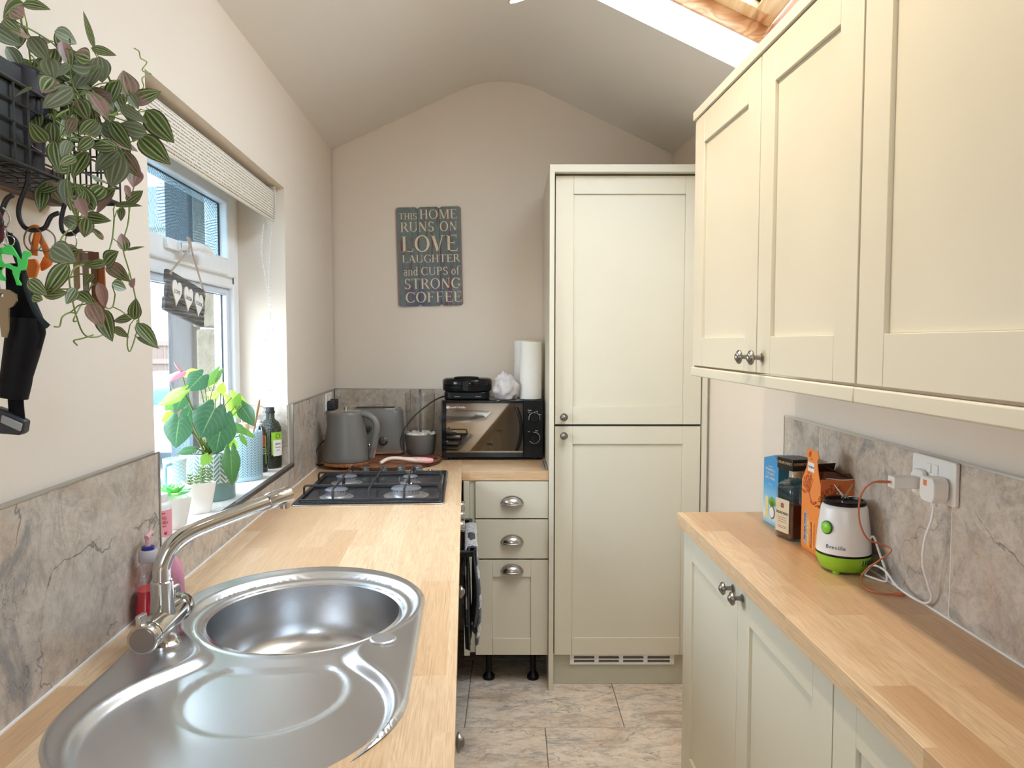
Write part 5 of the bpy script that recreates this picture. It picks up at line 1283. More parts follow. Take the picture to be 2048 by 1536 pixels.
def band(m, pts, wid, th, o):
    P_ = [Vector(p) - o for p in smoothpath(pts, 5)]; rows = []
    for i, p in enumerate(P_):
        d = (P_[min(i + 1, len(P_) - 1)] - P_[max(i - 1, 0)]).normalized(); s = Vector((0, 1, 0)).cross(d).normalized()
        ww = wid[0] + (wid[1] - wid[0]) * i / (len(P_) - 1); rows.append([p - s * ww / 2, p + s * ww / 2])
    m.plate(rows)
band(m, ORANGE_1, (.007, .008), .001, o); m.build('strap', M_ORNG, t, smooth=60, solid=.0022)
m = MB(); band(m, ORANGE_2, (.006, .009), .001, o); m.build('strap', M_ORNG, t, smooth=60, solid=.0022)
m = MB(); flat(m, ORANGE_F, .006, o); m.build('tag', M_ORNG, t, bevel=.002, segs=3)
m = MB(); flat(m, ORANGE_G, .006, o); m.build('tag', M_ORNG, t, bevel=.002, segs=3)
t, o = lroot('bottle_opener', 'lime green camel-shaped bottle opener on the left-hand hook', 'bottle opener', (.115, .86, 1.5716))
m = MB(); flat_hole(m, CAMEL, CAMEL_HOLE, .0030, o); m.build('opener', M_LIME, t, bevel=.0005)
m = MB(); ringm(m, Vector((.1145, .860, 1.5585)) - o, .0065, .0007); ringm(m, Vector((.1115, .860, 1.5685)) - o, .0070, .0007, (1, .4, 0)); m.build('ring', M_CHROME, t, smooth=60)
t, o = lroot('door_key', 'large dull brass key hanging below the green opener', 'key', (.116, .845, 1.5040))
m = MB(); KY = [(x, .845, z) for x, y, z in KEY]; KH = [(.1140 + .0022 * cos(k), .845, 1.4945 + .0022 * sin(k)) for k in [2 * PI * i / 10 for i in range(10)]]
flat_hole(m, KY, KH, .0024, o); m.build('blade', M_BRASS, t, bevel=.0004)
m = MB(); m.tube(smoothL([(.1140, .845, 1.4965), (.1105, .846, 1.505), (.1085, .850, 1.53), (.1060, .851, 1.5695)], 4) , .0009, 5); sh_(m, o).build('ring', M_CHROME, t, smooth=60)
t, o = lroot('key_chain', 'dark red fabric tag on a silver ball chain, top left hook', 'key ring', (.108, .855, 1.5950))
m = MB(); flat(m, [(x, .852, z) for x, y, z in RED], .004, o); m.build('tag', plain('dark_red_leather', (.07, .008, .014), .5), t, bevel=.001)
m = MB()
for p in smoothpath([(x, .856, z) for x, y, z in CHAIN], 5): m.ball(Vector(p) - o, .0011, 1, 8, 6)
m.build('ball_chain', M_CHROME, t, smooth=60)
t, o = lroot('dog_lead_torch', 'black pouch and torch on dark straps hanging lowest from the left hook', 'torch', (.110, .875, 1.5716))
m = MB(); band(m, [(.104, .872, 1.5700)] + [(x, .872, z) for x, y, z in STRAP], (.005, .006), .001, o)
band(m, [(.104, .880, 1.57), (.110, .880, 1.545), (.119, .882, 1.515), (.131, .882, 1.478), (.136, .882, 1.462)], (.006, .006), .001, o); m.build('strap', plain('dark_teal_webbing', (.012, .022, .028), .6), t, smooth=60, solid=.002)
m = MB(); flat(m, [(.0975, .884, 1.535), (.115, .884, 1.535), (.1211, .884, 1.514), (.1289, .884, 1.488), (.1375, .884, 1.4655), (.138, .884, 1.4515), (.131, .884, 1.43), (.095, .884, 1.43)], .012, o); m.build('pouch', plain('black_fabric', (.004, .004, .006), .8, spec=.2), t, bevel=.004, segs=3)
m = MB(); m.tube([Vector(p) - o for p in [(.1170, .884, 1.470), (.116, .884, 1.452), (.1105, .884, 1.428), (.1040, .884, 1.402), (.1015, .884, 1.392), (.0985, .884, 1.374)]], [.017, .0205, .0190, .0170, .0175, .0160], 24); m.build('torch_barrel', plain('black_rubber_grip', (.003, .003, .005), .6, spec=.2), t, smooth=50)
m = MB(); band(m, [(.1015, .884, 1.376), (.102, .884, 1.36), (.103, .884, 1.345)], (.017, .017), .001, o); m.build('wrist_strap', plain('black_fabric', (.004, .004, .006), .8, spec=.2), t, smooth=60, solid=.003)
m = MB(); flat(m, [(.0800, .884, 1.3640), (.0930, .884, 1.3590), (.1150, .884, 1.3460), (.1125, .884, 1.3320), (.1070, .884, 1.3291), (.0798, .884, 1.3316)], .014, o); lamp_ = m.build('lamp_end', plain('dark_slate_plastic', (.030, .032, .042), .4), t, bevel=.002)
m = MB(); flat(m, [(x, .8755, z) for x, y, z in LIGHT_W], .003, o); m.build('lens', plain('frosted_grey_lens', (.33, .35, .37), .3), lamp_, bevel=.0012)
t, o = lroot('key_bunch', 'bunch of house keys half hidden in the leaves on the right-hand hook', 'key ring', (.112, 1.0, 1.5869))
m = MB(); ringm(m, Vector((.113, 1.0, 1.577)) - o, .0125, .0009, (.6, 1, 0)); m.build('ring', M_CHROME, t, smooth=60)
for dx, dz, w_, l_, mt in ((.119, 1.567, .018, .052, M_BRASS), (.131, 1.562, .015, .060, M_PEWTER), (.142, 1.563, .014, .066, plain('brown_leather', (.17, .07, .03), .5))):
    m = MB(); flat(m, [(dx - w_ / 2, 1.0, dz), (dx + w_ / 2, 1.0, dz), (dx + w_ / 2, 1.0, dz - .016), (dx + .004, 1.0, dz - .020), (dx + .004, 1.0, dz - l_), (dx, 1.0, dz - l_ - .004), (dx - .004, 1.0, dz - l_), (dx - .004, 1.0, dz - .020), (dx - w_ / 2, 1.0, dz - .016)], .002, o)
    m.tube([Vector((.113, 1.0, 1.5645)) - o, Vector((dx, 1.0, dz)) - o], .0009, 5); m.build('key', mt, t, bevel=.0008)
m = MB(); flat(m, [(.145, 1.004, 1.548), (.154, 1.004, 1.548), (.155, 1.004, 1.500), (.151, 1.004, 1.478), (.145, 1.004, 1.478), (.143, 1.004, 1.500)], .003, o); m.tube([Vector((.116, 1.0, 1.566)) - o, Vector((.149, 1.004, 1.549)) - o], .001, 5); m.build('tag', plain('orange_brown_tag', (.42, .12, .03), .45), t, bevel=.001)

# ================================================================= BLIND
t = lthing('roller_blind', 'rolled-up cream woven roller blind at the top of the kitchen window', 'blind', -.050, 2.10, 1.96)
n = NT('cream_woven_blind'); v = n.obj()
se = n.n('ShaderNodeSeparateXYZ'); n.l(v, se.inputs[0])
rowf = n.math('FRACT', n.math('MULTIPLY', se.outputs[2], 118.0)); rowi = n.math('FLOOR', n.math('MULTIPLY', se.outputs[2], 118.0))
nz = n.noise(n.obj(scale=(3, 230, 3)), 1, 2, .6, 0, w=n.math('MULTIPLY', rowi, 7.3))
dk = n.math('MULTIPLY', n.math('LESS_THAN', rowf, .34), n.math('GREATER_THAN', nz, .44))
c = n.mix(dk, (.78, .72, .62), (.20, .16, .13)); c = n.mix(n.math('MULTIPLY', n.noise(n.obj(scale=(3, 14, 60)), 1, 2), .35), c, (.62, .55, .45))
M_BLIND = n.set(color=c, rough=.85)
m = MB(); L2 = .545
prof_ = [(.004, .022), (.015, .020), (.022, .010), (.024, 0), (.0235, -.02), (.0225, -.045), (.0215, -.072), (.0205, -.086)]
rows = [[(x, -L2 + 2 * L2 * j / 40, z) for x, z in prof_] for j in range(41)]
m.plate(rows); m.build('fabric', M_BLIND, t, smooth=60, solid=.0012)
m = MB(); m.tube([(0, -L2, 0), (0, L2, 0)], [.021, .021], 24); m.build('roller', M_BLIND, t, smooth=50)
m = MB(); m.tube([(.0205, -L2 + .005, -.090), (.0205, L2 - .005, -.090)], [.0045, .0045], 10); m.build('bottom_bar', plain('cream_bar', (.72, .66, .56), .5), t)
for s_ in (-1, 1):
    m = MB(); m.box(-.020, .026, s_ * (L2 + .004) - .0015, s_ * (L2 + .004) + .0015, -.028, .028); m.box(-.020, .026, s_ * (L2 + .004) - (.0 if s_ < 0 else .016), s_ * (L2 + .004) + (.016 if s_ < 0 else 0), .026, .030)
    m.cyl((0, s_ * (L2 - .0), 0), (0, s_ * (L2 + .012), 0), .013, .013, 20); m.build('bracket', M_WPLAS, t, bevel=.001)
chain = smoothpath([(.006, .520, -.012), (.0, .490, -.10), (-.006, .475, -.20), (.004, .480, -.30), (.016, .500, -.40), (.010, .43, -.52), (-.012, .370, -.61), (-.006, .40, -.66), (.012, .475, -.685), (.020, .545, -.66), (.018, .560, -.61), (.016, .545, -.52), (.012, .50, -.42), (.005, .520, -.30), (.002, .545, -.20), (.010, .553, -.10), (.014, .549, -.020)], 12)
m = MB(); acc = 0; last = Vector(chain[0])
m.tube(chain, .0006, 4)
for p in chain[1:]:
    p = Vector(p); seg_ = (p - last).length
    while acc + seg_ >= .0075:
        f = (.0075 - acc) / seg_; last = last.lerp(p, f); seg_ = (p - last).length; acc = 0
        m.ball(last, .0026, 1, 8, 6)
    acc += seg_; last = p
m.build('bead_chain', M_WPLAS, t, smooth=60)

# ================================================================= HANGING HEART SIGN
Hh_ = Vector((-.100, 1.985, 1.555))
t = thing('heart_sign', 'small grey wooden sign with three white hearts hanging on the window handle', 'sign', LW(*Hh_), LA)
# local frame of the board: seen obliquely, long side runs along the window
bd = Vector((.012, .245, -.042)); 
M_b = basis((0, 0, 0), bd, Vector((.0, .0, 1)) - bd.normalized() * bd.normalized().z)
# x of basis = along the board, y = up, z = outwards
n = NT('weathered_grey_planks'); v = n.obj()
c = n.ramp(n.noise(n.obj(scale=(6, 6, 150)), 1, 5, .65), [(.32, (.045, .042, .040)), (.5, (.115, .11, .105)), (.72, (.36, .35, .34))]); M_GPL = n.set(color=c, rough=.8)
m = MB(); m.M = M_b
hw = .118; e_ = [.006, -.002, .003]
for k in range(3):
    z0 = -.053 + k * .0355
    pts = [(-hw - e_[k], z0 + .004), (-hw - e_[k] + .004, z0), (hw - .003, z0), (hw, z0 + .004), (hw, z0 + .030), (hw - .004, z0 + .0345), (-hw - e_[k] + .004, z0 + .0345), (-hw - e_[k], z0 + .030)]
    m.prism(pts, -.005, .005)
m.M = Matrix.Identity(4); m.build('board', M_GPL, t, bevel=.0012)
def heart(cx, cy, w_, h_):
    pts = []
    for k in range(40):
        a_ = 2 * PI * k / 40; x = 16 * sin(a_) ** 3; y = 13 * cos(a_) - 5 * cos(2 * a_) - 2 * cos(3 * a_) - cos(4 * a_)
        pts.append((cx + x / 32 * w_, cy + (y + 2.5) / 29 * h_))
    return pts
for cx, wd in ((-.068, 'LOVE'), (.002, 'LAUGH'), (.070, 'COOK')):
    m = MB(); m.M = M_b; m.prism(heart(cx, .0, .056, .066), .0052, .0082); h1 = m.build('heart', plain('cream_heart_paint', (.80, .78, .73), .6), t, bevel=.0006)
    text_mesh(wd, .0145, plain('dark_grey_lettering', (.08, .08, .08), .6), 'lettering', h1, M_b @ Matrix.Translation((cx, .004, .0085)), .0002, sx_=.8 if len(wd) > 4 else .95)
M_ROPE = plain('jute_cord', (.46, .35, .26), .9, bump=.6, scale=400)
hk = Vector((-.112, 2.045, 1.7225)) - Hh_
a_l = M_b @ Vector((-.100, .050, .004)); a_r = M_b @ Vector((.110, .045, .004))
m = MB(); m.tube(smoothpath([a_l - Vector((0, 0, .006)), a_l, hk + Vector((.006, -.012, -.03)), hk + Vector((.003, -.006, .000)), hk + Vector((0, .0, .0035)), hk + Vector((.003, .010, .0)), hk + Vector((.006, .018, -.035)), a_r, a_r - Vector((0, 0, .006))], 6), .0026, 8); m.build('cord', M_ROPE, t, smooth=60)

# ================================================================= WALL SIGN (serif lettering built from strokes)
SIGN_C = (-.4015, 1.8605)
t = thing('wall_sign', 'distressed teal plank sign with cream coffee and love lettering on end wall', 'sign', (SIGN_C[0], YB - .012, SIGN_C[1]))
t.rotation_euler = (0, math.radians(-1.3), 0)
n = NT('distressed_teal_planks'); v = n.obj(); rr = n.attr()
ww = n.math('MULTIPLY', rr, 19.0)
base = n.ramp(n.noise(v, 9, 4, .6, 0, w=ww), [(.3, (.12, .155, .155)), (.6, (.165, .205, .20)), (.8, (.21, .22, .21))])
st1 = n.noise(n.obj(scale=(55, 1, 5.0)), 1, 6, .7, .3, w=ww)
c = n.mix(n.ramp(st1, [(.52, (0, 0, 0)), (.61, (1, 1, 1))]), base, (.16, .055, .05))
st2 = n.noise(n.obj(scale=(30, 1, 6)), 1, 6, .7, .4, w=n.math('ADD', ww, 4.0))
se = n.n('ShaderNodeSeparateXYZ'); n.l(v, se.inputs[0])
low = n.math('MULTIPLY', n.math('ADD', n.math('MULTIPLY', se.outputs[2], -2.6), .10), 1.0, clamp=True)
c = n.mix(n.math('MULTIPLY', n.ramp(st2, [(.45, (0, 0, 0)), (.56, (1, 1, 1))]), n.math('MULTIPLY', low, 1.4, clamp=True)), c, (.10, .10, .17))
ed = n.math('GREATER_THAN', n.math('ADD', n.math('ABSOLUTE', se.outputs[0]), n.math('MULTIPLY', n.noise(v, 40, 3), .02)), .160)
c = n.mix(n.math('MULTIPLY', ed, .8), c, (.26, .17, .15)); n.bump(st1, .4, .003)
M_SIGN = n.set(color=c, rough=.7)
m = MB(); W3 = .3155 / 3
for k in range(3):
    x0 = -.1578 + k * W3 + .0006; x1 = x0 + W3 - .0012; h = .2385; ch = .011
    pts = [(x0 + ch, -h), (x1 - ch, -h), (x1, -h + ch * .7), (x1, h - ch * .7), (x1 - ch, h), (x0 + ch, h), (x0, h - ch * .7), (x0, -h + ch * .7)]
    nn = len(pts); vs = [(x, 0, z) for x, z in pts] + [(x, .0105, z) for x, z in pts]
    m.add(vs, [tuple(range(nn)), tuple(range(nn, 2 * nn))[::-1]] + [((i + 1) % nn, i, i + nn, (i + 1) % nn + nn) for i in range(nn)], r=.2 + k * .31)
bo = m.build('board', M_SIGN, t, bevel=.0012)
TK, TN, SF = .145, .05, .16
def glyph(ch):
    """returns (width, [polygons]) of a roman capital, unit height"""
    P_ = []
    def line(x0, y0, x1, y1, w_):
        d = Vector((x1 - x0, y1 - y0)); nrm = Vector((-d.y, d.x)).normalized() * w_ / 2
        P_.append([(x0 + nrm.x, y0 + nrm.y), (x0 - nrm.x, y0 - nrm.y), (x1 - nrm.x, y1 - nrm.y), (x1 + nrm.x, y1 + nrm.y)])
    def diag(x0, y0, x1, y1, w_):   # parallelogram with horizontal ends
        P_.append([(x0 - w_ / 2, y0), (x0 + w_ / 2, y0), (x1 + w_ / 2, y1), (x1 - w_ / 2, y1)])
    def ser(x, y, hw_=.15, dy=0.035): P_.append([(x - hw_, y), (x + hw_, y), (x + hw_, y + dy), (x - hw_, y + dy)])
    def stem(x, y0=0, y1=1, w_=TK, s0=True, s1=True):
        P_.append([(x - w_ / 2, y0), (x + w_ / 2, y0), (x + w_ / 2, y1), (x - w_ / 2, y1)])
        if s0: ser(x, y0, w_ / 2 + .085)
        if s1: ser(x, y1 - .035, w_ / 2 + .085)
    def arc(cx, cy, rx, ry, a0, a1, tk=TK, n_=14):
        for k in range(n_):
            q = []
            for a_ in (a0 + (a1 - a0) * k / n_, a0 + (a1 - a0) * (k + 1) / n_):
                a_ = math.radians(a_); w_ = TN + (tk - TN) * abs(cos(a_)) ** 1.3
                q.append(((cx + rx * cos(a_), cy + ry * sin(a_)), (cx + (rx - w_) * cos(a_), cy + (ry - min(w_, ry * .9)) * sin(a_))))
            P_.append([q[0][0], q[1][0], q[1][1], q[0][1]])
    w_ = .8
    if ch == 'T': stem(.4, s1=False); P_.append([(.03, .95), (.77, .95), (.77, 1), (.03, 1)]); diag(.05, .82, .03, 1, .04); diag(.75, .82, .77, 1, .04)
    elif ch == 'H': stem(.17); stem(.71); P_.append([(.17, .49), (.71, .49), (.71, .54), (.17, .54)]); w_ = .88
    elif ch == 'I': stem(.19); w_ = .38
    elif ch == 'L': stem(.17); P_.append([(.17, 0), (.66, 0), (.66, .05), (.17, .05)]); diag(.66, 0, .70, .22, .04); w_ = .72
    elif ch in 'EF':
        stem(.17, s0=ch == 'F'); P_.append([(.17, .95), (.64, .95), (.64, 1), (.17, 1)]); diag(.63, .80, .64, 1, .04)
        P_.append([(.17, .49), (.50, .49), (.50, .54), (.17, .54)]); diag(.50, .41, .50, .62, .035)
        if ch == 'E': P_.append([(.09, 0), (.66, 0), (.66, .05), (.09, .05)]); diag(.66, 0, .70, .2, .04)
        w_ = .72
    elif ch == 'O': arc(.47, .5, .45, .52, 0, 360, n_=32); w_ = .94
    elif ch in 'CG':
        arc(.48, .5, .46, .52, 48, 318, n_=26); diag(.80, .75, .82, .97, .045); w_ = .86
        if ch == 'G': stem(.76, .08, .44, s0=False)
    elif ch == 'S': arc(.33, .74, .26, .27, 30, 270, TK * .8); arc(.33, .25, .28, .27, -150, 90, TK * .9); diag(.55, .80, .57, .98, .04); diag(.05, .02, .07, .22, .04); w_ = .64
    elif ch in 'RP':
        stem(.17); arc(.38, .74, .30, .26, -90, 90); P_.append([(.17, .95), (.38, .95), (.38, 1), (.17, 1)]); P_.append([(.17, .48), (.38, .48), (.38, .53), (.17, .53)]); w_ = .70
        if ch == 'R': diag(.76, 0, .42, .50, .17); ser(.80, 0, .09); w_ = .84
    elif ch == 'U': stem(.16, .32, 1, s0=False); stem(.72, .32, 1, TN, s0=False); arc(.44, .34, .355, .36, 180, 360, TK * .8); w_ = .88
    elif ch == 'N': stem(.15, 0, 1, TN); stem(.75, 0, 1, TN); diag(.75, 0, .15, 1, .18); w_ = .90
    elif ch == 'M': stem(.15, 0, 1, TN); stem(.95, 0, 1, TK); diag(.54, 0, .20, 1, .16); diag(.54, 0, .92, 1, .06); w_ = 1.10
    elif ch == 'V': diag(.42, 0, .12, 1, .17); diag(.42, 0, .72, 1, .06); ser(.12, .965); ser(.72, .965, .12); w_ = .84
    elif ch == 'A': diag(.10, 0, .40, 1, .06); diag(.72, 0, .40, 1, .17); ser(.10, 0, .12); ser(.72, 0); P_.append([(.2, .33), (.6, .33), (.6, .38), (.2, .38)]); w_ = .84
    elif ch == 'a': arc(.26, .20, .22, .21, 0, 360, TK * .7); stem(.46, 0, .5, .11, s1=False); arc(.28, .48, .24, .18, 0, 150, .1); w_ = .58
    elif ch == 'n': stem(.14, 0, .64, .12); arc(.33, .44, .25, .20, 0, 165, .11); stem(.52, 0, .46, .12, s1=False); w_ = .68
    elif ch == 'd': arc(.28, .32, .26, .33, 30, 330, TK * .8); stem(.50, 0, 1.0, .12, s1=False); ser(.46, .965, .09); w_ = .66
    elif ch == 'o': arc(.30, .32, .28, .34, 0, 360, TK * .8, 20); w_ = .60
    elif ch == 'f': stem(.17, 0, .82, .12, s1=False); arc(.36, .80, .25, .24, 60, 180, .11); P_.append([(.03, .60), (.36, .60), (.36, .65), (.03, .65)]); w_ = .42
    elif ch == ' ': w_ = .42
    return w_, P_
def row(m, s_, x0, x1, z0, z1, gap=.07):
    tot = sum(glyph(c_)[0] + gap for c_ in s_) - gap; H = z1 - z0; sx_ = (x1 - x0) / tot; x = x0
    for c_ in s_:
        w_, P_ = glyph(c_)
        for pg in P_:
            q = [(x + px_ * sx_, z0 + pz_ * H) for px_, pz_ in pg]
            A_ = sum(q[i][0] * q[(i + 1) % len(q)][1] - q[(i + 1) % len(q)][0] * q[i][1] for i in range(len(q)))
            if A_ < 0: q = q[::-1]
            nn = len(q); m.add([(a_, -.0009, b_) for a_, b_ in q] + [(a_, -.0004, b_) for a_, b_ in q], [tuple(range(nn))] + [((i + 1) % nn, i, i + nn, (i + 1) % nn + nn) for i in range(nn)])
        x += (w_ + gap) * sx_
def SU(x): return (x - 607) / 2503
def SV(y): return (745 - y) / 2503
n = NT('worn_cream_lettering'); c = n.mix(n.ramp(n.noise(n.obj(scale=(70, 1, 12)), 1, 5, .7), [(.60, (0, 0, 0)), (.66, (1, 1, 1))]), (.74, .62, .44), (.14, .16, .15)); M_LET = n.set(color=c, rough=.75)
m = MB()
for s_, x0, x1, yt, yb in (('THIS', 248, 468, 218, 293), ('HOME', 500, 955, 180, 293), ('RUNS', 262, 672, 326, 443), ('ON', 740, 955, 326, 443), ('LOVE', 270, 955, 490, 686), ('LAUGHTER', 272, 978, 723, 816),
                         ('and', 284, 462, 868, 970), ('CUPS', 498, 828, 874, 970), ('of', 866, 968, 868, 970), ('STRONG', 288, 972, 1010, 1135), ('COFFEE', 300, 985, 1172, 1300)):
    row(m, s_, SU(x0), SU(x1), SV(yb), SV(yt))
m.build('lettering', M_LET, t, smooth=0)
def attach(o, parent, M):
    """hang o (placed at world matrix M) under parent"""
    o.parent = parent; o.matrix_parent_inverse = parent.matrix_basis.inverted(); o.matrix_basis = M
# ================================================================= BACK COUNTER
# round acacia board
t = thing('serving_board', 'large round dark acacia board lying in the corner under kettle and toaster', 'board', (-.56, 3.27, .9105))
m = MB(); m.lathe([(0, 0), (.235, 0), (.245, .004), (.245, .011), (.240, .014), (0, .014)], 72); m.build('board', M_ACACIA, t, smooth=40)
m = MB(); m.tube([(.245 * cos(a_), .245 * sin(a_), .0105) for a_ in [2 * PI * k / 72 for k in range(72)]], .0035, 6, closed=True); m.build('bark_rim', plain('dark_bark_edge', (.045, .018, .010), .6), t, smooth=50)
ZB = .925
# kettle
t = thing('kettle', 'tall warm grey kettle with wood-effect base standing behind the hob', 'kettle', (-.706, 3.125, ZB))
m = MB(); m.lathe([(0, 0), (.094, 0), (.097, .004), (.097, .013), (.094, .015), (0, .015)], 48); m.build('power_base', M_ACACIA if False else wood('wood_effect_band', (.55, .27, .13), (.25, .09, .04), (40, 40, 8), .4, 4), t, smooth=40)
m = MB(); m.lathe([(0, .017), (.098, .017), (.100, .021), (.0985, .035), (.090, .10), (.080, .165), (.0735, .212), (.0725, .222), (.070, .224)], 64, cap=False)
# spout lip: pull the rim towards the left
vs = []
for p in m.v:
    if p.z > .185 and p.x < -.02 and abs(p.y) < .045:
        f = (p.z - .185) / .04 * max(0, 1 - abs(p.y) / .045) * min(1, (-p.x - .02) / .04); p = Vector((p.x - .016 * f, p.y, p.z + .004 * f))
    vs.append(p)
m.v = vs; bd_ = m.build('kettle_body', M_GREY, t, smooth=60)
m = MB(); m.lathe([(.070, .2225), (.066, .226), (.03, .229), (0, .2295)], 48, cap=False); ld = m.build('lid', steel('brushed_lid', (.42, .41, .40), .3), t, smooth=50)
m = MB(); m.lathe([(0, .229), (.010, .229), (.009, .240), (.011, .243), (0, .245)], 20); m.build('lid_knob', M_CHROME, ld, smooth=50)
hp = smoothpath([(.066, -.012, .215), (.092, -.016, .212), (.120, -.020, .196), (.134, -.023, .165), (.128, -.022, .12), (.118, -.020, .07), (.108, -.018, .03)], 6)
m = MB(); m.tube(hp, [.0115] * 6 + [.0125] * (len(hp) - 12) + [.009] * 6, 14, flat=1.15); hd_ = m.build('handle', M_GREY, t, smooth=60)
m = MB(); m.tube([p + Vector((.0105 if i > 7 else .0105 * i / 8, -.001, .0035 if i < 14 else 0)) for i, p in enumerate(hp)], .0042, 8); m.build('wood_trim', plain('copper_wood_trim', (.50, .24, .13), .4), hd_, smooth=60)
cab = smoothpath([(-.785, 3.20, .935), (-.815, 3.15, .918), (-.832, 3.10, .930), (-.832, 3.105, .975), (-.815, 3.13, 1.012), (-.80, 3.20, 1.03), (-.81, 3.28, 1.05), (-.826, 3.28, 1.10), (-.815, 3.262, 1.135)], 8)
ct = None
m = MB(); m.tube([p - Vector((-.706, 3.125, ZB)) for p in cab], .0032, 8); m.build('power_cord', M_BLACKM, t, smooth=60)
# toaster
t = thing('toaster', 'grey two-slice toaster with wooden base standing behind the kettle', 'toaster', (-.640, 3.440, ZB), math.radians(4))
n_ = 10
m = MB(); m.prism(rrect(-.128, .128, -.078, .078, .03), .0, .006); m.build('foot_plate', M_BLACKM, t)
m = MB(); m.prism(rrect(-.132, .132, -.082, .082, .035), .006, .020); m.build('wooden_base', wood('toaster_base_wood', (.45, .24, .12), (.20, .09, .04), (6, 60, 60), .45, 4), t, bevel=.002)
m = MB(); rows = []
for z, s_ in ((.0205, 1.0), (.06, .995), (.15, .965), (.190, .95), (.203, .925), (.210, .88)):
    rows.append([(x * s_, y * s_, z) for x, y in rrect(-.132, .132, -.082, .082, .035, 6)])
n0 = len(rows[0]); vs = [p for r_ in rows for p in r_]; fs = []
for i in range(len(rows) - 1):
    for j in range(n0): fs.append((i * n0 + j, i * n0 + (j + 1) % n0, (i + 1) * n0 + (j + 1) % n0, (i + 1) * n0 + j))
fs.append(tuple(range((len(rows) - 1) * n0, len(rows) * n0)))
m.add(vs, fs); m.build('housing', M_GREY, t, smooth=50)
m = MB(); m.prism(rrect(-.105, .105, -.060, .060, .012), .2102, .2135); tp = m.build('steel_top', M_CHROME, t, bevel=.001)
for y_ in (-.026, .026):
    m = MB(); m.box(-.088, .088, y_ - .015, y_ + .015, .2136, .2142); m.build('slot', plain('slot_black', (.005, .005, .005), .8), tp)
m = MB(); m.lathe([(.021, 0), (.021, -.003), (.0165, -.004), (.016, -.016), (.0125, -.019), (0, -.019)], 32, (.045, -.0795, .066), axis='y'); m.build('browning_dial', steel('dark_dial', (.20, .18, .17), .25), t, smooth=40)
for x_ in (-.022, .004):
    m = MB(); m.lathe([(.0065, 0), (.0065, -.004), (.004, -.006), (0, -.006)], 16, (x_, -.0805, .048), axis='y'); m.build('button', M_CHROME, t, smooth=40)
m = MB(); m.box(-.036, -.006, -.104, -.078, .118, .140); m.build('lever', plain('dark_grey_lever', (.06, .055, .05), .4), t, bevel=.006, segs=3)
# hot-chocolate style pot: grey cup, white beads, clear tube and stirring stick
t = thing('glass_canister', 'grey pot with white beads, clear glass tube and dark stick beside the toaster', 'canister', (-.427, 3.42, ZB))
m = MB(); m.lathe([(0, 0), (.060, 0), (.064, .004), (.0735, .085), (.0745, .092), (.071, .094), (.069, .088), (.060, .084), (0, .084)], 48); m.build('cup', M_GREY, t, smooth=40)
m = MB(); random.seed(5)
for k in range(90):
    a_ = random.uniform(0, 2 * PI); rr_ = .066 * math.sqrt(random.random()); m.ball((rr_ * cos(a_), rr_ * sin(a_), .092 + random.uniform(-.004, .006)), random.uniform(.0065, .009), 1, 8, 6)
tag(m.build('white_beads', plain('white_beads', (.80, .76, .70), .5), t, smooth=60), kind='stuff')
M_GLASS = glass_mat('clear_glass_ware', (.975, .97, .96), 1.2)
m = MB(); m.lathe([(.060, .097), (.064, .14), (.0685, .20), (.0700, .283), (.0685, .283), (.067, .20), (.0625, .14), (.0585, .099)], 48, cap=False); m.build('glass_tube', M_GLASS, t, smooth=60)
m = MB(); m.box(-.0055, .0055, -.002, .001, .092, .296); m.lathe([(0, 0), (.0055, 0), (.0055, .003), (0, .003)], 16, (0, -.002, .296), axis='y'); m.build('stick', plain('dark_grey_stick', (.11, .11, .105), .5), t, bevel=.0006)
# ceramic spoon
t = thing('ceramic_spoon', 'pale pink ceramic spoon with dots lying on the round board', 'spoon', (-.44, 3.12, ZB + .0005))
pp = smoothpath([(-.118, -.020, .006), (-.108, -.010, .012), (-.090, .004, .020), (-.06, .006, .024), (-.02, .004, .021), (.02, .002, .017), (.06, 0, .016), (.09, 0, .015), (.105, 0, .014)], 5)
m = MB(); m.tube(pp, [.0085 + .0015 * min(i, 4) / 4 for i in range(12)] + [.0095] * 8 + [.0095 + .006 * sin(PI * min(i / 20, 1)) for i in range(len(pp) - 20)], 16, flat=.8)
n = NT('pale_pink_ceramic'); se = n.n('ShaderNodeSeparateXYZ'); n.l(n.obj(), se.inputs[0])
c = n.ramp(n.math('ADD', n.math('MULTIPLY', se.outputs[0], 4.3), .5), [(.0, (.78, .66, .50)), (.55, (.80, .62, .52)), (.9, (.78, .35, .36)), (1, (.70, .20, .25))])
m.build('handle', n.set(color=c, rough=.25), t, smooth=60)
m = MB()
for x_ in (.028, .036, .054): m.ball((x_, -.0088, .026), .0016, 1, 8, 6)
m.build('dots', plain('brown_dots', (.12, .05, .04), .5), t)
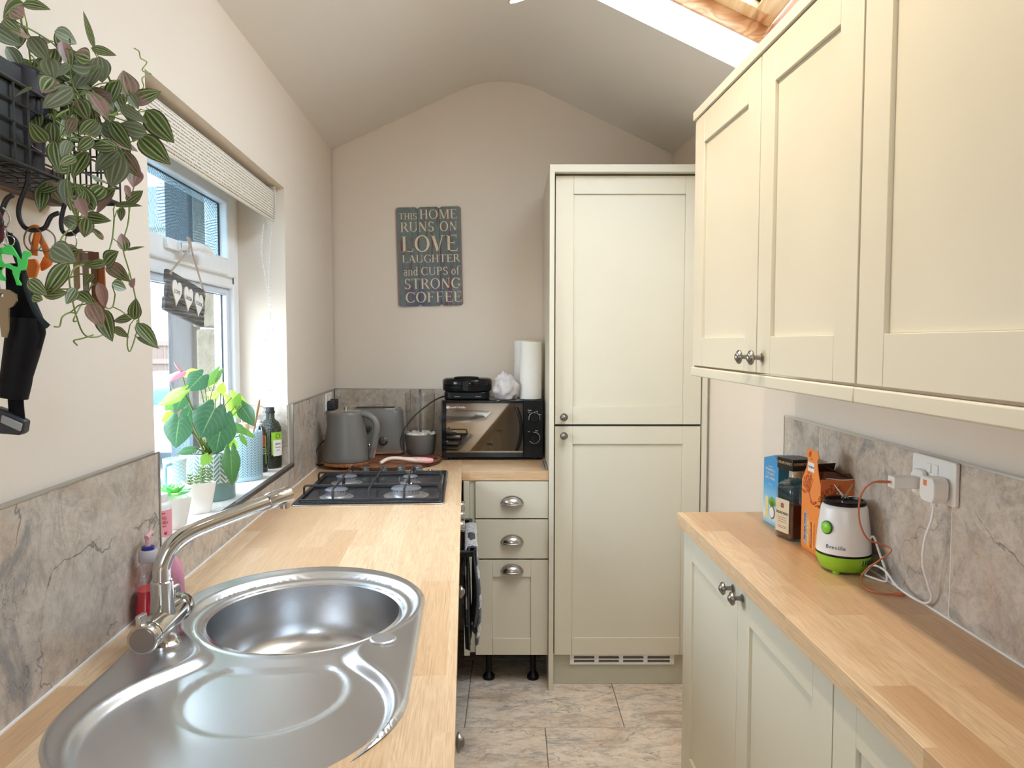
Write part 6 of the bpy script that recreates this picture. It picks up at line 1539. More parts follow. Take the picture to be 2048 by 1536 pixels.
# microwave
t = thing('microwave', 'black microwave with mirrored door standing on the corner worktop', 'microwave', (-.089, 3.455, .9105))
FY = -.145
m = MB(); m.box(-.2285, .2285, FY + .012, .150, .010, .272); m.build('housing', M_BGLOSS, t, bevel=.004, segs=3)
for x_ in (-.19, .19):
    for y_ in (-.11, .11):
        m = MB(); m.lathe([(.013, 0), (.014, .011)], 14, (x_, y_, 0)); m.build('foot', M_RUBBER, t)
m = MB(); m.box(-.2285, .141, FY, FY + .011, .012, .272); dr = m.build('door', M_BGLOSS, t, bevel=.003, segs=3)
n = NT('bronze_mirror_glass'); M_MIR = n.set(color=n.mix(n.noise(n.obj(), 3), (.20, .165, .125), (.22, .18, .14)), rough=.035, metal=1.0)
m = MB(); m.box(-.207, .138, FY - .0012, FY, .036, .258); m.build('door_window', M_MIR, dr)
m = MB(); hpts = smoothpath([(.108, 0, .240), (.122, 0, .205), (.130, 0, .165), (.130, 0, .125), (.122, 0, .080), (.110, 0, .048)], 6)
m.tube([(p[0], FY - .022 + .012 * abs(i / (len(hpts) - 1) * 2 - 1) ** 3, p[2]) for i, p in enumerate(hpts)], .0085, 12, flat=.8); m.cyl((.109, FY - .012, .238), (.109, FY - .001, .238), .006); m.cyl((.111, FY - .012, .050), (.111, FY - .001, .050), .006)
m.build('handle', M_BLACK, dr, smooth=60)
m = MB(); m.box(.142, .2285, FY + .001, FY + .0115, .012, .272); cp = m.build('control_panel', plain('black_panel', (.006, .006, .007), .25, spec=.25), t, bevel=.002)
M_WTXT = plain('white_print', (.75, .75, .75), .5)
FX = Matrix.Translation((0, 0, 0))
def ontofront(x, y, z): return Matrix.Translation((x, y, z)) @ RZ(PI / 2, 4, 'X')
for zc, tk in ((.192, 9), (.102, 14)):
    m = MB(); m.lathe([(.021, 0), (.020, -.012), (.018, -.016), (.004, -.016), (0, -.016)], 32, (.190, FY + .001, zc), axis='y'); m.box(.1865, .1935, FY - .022, FY - .012, zc - .017, zc + .017)
    kb = m.build('dial', M_BLACK, t, smooth=40)
    m = MB(); a0, a1 = (-.1 * PI, 1.1 * PI) if tk == 9 else (-.80 * PI, .55 * PI)
    pa = [(.190 + .0245 * cos(a0 + (a1 - a0) * k / 30), FY + .0003, zc + .0245 * sin(a0 + (a1 - a0) * k / 30)) for k in range(31)]
    m.tube(pa, .0006, 4)
    for k in range(tk): a_ = a0 + (a1 - a0) * k / (tk - 1); m.tube([(.190 + .026 * cos(a_), FY + .0003, zc + .026 * sin(a_)), (.190 + .0285 * cos(a_), FY + .0003, zc + .0285 * sin(a_))], .0006, 4)
    m.build('dial_scale', M_WTXT, cp)
for s_, x_, z_, q_ in (('Watts', .168, .2265, .007), ('P 80', .200, .2215, .006), ('Low', .166, .218, .0055), ('Med', .215, .207, .0055), ('Def', .165, .130, .006), ('Timer', .200, .134, .0055)):
    text_mesh(s_, q_, M_WTXT, 'lettering', cp, ontofront(x_, FY + .0004, z_), .0002)
text_mesh('Russell Hobbs', .0135, M_WTXT, 'logo_lettering', dr, ontofront(-.159, FY - .0015, .2405), .0003)
m = MB(); m.tube([(-.2005 + .0065 * cos(2 * PI * k / 24), FY - .0018, .2405 + .0065 * sin(2 * PI * k / 24)) for k in range(24)], .0008, 5, closed=True)
m.tube([(-.2005 + .0038 * cos(2 * PI * k / 24), FY - .0018, .2405 + .0038 * sin(2 * PI * k / 24)) for k in range(24)], .0006, 5, closed=True); m.box(-.2035, -.1985, FY - .002, FY - .0013, .2375, .2435); m.build('logo_badge', M_WTXT, dr)
ZM = .9105 + .2725
# sandwich toaster
t = thing('sandwich_toaster', 'black sandwich toaster with rounded lid on top of the microwave', 'sandwich toaster', (-.207, 3.42, ZM))
m = MB(); m.prism(rrect(-.103, .103, -.078, .078, .03), .0, .036); m.build('base', M_BLACK, t, bevel=.006, segs=3)
def ell(a_, b_, n_=48, pw=2.6): return [(a_ * (abs(cos(2 * PI * k / n_)) ** (2 / pw)) * (1 if cos(2 * PI * k / n_) >= 0 else -1), b_ * (abs(sin(2 * PI * k / n_)) ** (2 / pw)) * (1 if sin(2 * PI * k / n_) >= 0 else -1)) for k in range(n_)]
def loft(m, levels, capb=True, capt=True):
    rows = [[(x, y, z) for x, y in ell(a_, b_)] for a_, b_, z in levels]; n0 = len(rows[0]); vs = [p for r_ in rows for p in r_]; fs = []
    for i in range(len(rows) - 1):
        for j in range(n0): fs.append((i * n0 + j, i * n0 + (j + 1) % n0, (i + 1) * n0 + (j + 1) % n0, (i + 1) * n0 + j))
    if capb: fs.append(tuple(range(n0))[::-1])
    if capt: fs.append(tuple(range((len(rows) - 1) * n0, len(rows) * n0)))
    m.add(vs, fs)
m = MB(); loft(m, [(.100, .085, .034), (.111, .098, .040), (.1135, .101, .052), (.1135, .101, .060)]); m.build('lower_plate', M_BLACK, t, smooth=50)
m = MB(); loft(m, [(.1135, .101, .0615), (.1145, .102, .066), (.1145, .102, .084), (.110, .098, .092), (.100, .089, .0965), (.06, .055, .099)]); m.build('lid', M_BGLOSS, t, smooth=40)
m = MB(); m.tube(smoothpath([(-.055, -.080, .097), (-.045, -.078, .1005), (0, -.077, .102), (.045, -.078, .1005), (.055, -.080, .097)], 5), .0045, 8); m.build('lid_grip', M_BLACK, t, smooth=60)
m = MB(); m.box(-.016, .014, -.112, -.098, .040, .086); m.build('latch', M_BLACK, t, bevel=.003)
m = MB(); m.box(-.055, -.029, -.0795, -.0775, .012, .015); m.box(.040, .066, -.0795, -.0775, .012, .015); m.build('vent_slots', plain('grey_slot', (.22, .22, .22), .5), t)
o_ = Vector((-.30, 3.42, ZM + .01))
sand = t; ct = None
m = MB(); m.tube([p - o_ for p in smoothpath([(-.297, 3.42, ZM + .012), (-.330, 3.38, 1.190), (-.375, 3.32, 1.165), (-.43, 3.27, 1.120), (-.475, 3.245, 1.06), (-.492, 3.235, 1.00), (-.470, 3.23, .955), (-.42, 3.23, .932), (-.37, 3.23, .9295), (-.335, 3.26, .9295)], 8)], .0034, 8); attach(m.build('power_cord', M_BLACKM, None, smooth=60), sand, Matrix.Translation(o_))
# bag and kitchen rolls on the microwave
t = thing('plastic_bag', 'scrunched translucent white plastic bag on the microwave', 'bag', (-.032, 3.37, ZM + .0005))
n = NT('thin_white_plastic'); c = n.mix(n.noise(n.obj(), 30, 4), (.74, .70, .70), (.86, .83, .83)); n.set(color=c, rough=.35)
tl = n.n('ShaderNodeBsdfTranslucent'); n.l(c, tl.inputs[0]); mx = n.n('ShaderNodeMixShader'); mx.inputs[0].default_value = .3; n.l(n.b.outputs[0], mx.inputs[1]); n.l(tl.outputs[0], mx.inputs[2]); n.l(mx.outputs[0], n.out.inputs[0])
m = MB(); rows = []
for i in range(25):
    th = PI * i / 24; row = []
    for j in range(48):
        ph = 2 * PI * j / 48; d = Vector((sin(th) * cos(ph), sin(th) * sin(ph), -cos(th)))
        r_ = 1 + .30 * (noise.noise(d * 2.3 + Vector((3, 1, 2)))) + .16 * abs(noise.noise(d * 6)) + .06 * noise.noise(d * 14)
        lean = max(d.z, 0)
        row.append((d.x * (.046 + .012 * (1 - lean)) * r_ + .008 * (1 - lean * 1.8), d.y * .045 * r_, max(0, .052 + d.z * .064 * r_)))
    rows.append(row + [row[0]])
m.plate(rows); m.build('bag', n.mat, t, smooth=70)
n = NT('embossed_white_paper'); v = n.obj(); vo = n.n('ShaderNodeTexVoronoi'); vo.inputs['Scale'].default_value = 190; n.l(v, vo.inputs['Vector'])
n.bump(vo.outputs['Distance'], .5, .002); M_PAPER = n.set(color=n.mix(n.noise(v, 6), (.86, .87, .85), (.92, .92, .90)), rough=.9)
for i, (x, y, lb, h_, rad) in enumerate(((.086, 3.395, 'white embossed kitchen roll standing on the microwave, nearest the cabinet', .262, .0505), (.066, 3.515, 'second white kitchen roll half hidden behind the front one', .268, .056))):
    t = tag(empty('kitchen_roll', (x, y, ZM + .0005)), lb, 'kitchen roll')
    m = MB(); m.lathe([(.02, 0), (rad - .002, 0), (rad, .002), (rad, h_ - .002), (rad - .002, h_), (.02, h_), (.02, 0)], 56, cap=False); m.build('paper', M_PAPER, t, smooth=40)
    m = MB(); m.lathe([(.0195, .001), (.0195, h_ - .001), (.018, h_ - .001), (.018, .001)], 24, cap=False); m.build('core', plain('cardboard', (.42, .32, .22), .8), t)
# grey tongs
t = thing('tongs', 'pair of grey rods with rounded ends lying between microwave and cabinet', 'tongs', (.142, 3.17, .9105))
for x0, x1, y0, y1 in ((-.009, -.008, -.095, .10), (.0035, .002, -.115, .10)):
    m = MB(); m.tube([(x0, y0, .005), (x0, y0 + .002, .005), (x1, y1, .005), (x1, y1 + .002, .005)], [.0036, .0042, .0042, .0036], 12); m.build('arm', plain('grey_silicone', (.27, .25, .24), .5), t, smooth=60)
# ---- double socket on the left wall beyond the window
def socket(name, label, W_, H_, M, sw=True):
    t = tag(empty(name, (0, 0, 0)), label, 'socket'); t.matrix_world = M
    m = MB(); m.prism(rrect(-W_ / 2, W_ / 2, -H_ / 2, H_ / 2, .005), 0.0005, .009); m.build('face_plate', M_WPLAS, t, bevel=.0022, segs=3)
    for x_ in (-.012, .012):
        m = MB(); m.box(x_ - .007, x_ + .007, .010, .029, .009, .0115); m.build('switch', M_WPLAS, t, bevel=.0012)
    return t
Mf = lambda lx, ly, z: Matrix.Translation(LW(lx, ly, z)) @ RZ(LA, 4, 'Z') @ RZ(PI / 2, 4, 'Z') @ RZ(PI / 2, 4, 'X')
s1_ = socket('double_socket', 'white double wall socket on the left tiles above the kettle', .146, .086, Mf(TT, 3.385, 1.168))
m = MB(); m.prism([(.010, .014), (.024, .016), (.020, .006), (.022, -.012), (.015, -.016), (.013, .004)], .0095, .012); m.build('neon_marker', plain('orange_plastic_mark', (.95, .20, .03), .4), s1_)
def plug(name, label, M, mat, cat='plug'):
    t = tag(empty(name, (0, 0, 0)), label, cat); t.matrix_world = M
    m = MB(); m.prism([(-.017, -.025), (.017, -.025), (.025, -.014), (.025, .013), (.017, .023), (-.017, .023), (-.025, .013), (-.025, -.014)], 0.0, .030); m.build('plug_body', mat, t, bevel=.003, segs=3)
    m = MB(); m.tube([(0, -.024, .014), (0, -.036, .014)], [.0055, .0042], 12)
    for k in range(3): m.tube([(0, -.027 - k * .0035, .014), (0, -.0285 - k * .0035, .014)], [.0065, .0065], 12)
    m.build('strain_relief', mat, t, smooth=50); return t
pl1 = plug('black_plug', 'black plug in the near outlet of the left wall socket', Mf(TT + .0092, 3.345, 1.155), M_BLACKM)
pl2 = plug('black_plug', 'black plug in the far outlet of the left wall socket', Mf(TT + .0092, 3.420, 1.158), M_BLACKM)
for ly, pq, pts in ((3.345, pl1, [(.035, 3.345, 1.122), (.036, 3.345, 1.09), (.045, 3.36, 1.03), (.06, 3.40, .965), (.085, 3.40, .918)]), (3.42, pl2, [(.035, 3.42, 1.122), (.040, 3.43, 1.08), (.06, 3.45, 1.0), (.075, 3.50, .918)])):
    o_ = Vector(LW(*pts[0]));     m = MB(); m.tube([Vector(LW(*p)) - o_ for p in smoothpath(pts, 6)], .003, 8); attach(m.build('cord', M_BLACKM, None, smooth=60), pq, Matrix.Translation(o_))

# ================================================================= BY THE SINK
def lth(name, label, cat, lx, ly, z=.9105, rz=0): return thing(name, label, cat, LW(lx, ly, z), LA + rz)
t = lth('hand_soap', 'clear pump bottle half full of red hand soap beside the tap', 'soap dispenser', .0385, 1.388, rz=PI / 2)
M_CLEAR = glass_mat('clear_bottle_plastic', (.93, .88, .88), 1.2)
n = NT('red_liquid'); M_REDL = n.set(color=n.mix(n.noise(n.obj(), 20), (.62, .008, .030), (.72, .012, .045)), rough=.12, coat=.4)
sq = .72
m = MB(); m.lathe([(0, .001), (.030, .001), (.033, .006), (.032, .03), (.0285, .05), (.031, .072), (.0325, .09), (.029, .102), (.016, .112), (.0145, .116)], 36, cap=False, squash=sq); m.build('bottle', M_CLEAR, t, smooth=60)
m = MB(); m.lathe([(0, .0025), (.0285, .0025), (.0315, .007), (.0305, .03), (.027, .05), (.0283, .062), (0, .062)], 36, squash=sq); m.build('liquid_soap', M_REDL, t, smooth=50)
m = MB(); m.lathe([(.0165, .113), (.0175, .115), (.0170, .134), (.0155, .136), (0, .136)], 28); cl = m.build('collar', plain('frosted_collar', (.52, .48, .50), .4), t, smooth=40)
m = MB(); m.lathe([(.011, .136), (.0115, .137), (.0115, .142), (.010, .143), (0, .143)], 24); m.build('blue_ring', plain('navy_blue_plastic', (.02, .02, .20), .35), cl, smooth=40)
m = MB(); m.cyl((0, 0, .143), (0, 0, .158), .0048, .0048, 14); m.tube(smoothpath([(-.006, 0, .160), (.004, 0, .1625), (.020, .004, .1625), (.036, .008, .159), (.038, .0085, .154)], 4), .0048, 10); m.build('pump_head', plain('pale_pink_plastic', (.75, .42, .45), .35), t, smooth=60)
m = MB(); m.box(-.022, .022, -.0240, -.0235, .028, .085) if False else None
t = lth('washing_up_bottle', 'pink and clear bottle with blue cap behind the red hand soap', 'bottle', .046, 1.468)
m = MB(); m.lathe([(0, .001), (.026, .001), (.028, .005), (.028, .06), (.024, .085), (.012, .10), (.011, .104)], 32, squash=.75); m.build('bottle', plain('pink_lotion', (.75, .32, .42), .3), t, smooth=50)
m = MB(); m.lathe([(.0125, .1035), (.0125, .118), (.008, .122), (0, .122)], 24); m.build('cap', plain('navy_blue_plastic', (.02, .02, .20), .35), t, smooth=50)

# ================================================================= WINDOW SILL
SZ = .9985
M_DK = plain('teal_glaze', (.145, .235, .225), .25)
def herring(name, bgc, fgc, nx_, pitch, lw=.42, zlo=.05, rad=.077):
    """chevron / herringbone print wrapped round a pot"""
    n = NT(name); se = n.n('ShaderNodeSeparateXYZ'); n.l(n.obj(), se.inputs[0])
    ang = n.math('ARCTAN2', se.outputs[1], se.outputs[0])
    u = n.math('MULTIPLY', n.math('ADD', ang, PI), nx_ / (2 * PI))
    fu = n.math('FRACT', u); tri = n.math('ABSOLUTE', n.math('SUBTRACT', fu, .5))
    zz = n.math('FRACT', n.math('SUBTRACT', n.math('MULTIPLY', se.outputs[2], 1 / pitch), n.math('MULTIPLY', tri, 2 * PI * rad / nx_ / pitch * 1.1)))
    ln = n.math('LESS_THAN', zz, lw)
    sp = n.math('LESS_THAN', n.math('MINIMUM', tri, n.math('SUBTRACT', .5, tri)), .022)
    mk = n.math('MAXIMUM', ln, sp); up = n.math('GREATER_THAN', se.outputs[2], zlo)
    mk = n.math('MULTIPLY', mk, up)
    return n.set(color=n.mix(mk, bgc, fgc), rough=.3)
t = lthing('anthurium_pot', 'anthurium with heart-shaped leaves in a teal and white herringbone pot on the sill', 'potted plant', -.085, 2.098, SZ)
m = MB(); m.lathe([(0, 0), (.066, 0), (.068, .003), (.068, .040), (.0745, .048), (.077, .055), (.078, .132), (.076, .134), (.074, .130), (.072, .060), (.0, .060)], 64); m.build('pot', herring('teal_white_herringbone', (.19, .33, .32), (.85, .86, .82), 14, .0125, .36, .051), t, smooth=40)
m = MB(); m.lathe([(0, .118), (.0715, .118)], 32, cap=False); m.build('soil', plain('dark_soil', (.035, .022, .015), .95, bump=1), t)
o_ = Vector((-.085, 2.098, SZ)); random.seed(4)
m = MB(); ms = MB(); Mflo = MB()
CV = Vector((.3, -1, .15))
for B, T, W_, c in ANTH:
    B, T = Vector(B) - o_, Vector(T) - o_
    for q in (B, T):
        q.x = max(q.x, -.075)
    N = CV + Vector((random.uniform(-.35, .35), 0, random.uniform(-.1, .7)))
    leaf(m, B, T, N, W_, heart=True, r=c, fold=.10, curl=random.uniform(.0, .25), nu=10, nv=12)
    root = Vector((random.uniform(-.015, .015), random.uniform(-.015, .015), .118))
    mid = root.lerp(B, .55) + Vector((random.uniform(-.012, .012), random.uniform(-.01, .01), .012))
    ms.tube(smoothpath([root, mid, B + Vector((0, .002, .0))], 5), [.0022] * 6 + [.0018] * 5, 6)
m.build('foliage', M_ANTH, t, smooth=70)
for k in range(5): ms.tube([(random.uniform(-.02, .02), random.uniform(-.02, .02), .115), (random.uniform(-.02, .02), random.uniform(-.02, .02), .165)], [.006, .0035], 8)
ms.build('stems', plain('olive_stem', (.16, .20, .05), .5, var=.3), t, smooth=60)
fB, fT, fW, _ = ANTH_FLOWER[0]; fB = Vector(fB) - o_; fT = Vector(fT) - o_; fB.x = max(fB.x, -.07); fT.x = max(fT.x, -.07); ms2 = MB(); ms2.tube(smoothpath([(0, 0, .118), (fB.x * .5, fB.y * .4, .20), tuple(fB)], 5), .0018, 6); ms2.build('flower_stem', M_STEM, t, smooth=60)
m = MB(); leaf(m, fB, fT, (.2, -.6, .8), .034, heart=True, r=0, fold=-.1, curl=.2); f_ = m.build('pink_flower', plain('pink_spathe', (.80, .26, .33), .4), t, smooth=60)
m = MB(); m.tube([fB, fB + Vector((-.006, -.01, .012)), fB + Vector((-.010, -.016, .022))], [.0028, .0026, .0012], 8); m.build('spadix', plain('pink_spadix', (.75, .35, .38), .5), f_, smooth=60)
# pale blue canister with utensils
t = lthing('utensil_canister', 'pale blue chevron-embossed canister behind the anthurium holding utensils', 'canister', -.088, 2.395, SZ)
m = MB(); m.lathe([(0, 0), (.066, 0), (.069, .004), (.0705, .135), (.069, .150), (.064, .155), (.062, .150), (.062, .010), (0, .010)], 56); m.build('pot', herring('pale_blue_chevrons', (.42, .60, .70), (.13, .22, .27), 16, .0085, .34, .014, .07), t, smooth=40)
for nm, lb, mt, pts, rs, fl in (('wooden_spatula', 'worn wooden spatula leaning out of the blue canister', M_BEECH, [(.012, .012, .012), (.030, .036, .13), (.044, .062, .235), (.047, .068, .252)], [.006, .007, .010, .003], .35),
                        ('silicone_spoon', 'pale pink silicone spoon standing in the blue canister', plain('pale_pink_silicone', (.78, .45, .40), .5), [(-.01, .01, .012), (.0, .02, .14), (.002, .022, .20), (.003, .023, .235), (.003, .023, .25)], [.005, .005, .008, .024, .006], .4),
                        ('terracotta_spoon', 'terracotta-coloured spoon standing in the blue canister', plain('terracotta_plastic', (.62, .26, .14), .5), [(-.02, -.01, .012), (-.035, -.02, .14), (-.046, -.026, .20), (-.052, -.028, .235), (-.054, -.028, .25)], [.005, .005, .009, .026, .006], .4),
                        ('cream_tub', 'cream wooden block standing in the blue canister', plain('cream_beige', (.68, .50, .30), .5), [(.018, -.026, .012), (.022, -.030, .185)], [.016, .016], 1.0)):
    q = lthing(nm, lb, 'utensil', -.088, 2.395, SZ); m = MB(); m.tube(pts if len(pts) < 3 else smoothpath(pts, 4), rs if len(pts) < 3 else [rs[min(i // 4, len(rs) - 1)] + (rs[min(i // 4 + 1, len(rs) - 1)] - rs[min(i // 4, len(rs) - 1)]) * (i % 4) / 4 for i in range((len(pts) - 1) * 4 + 1)], 14, flat=fl); m.build('body', mt, q, smooth=60)
# bottles at the far end
M_DGLASS = plain('very_dark_green_glass', (.010, .013, .006), .08, coat=.5)
t = lthing('balsamic_bottle', 'slim black balsamic vinegar bottle with red label on the sill', 'bottle', -.060, 2.525, SZ)
m = MB(); m.lathe([(0, 0), (.023, 0), (.0245, .003), (.0245, .125), (.021, .142), (.011, .155), (.010, .158)], 36); m.build('bottle', M_DGLASS, t, smooth=50)
m = MB(); m.lathe([(.0105, .1575), (.0115, .159), (.0115, .166), (.008, .168), (.008, .176), (0, .178)], 20); m.build('stopper', plain('clear_stopper', (.45, .42, .40), .2), t, smooth=50)
def labelpatch(m, r, a0, a1, z0, z1, n_=10):
    rows = [[(r * cos(a0 + (a1 - a0) * k / n_), r * sin(a0 + (a1 - a0) * k / n_), z) for z in (z0, z1)] for k in range(n_ + 1)]; m.plate(rows)
m = MB(); labelpatch(m, .0248, -1.75, -.55, .022, .130); lb_ = m.build('label', plain('black_label', (.02, .016, .014), .5), t, smooth=60)
m = MB(); labelpatch(m, .0250, -1.70, -.60, .088, .128); m.build('red_label_panel', plain('red_label_print', (.55, .06, .035), .5), lb_, smooth=60)
m = MB()
for rr_ in (.006, .0115): m.tube([(.0252 * cos(-1.15 + rr_ / .025 * cos(k)), .0252 * sin(-1.15 + rr_ / .025 * cos(k)), .108 + rr_ * 1.3 * sin(k)) for k in [2 * PI * i / 20 for i in range(20)]], .0008, 4, closed=True)
m.build('label_rings', plain('black_label', (.02, .016, .014), .5), lb_)
m = MB(); labelpatch(m, .0251, -.55, -.40, .030, .125); labelpatch(m, .0251, -1.5, -1.2, .023, .031); m.build('green_stripe', plain('leaf_green_print', (.22, .50, .06), .5), lb_, smooth=60)
for zz, s_, q_ in ((.081, 'BALSAMIC', .0075), (.073, 'VINEGAR', .0075), (.065, 'OF MODENA', .0065), (.050, '|||||', .006), (.040, '|||', .006)):
    text_mesh(s_, q_, plain('cream_print', (.75, .70, .6), .5), 'lettering', lb_, Matrix.Translation((.0253 * cos(-1.15), .0253 * sin(-1.15), zz)) @ RZ(-1.15 + PI / 2, 4, 'Z') @ RZ(PI / 2, 4, 'X'), .0002, sx_=.75)
t = lthing('olive_oil_bottle', 'large dark green olive oil bottle with white and green label on the sill', 'bottle', -.0475, 2.615, SZ)
n = NT('embossed_dark_green_glass'); v = n.obj(); vo = n.n('ShaderNodeTexVoronoi'); vo.inputs['Scale'].default_value = 260; vo.inputs['Randomness'].default_value = .15; n.l(v, vo.inputs['Vector']); n.bump(vo.outputs['Distance'], .8, .003)
M_EMB = n.set(color=n.mix(n.noise(v, 10), (.012, .016, .006), (.020, .024, .010)), rough=.15)
m = MB(); m.lathe([(0, 0), (.035, 0), (.0375, .004), (.0375, .130), (.036, .145), (.028, .162), (.0165, .172), (.0150, .176), (.0150, .196)], 48); m.build('bottle', M_EMB, t, smooth=50)
m = MB(); m.lathe([(.0155, .1945), (.0175, .196), (.0175, .199), (.0145, .200), (.0140, .214), (0, .2145)], 28); m.build('cap', M_BLACKM, t, smooth=40)
m = MB(); labelpatch(m, .0379, -1.25, .1, .048, .128); lb_ = m.build('label', plain('lime_green_label', (.32, .62, .03), .5), t, smooth=60)
m = MB(); labelpatch(m, .0382, -1.10, .1, .044, .100); m.build('white_panel', plain('white_label', (.85, .83, .78), .5), lb_, smooth=60)
for zz, s_, q_ in ((.086, 'FILIPPO', .010), (.074, 'EXTRA VIRGIN', .0048), (.064, 'OLIVE OIL', .0045)):
    text_mesh(s_, q_, plain('dark_green_print', (.04, .08, .03), .5), 'lettering', lb_, Matrix.Translation((.0384 * cos(-.62), .0384 * sin(-.62), zz)) @ RZ(-.62 + PI / 2, 4, 'Z') @ RZ(PI / 2, 4, 'X'), .0002, sx_=.7)
m = MB(); m.tube([(.0383 * cos(-.62 + .22 * cos(k)), .0383 * sin(-.62 + .22 * cos(k)), .114 + .008 * sin(k)) for k in [2 * PI * i / 20 for i in range(20)]], .001, 4, closed=True); m.build('emblem', plain('dark_green_print', (.04, .08, .03), .5), lb_)
# two small white square pots with succulents
def sqpot(t, h=.078):
    m = MB(); rows = []
    for z, s_ in ((0, .023), (.004, .0245), (h - .006, .0345), (h, .0350), (h, .032), (h - .012, .031)): rows.append([(x, y, z) for x, y in rrect(-s_, s_, -s_, s_, .007)])
    n0 = len(rows[0]); vs = [p for r_ in rows for p in r_]; fs = [tuple(range(n0))[::-1]]
    for i in range(len(rows) - 1):
        for j in range(n0): fs.append((i * n0 + j, i * n0 + (j + 1) % n0, (i + 1) * n0 + (j + 1) % n0, (i + 1) * n0 + j))
    fs.append(tuple(range((len(rows) - 1) * n0, len(rows) * n0)))
    m.add(vs, fs); m.build('pot', M_CERAM, t, smooth=40)
t = lthing('succulent_pot', 'bright green rosette succulent in a white square pot, nearer the tap', 'potted plant', -.056, 1.752, SZ, math.radians(38))
sqpot(t, .074); m = MB(); random.seed(8)
for ring_, (nn, el, ln, wd) in enumerate(((8, .25, .046, .026), (7, .7, .040, .024), (5, 1.15, .030, .020), (3, 1.4, .020, .014))):
    for k in range(nn):
        a_ = 2 * PI * k / nn + ring_ * .4; d = Vector((cos(a_) * cos(el), sin(a_) * cos(el), sin(el))); up = Vector((-cos(a_) * sin(el), -sin(a_) * sin(el), cos(el)))
        leaf(m, Vector((0, 0, .074)) + d * .004, Vector((0, 0, .074)) + d * ln, up, wd, r=.2 + .5 * random.random(), fold=.5, curl=-.2)
n = NT('mint_green_succulent'); c = n.mix(n.attr(), (.12, .62, .28), (.42, .80, .12)); m.build('foliage', n.set(color=c, rough=.35, sss=.0), t, smooth=70, solid=.003)
t = lthing('succulent_pot', 'dark spiky succulent in a white square pot beside the herringbone pot', 'potted plant', -.052, 1.915, SZ, math.radians(38))
sqpot(t, .080); m = MB()
m2 = MB(); m2.box(-.028, .028, -.028, .028, .0695, .0700)
for sx_, sy_, ht in ((-.020, .004, .030), (.010, -.004, .046), (.021, -.016, .040), (-.012, -.020, .024), (.012, .018, .040)):
    z = 0
    while z < ht:
        for k in range(6):
            a_ = 2 * PI * k / 6 + z * 90; d = Vector((cos(a_), sin(a_), .55)).normalized(); b_ = Vector((sx_, sy_, .074 + z))
            m.tube([b_, b_ + d * .006, b_ + d * .0092], [.0016, .0024, .0005], 6)
        z += .0078
m.build('foliage', plain('dusty_green_succulent', (.20, .27, .10), .5, var=.3), t, smooth=60)
# white bottle with pink label
t = lthing('scouring_bottle', 'white flip-top bottle with pink label on the near end of the sill', 'bottle', -.030, 1.615, SZ)
m = MB(); m.lathe([(0, 0), (.0225, 0), (.024, .003), (.024, .082), (.020, .090), (.0165, .093)], 36); m.build('bottle', M_WPLAS, t, smooth=50)
m = MB(); m.lathe([(.0170, .0925), (.0175, .094), (.0175, .108), (.0165, .110), (0, .111)], 28); m.build('cap', M_WPLAS, t, smooth=50)
m = MB(); labelpatch(m, .0243, -2.6, .2, .018, .076, 16); lb_ = m.build('label', plain('pink_label', (.85, .36, .42), .5), t, smooth=60)
for zz, s_, q_ in ((.070, 'Simply', .0065), (.059, 'ORIG', .0095), (.049, 'SCHEN', .0095), (.041, 'Plant Based', .0045)):
    text_mesh(s_, q_, plain('crimson_print', (.50, .04, .10), .5), 'lettering', lb_, Matrix.Translation((.0246 * cos(-1.0), .0246 * sin(-1.0), zz)) @ RZ(-1.0 + PI / 2, 4, 'Z') @ RZ(PI / 2, 4, 'X'), .0002, sx_=.75)
m = MB(); m.ball((.0235 * cos(-.75), .0235 * sin(-.75), .026), .0035, 1.2, 10, 8); m.build('cherry_mark', plain('crimson_print', (.50, .04, .10), .5), lb_)
# pale blue jug
t = lthing('blue_jug', 'pale blue jug with square handle against the window behind the pots', 'jug', -.128, 1.958, SZ)
m = MB(); m.lathe([(0, 0), (.026, 0), (.028, .004), (.028, .110), (.030, .135), (.028, .136), (.026, .11), (.025, .006), (0, .006)], 36); m.build('jug', herring('pale_blue_jug_print', (.48, .68, .76), (.75, .86, .90), 10, .01, .4, .02, .028), t, smooth=50)
m = MB(); m.tube([(0, -.026, .125), (0, -.058, .125), (0, -.062, .120), (0, -.062, .050), (0, -.058, .045), (0, -.026, .045)], .0045, 8); m.build('handle', plain('sky_blue_glaze', (.25, .50, .60), .3), t, smooth=60)

# ================================================================= RIGHT WORKTOP
t = thing('juice_carton', 'blue pineapple and coconut juice carton at the far end of the right worktop', 'carton', (.7905, 2.135, .9105), math.radians(4))
n = NT('sky_blue_carton_print'); v = n.obj(); se = n.n('ShaderNodeSeparateXYZ'); n.l(v, se.inputs[0])
c = n.ramp(n.math('MULTIPLY', se.outputs[2], 5.0), [(0, (.20, .50, .78)), (.12, (.75, .85, .80)), (.35, (.30, .62, .85)), (.6, (.04, .36, .72)), (1, (.02, .28, .62))]); M_JC = n.set(color=c, rough=.35)
m = MB(); m.box(-.036, .036, -.050, .050, 0, .190); m.add([(-.036, -.050, .190), (.036, -.050, .190), (.036, .050, .190), (-.036, .050, .190), (-.030, -.0, .203), (.036, -.0, .203)], [(0, 1, 5, 4), (1, 2, 5), (2, 3, 4, 5), (3, 0, 4)]); m.build('carton', M_JC, t, bevel=.0012)
m = MB(); m.box(-.0355, .0355, -.0508, -.0503, .004, .188); m.build('side_panel', plain('teal_carton_side', (.03, .16, .24), .4), t)
def onleft(x, y, z): return Matrix.Translation((x, y, z)) @ RZ(-PI / 2, 4, 'Z') @ RZ(PI / 2, 4, 'X')
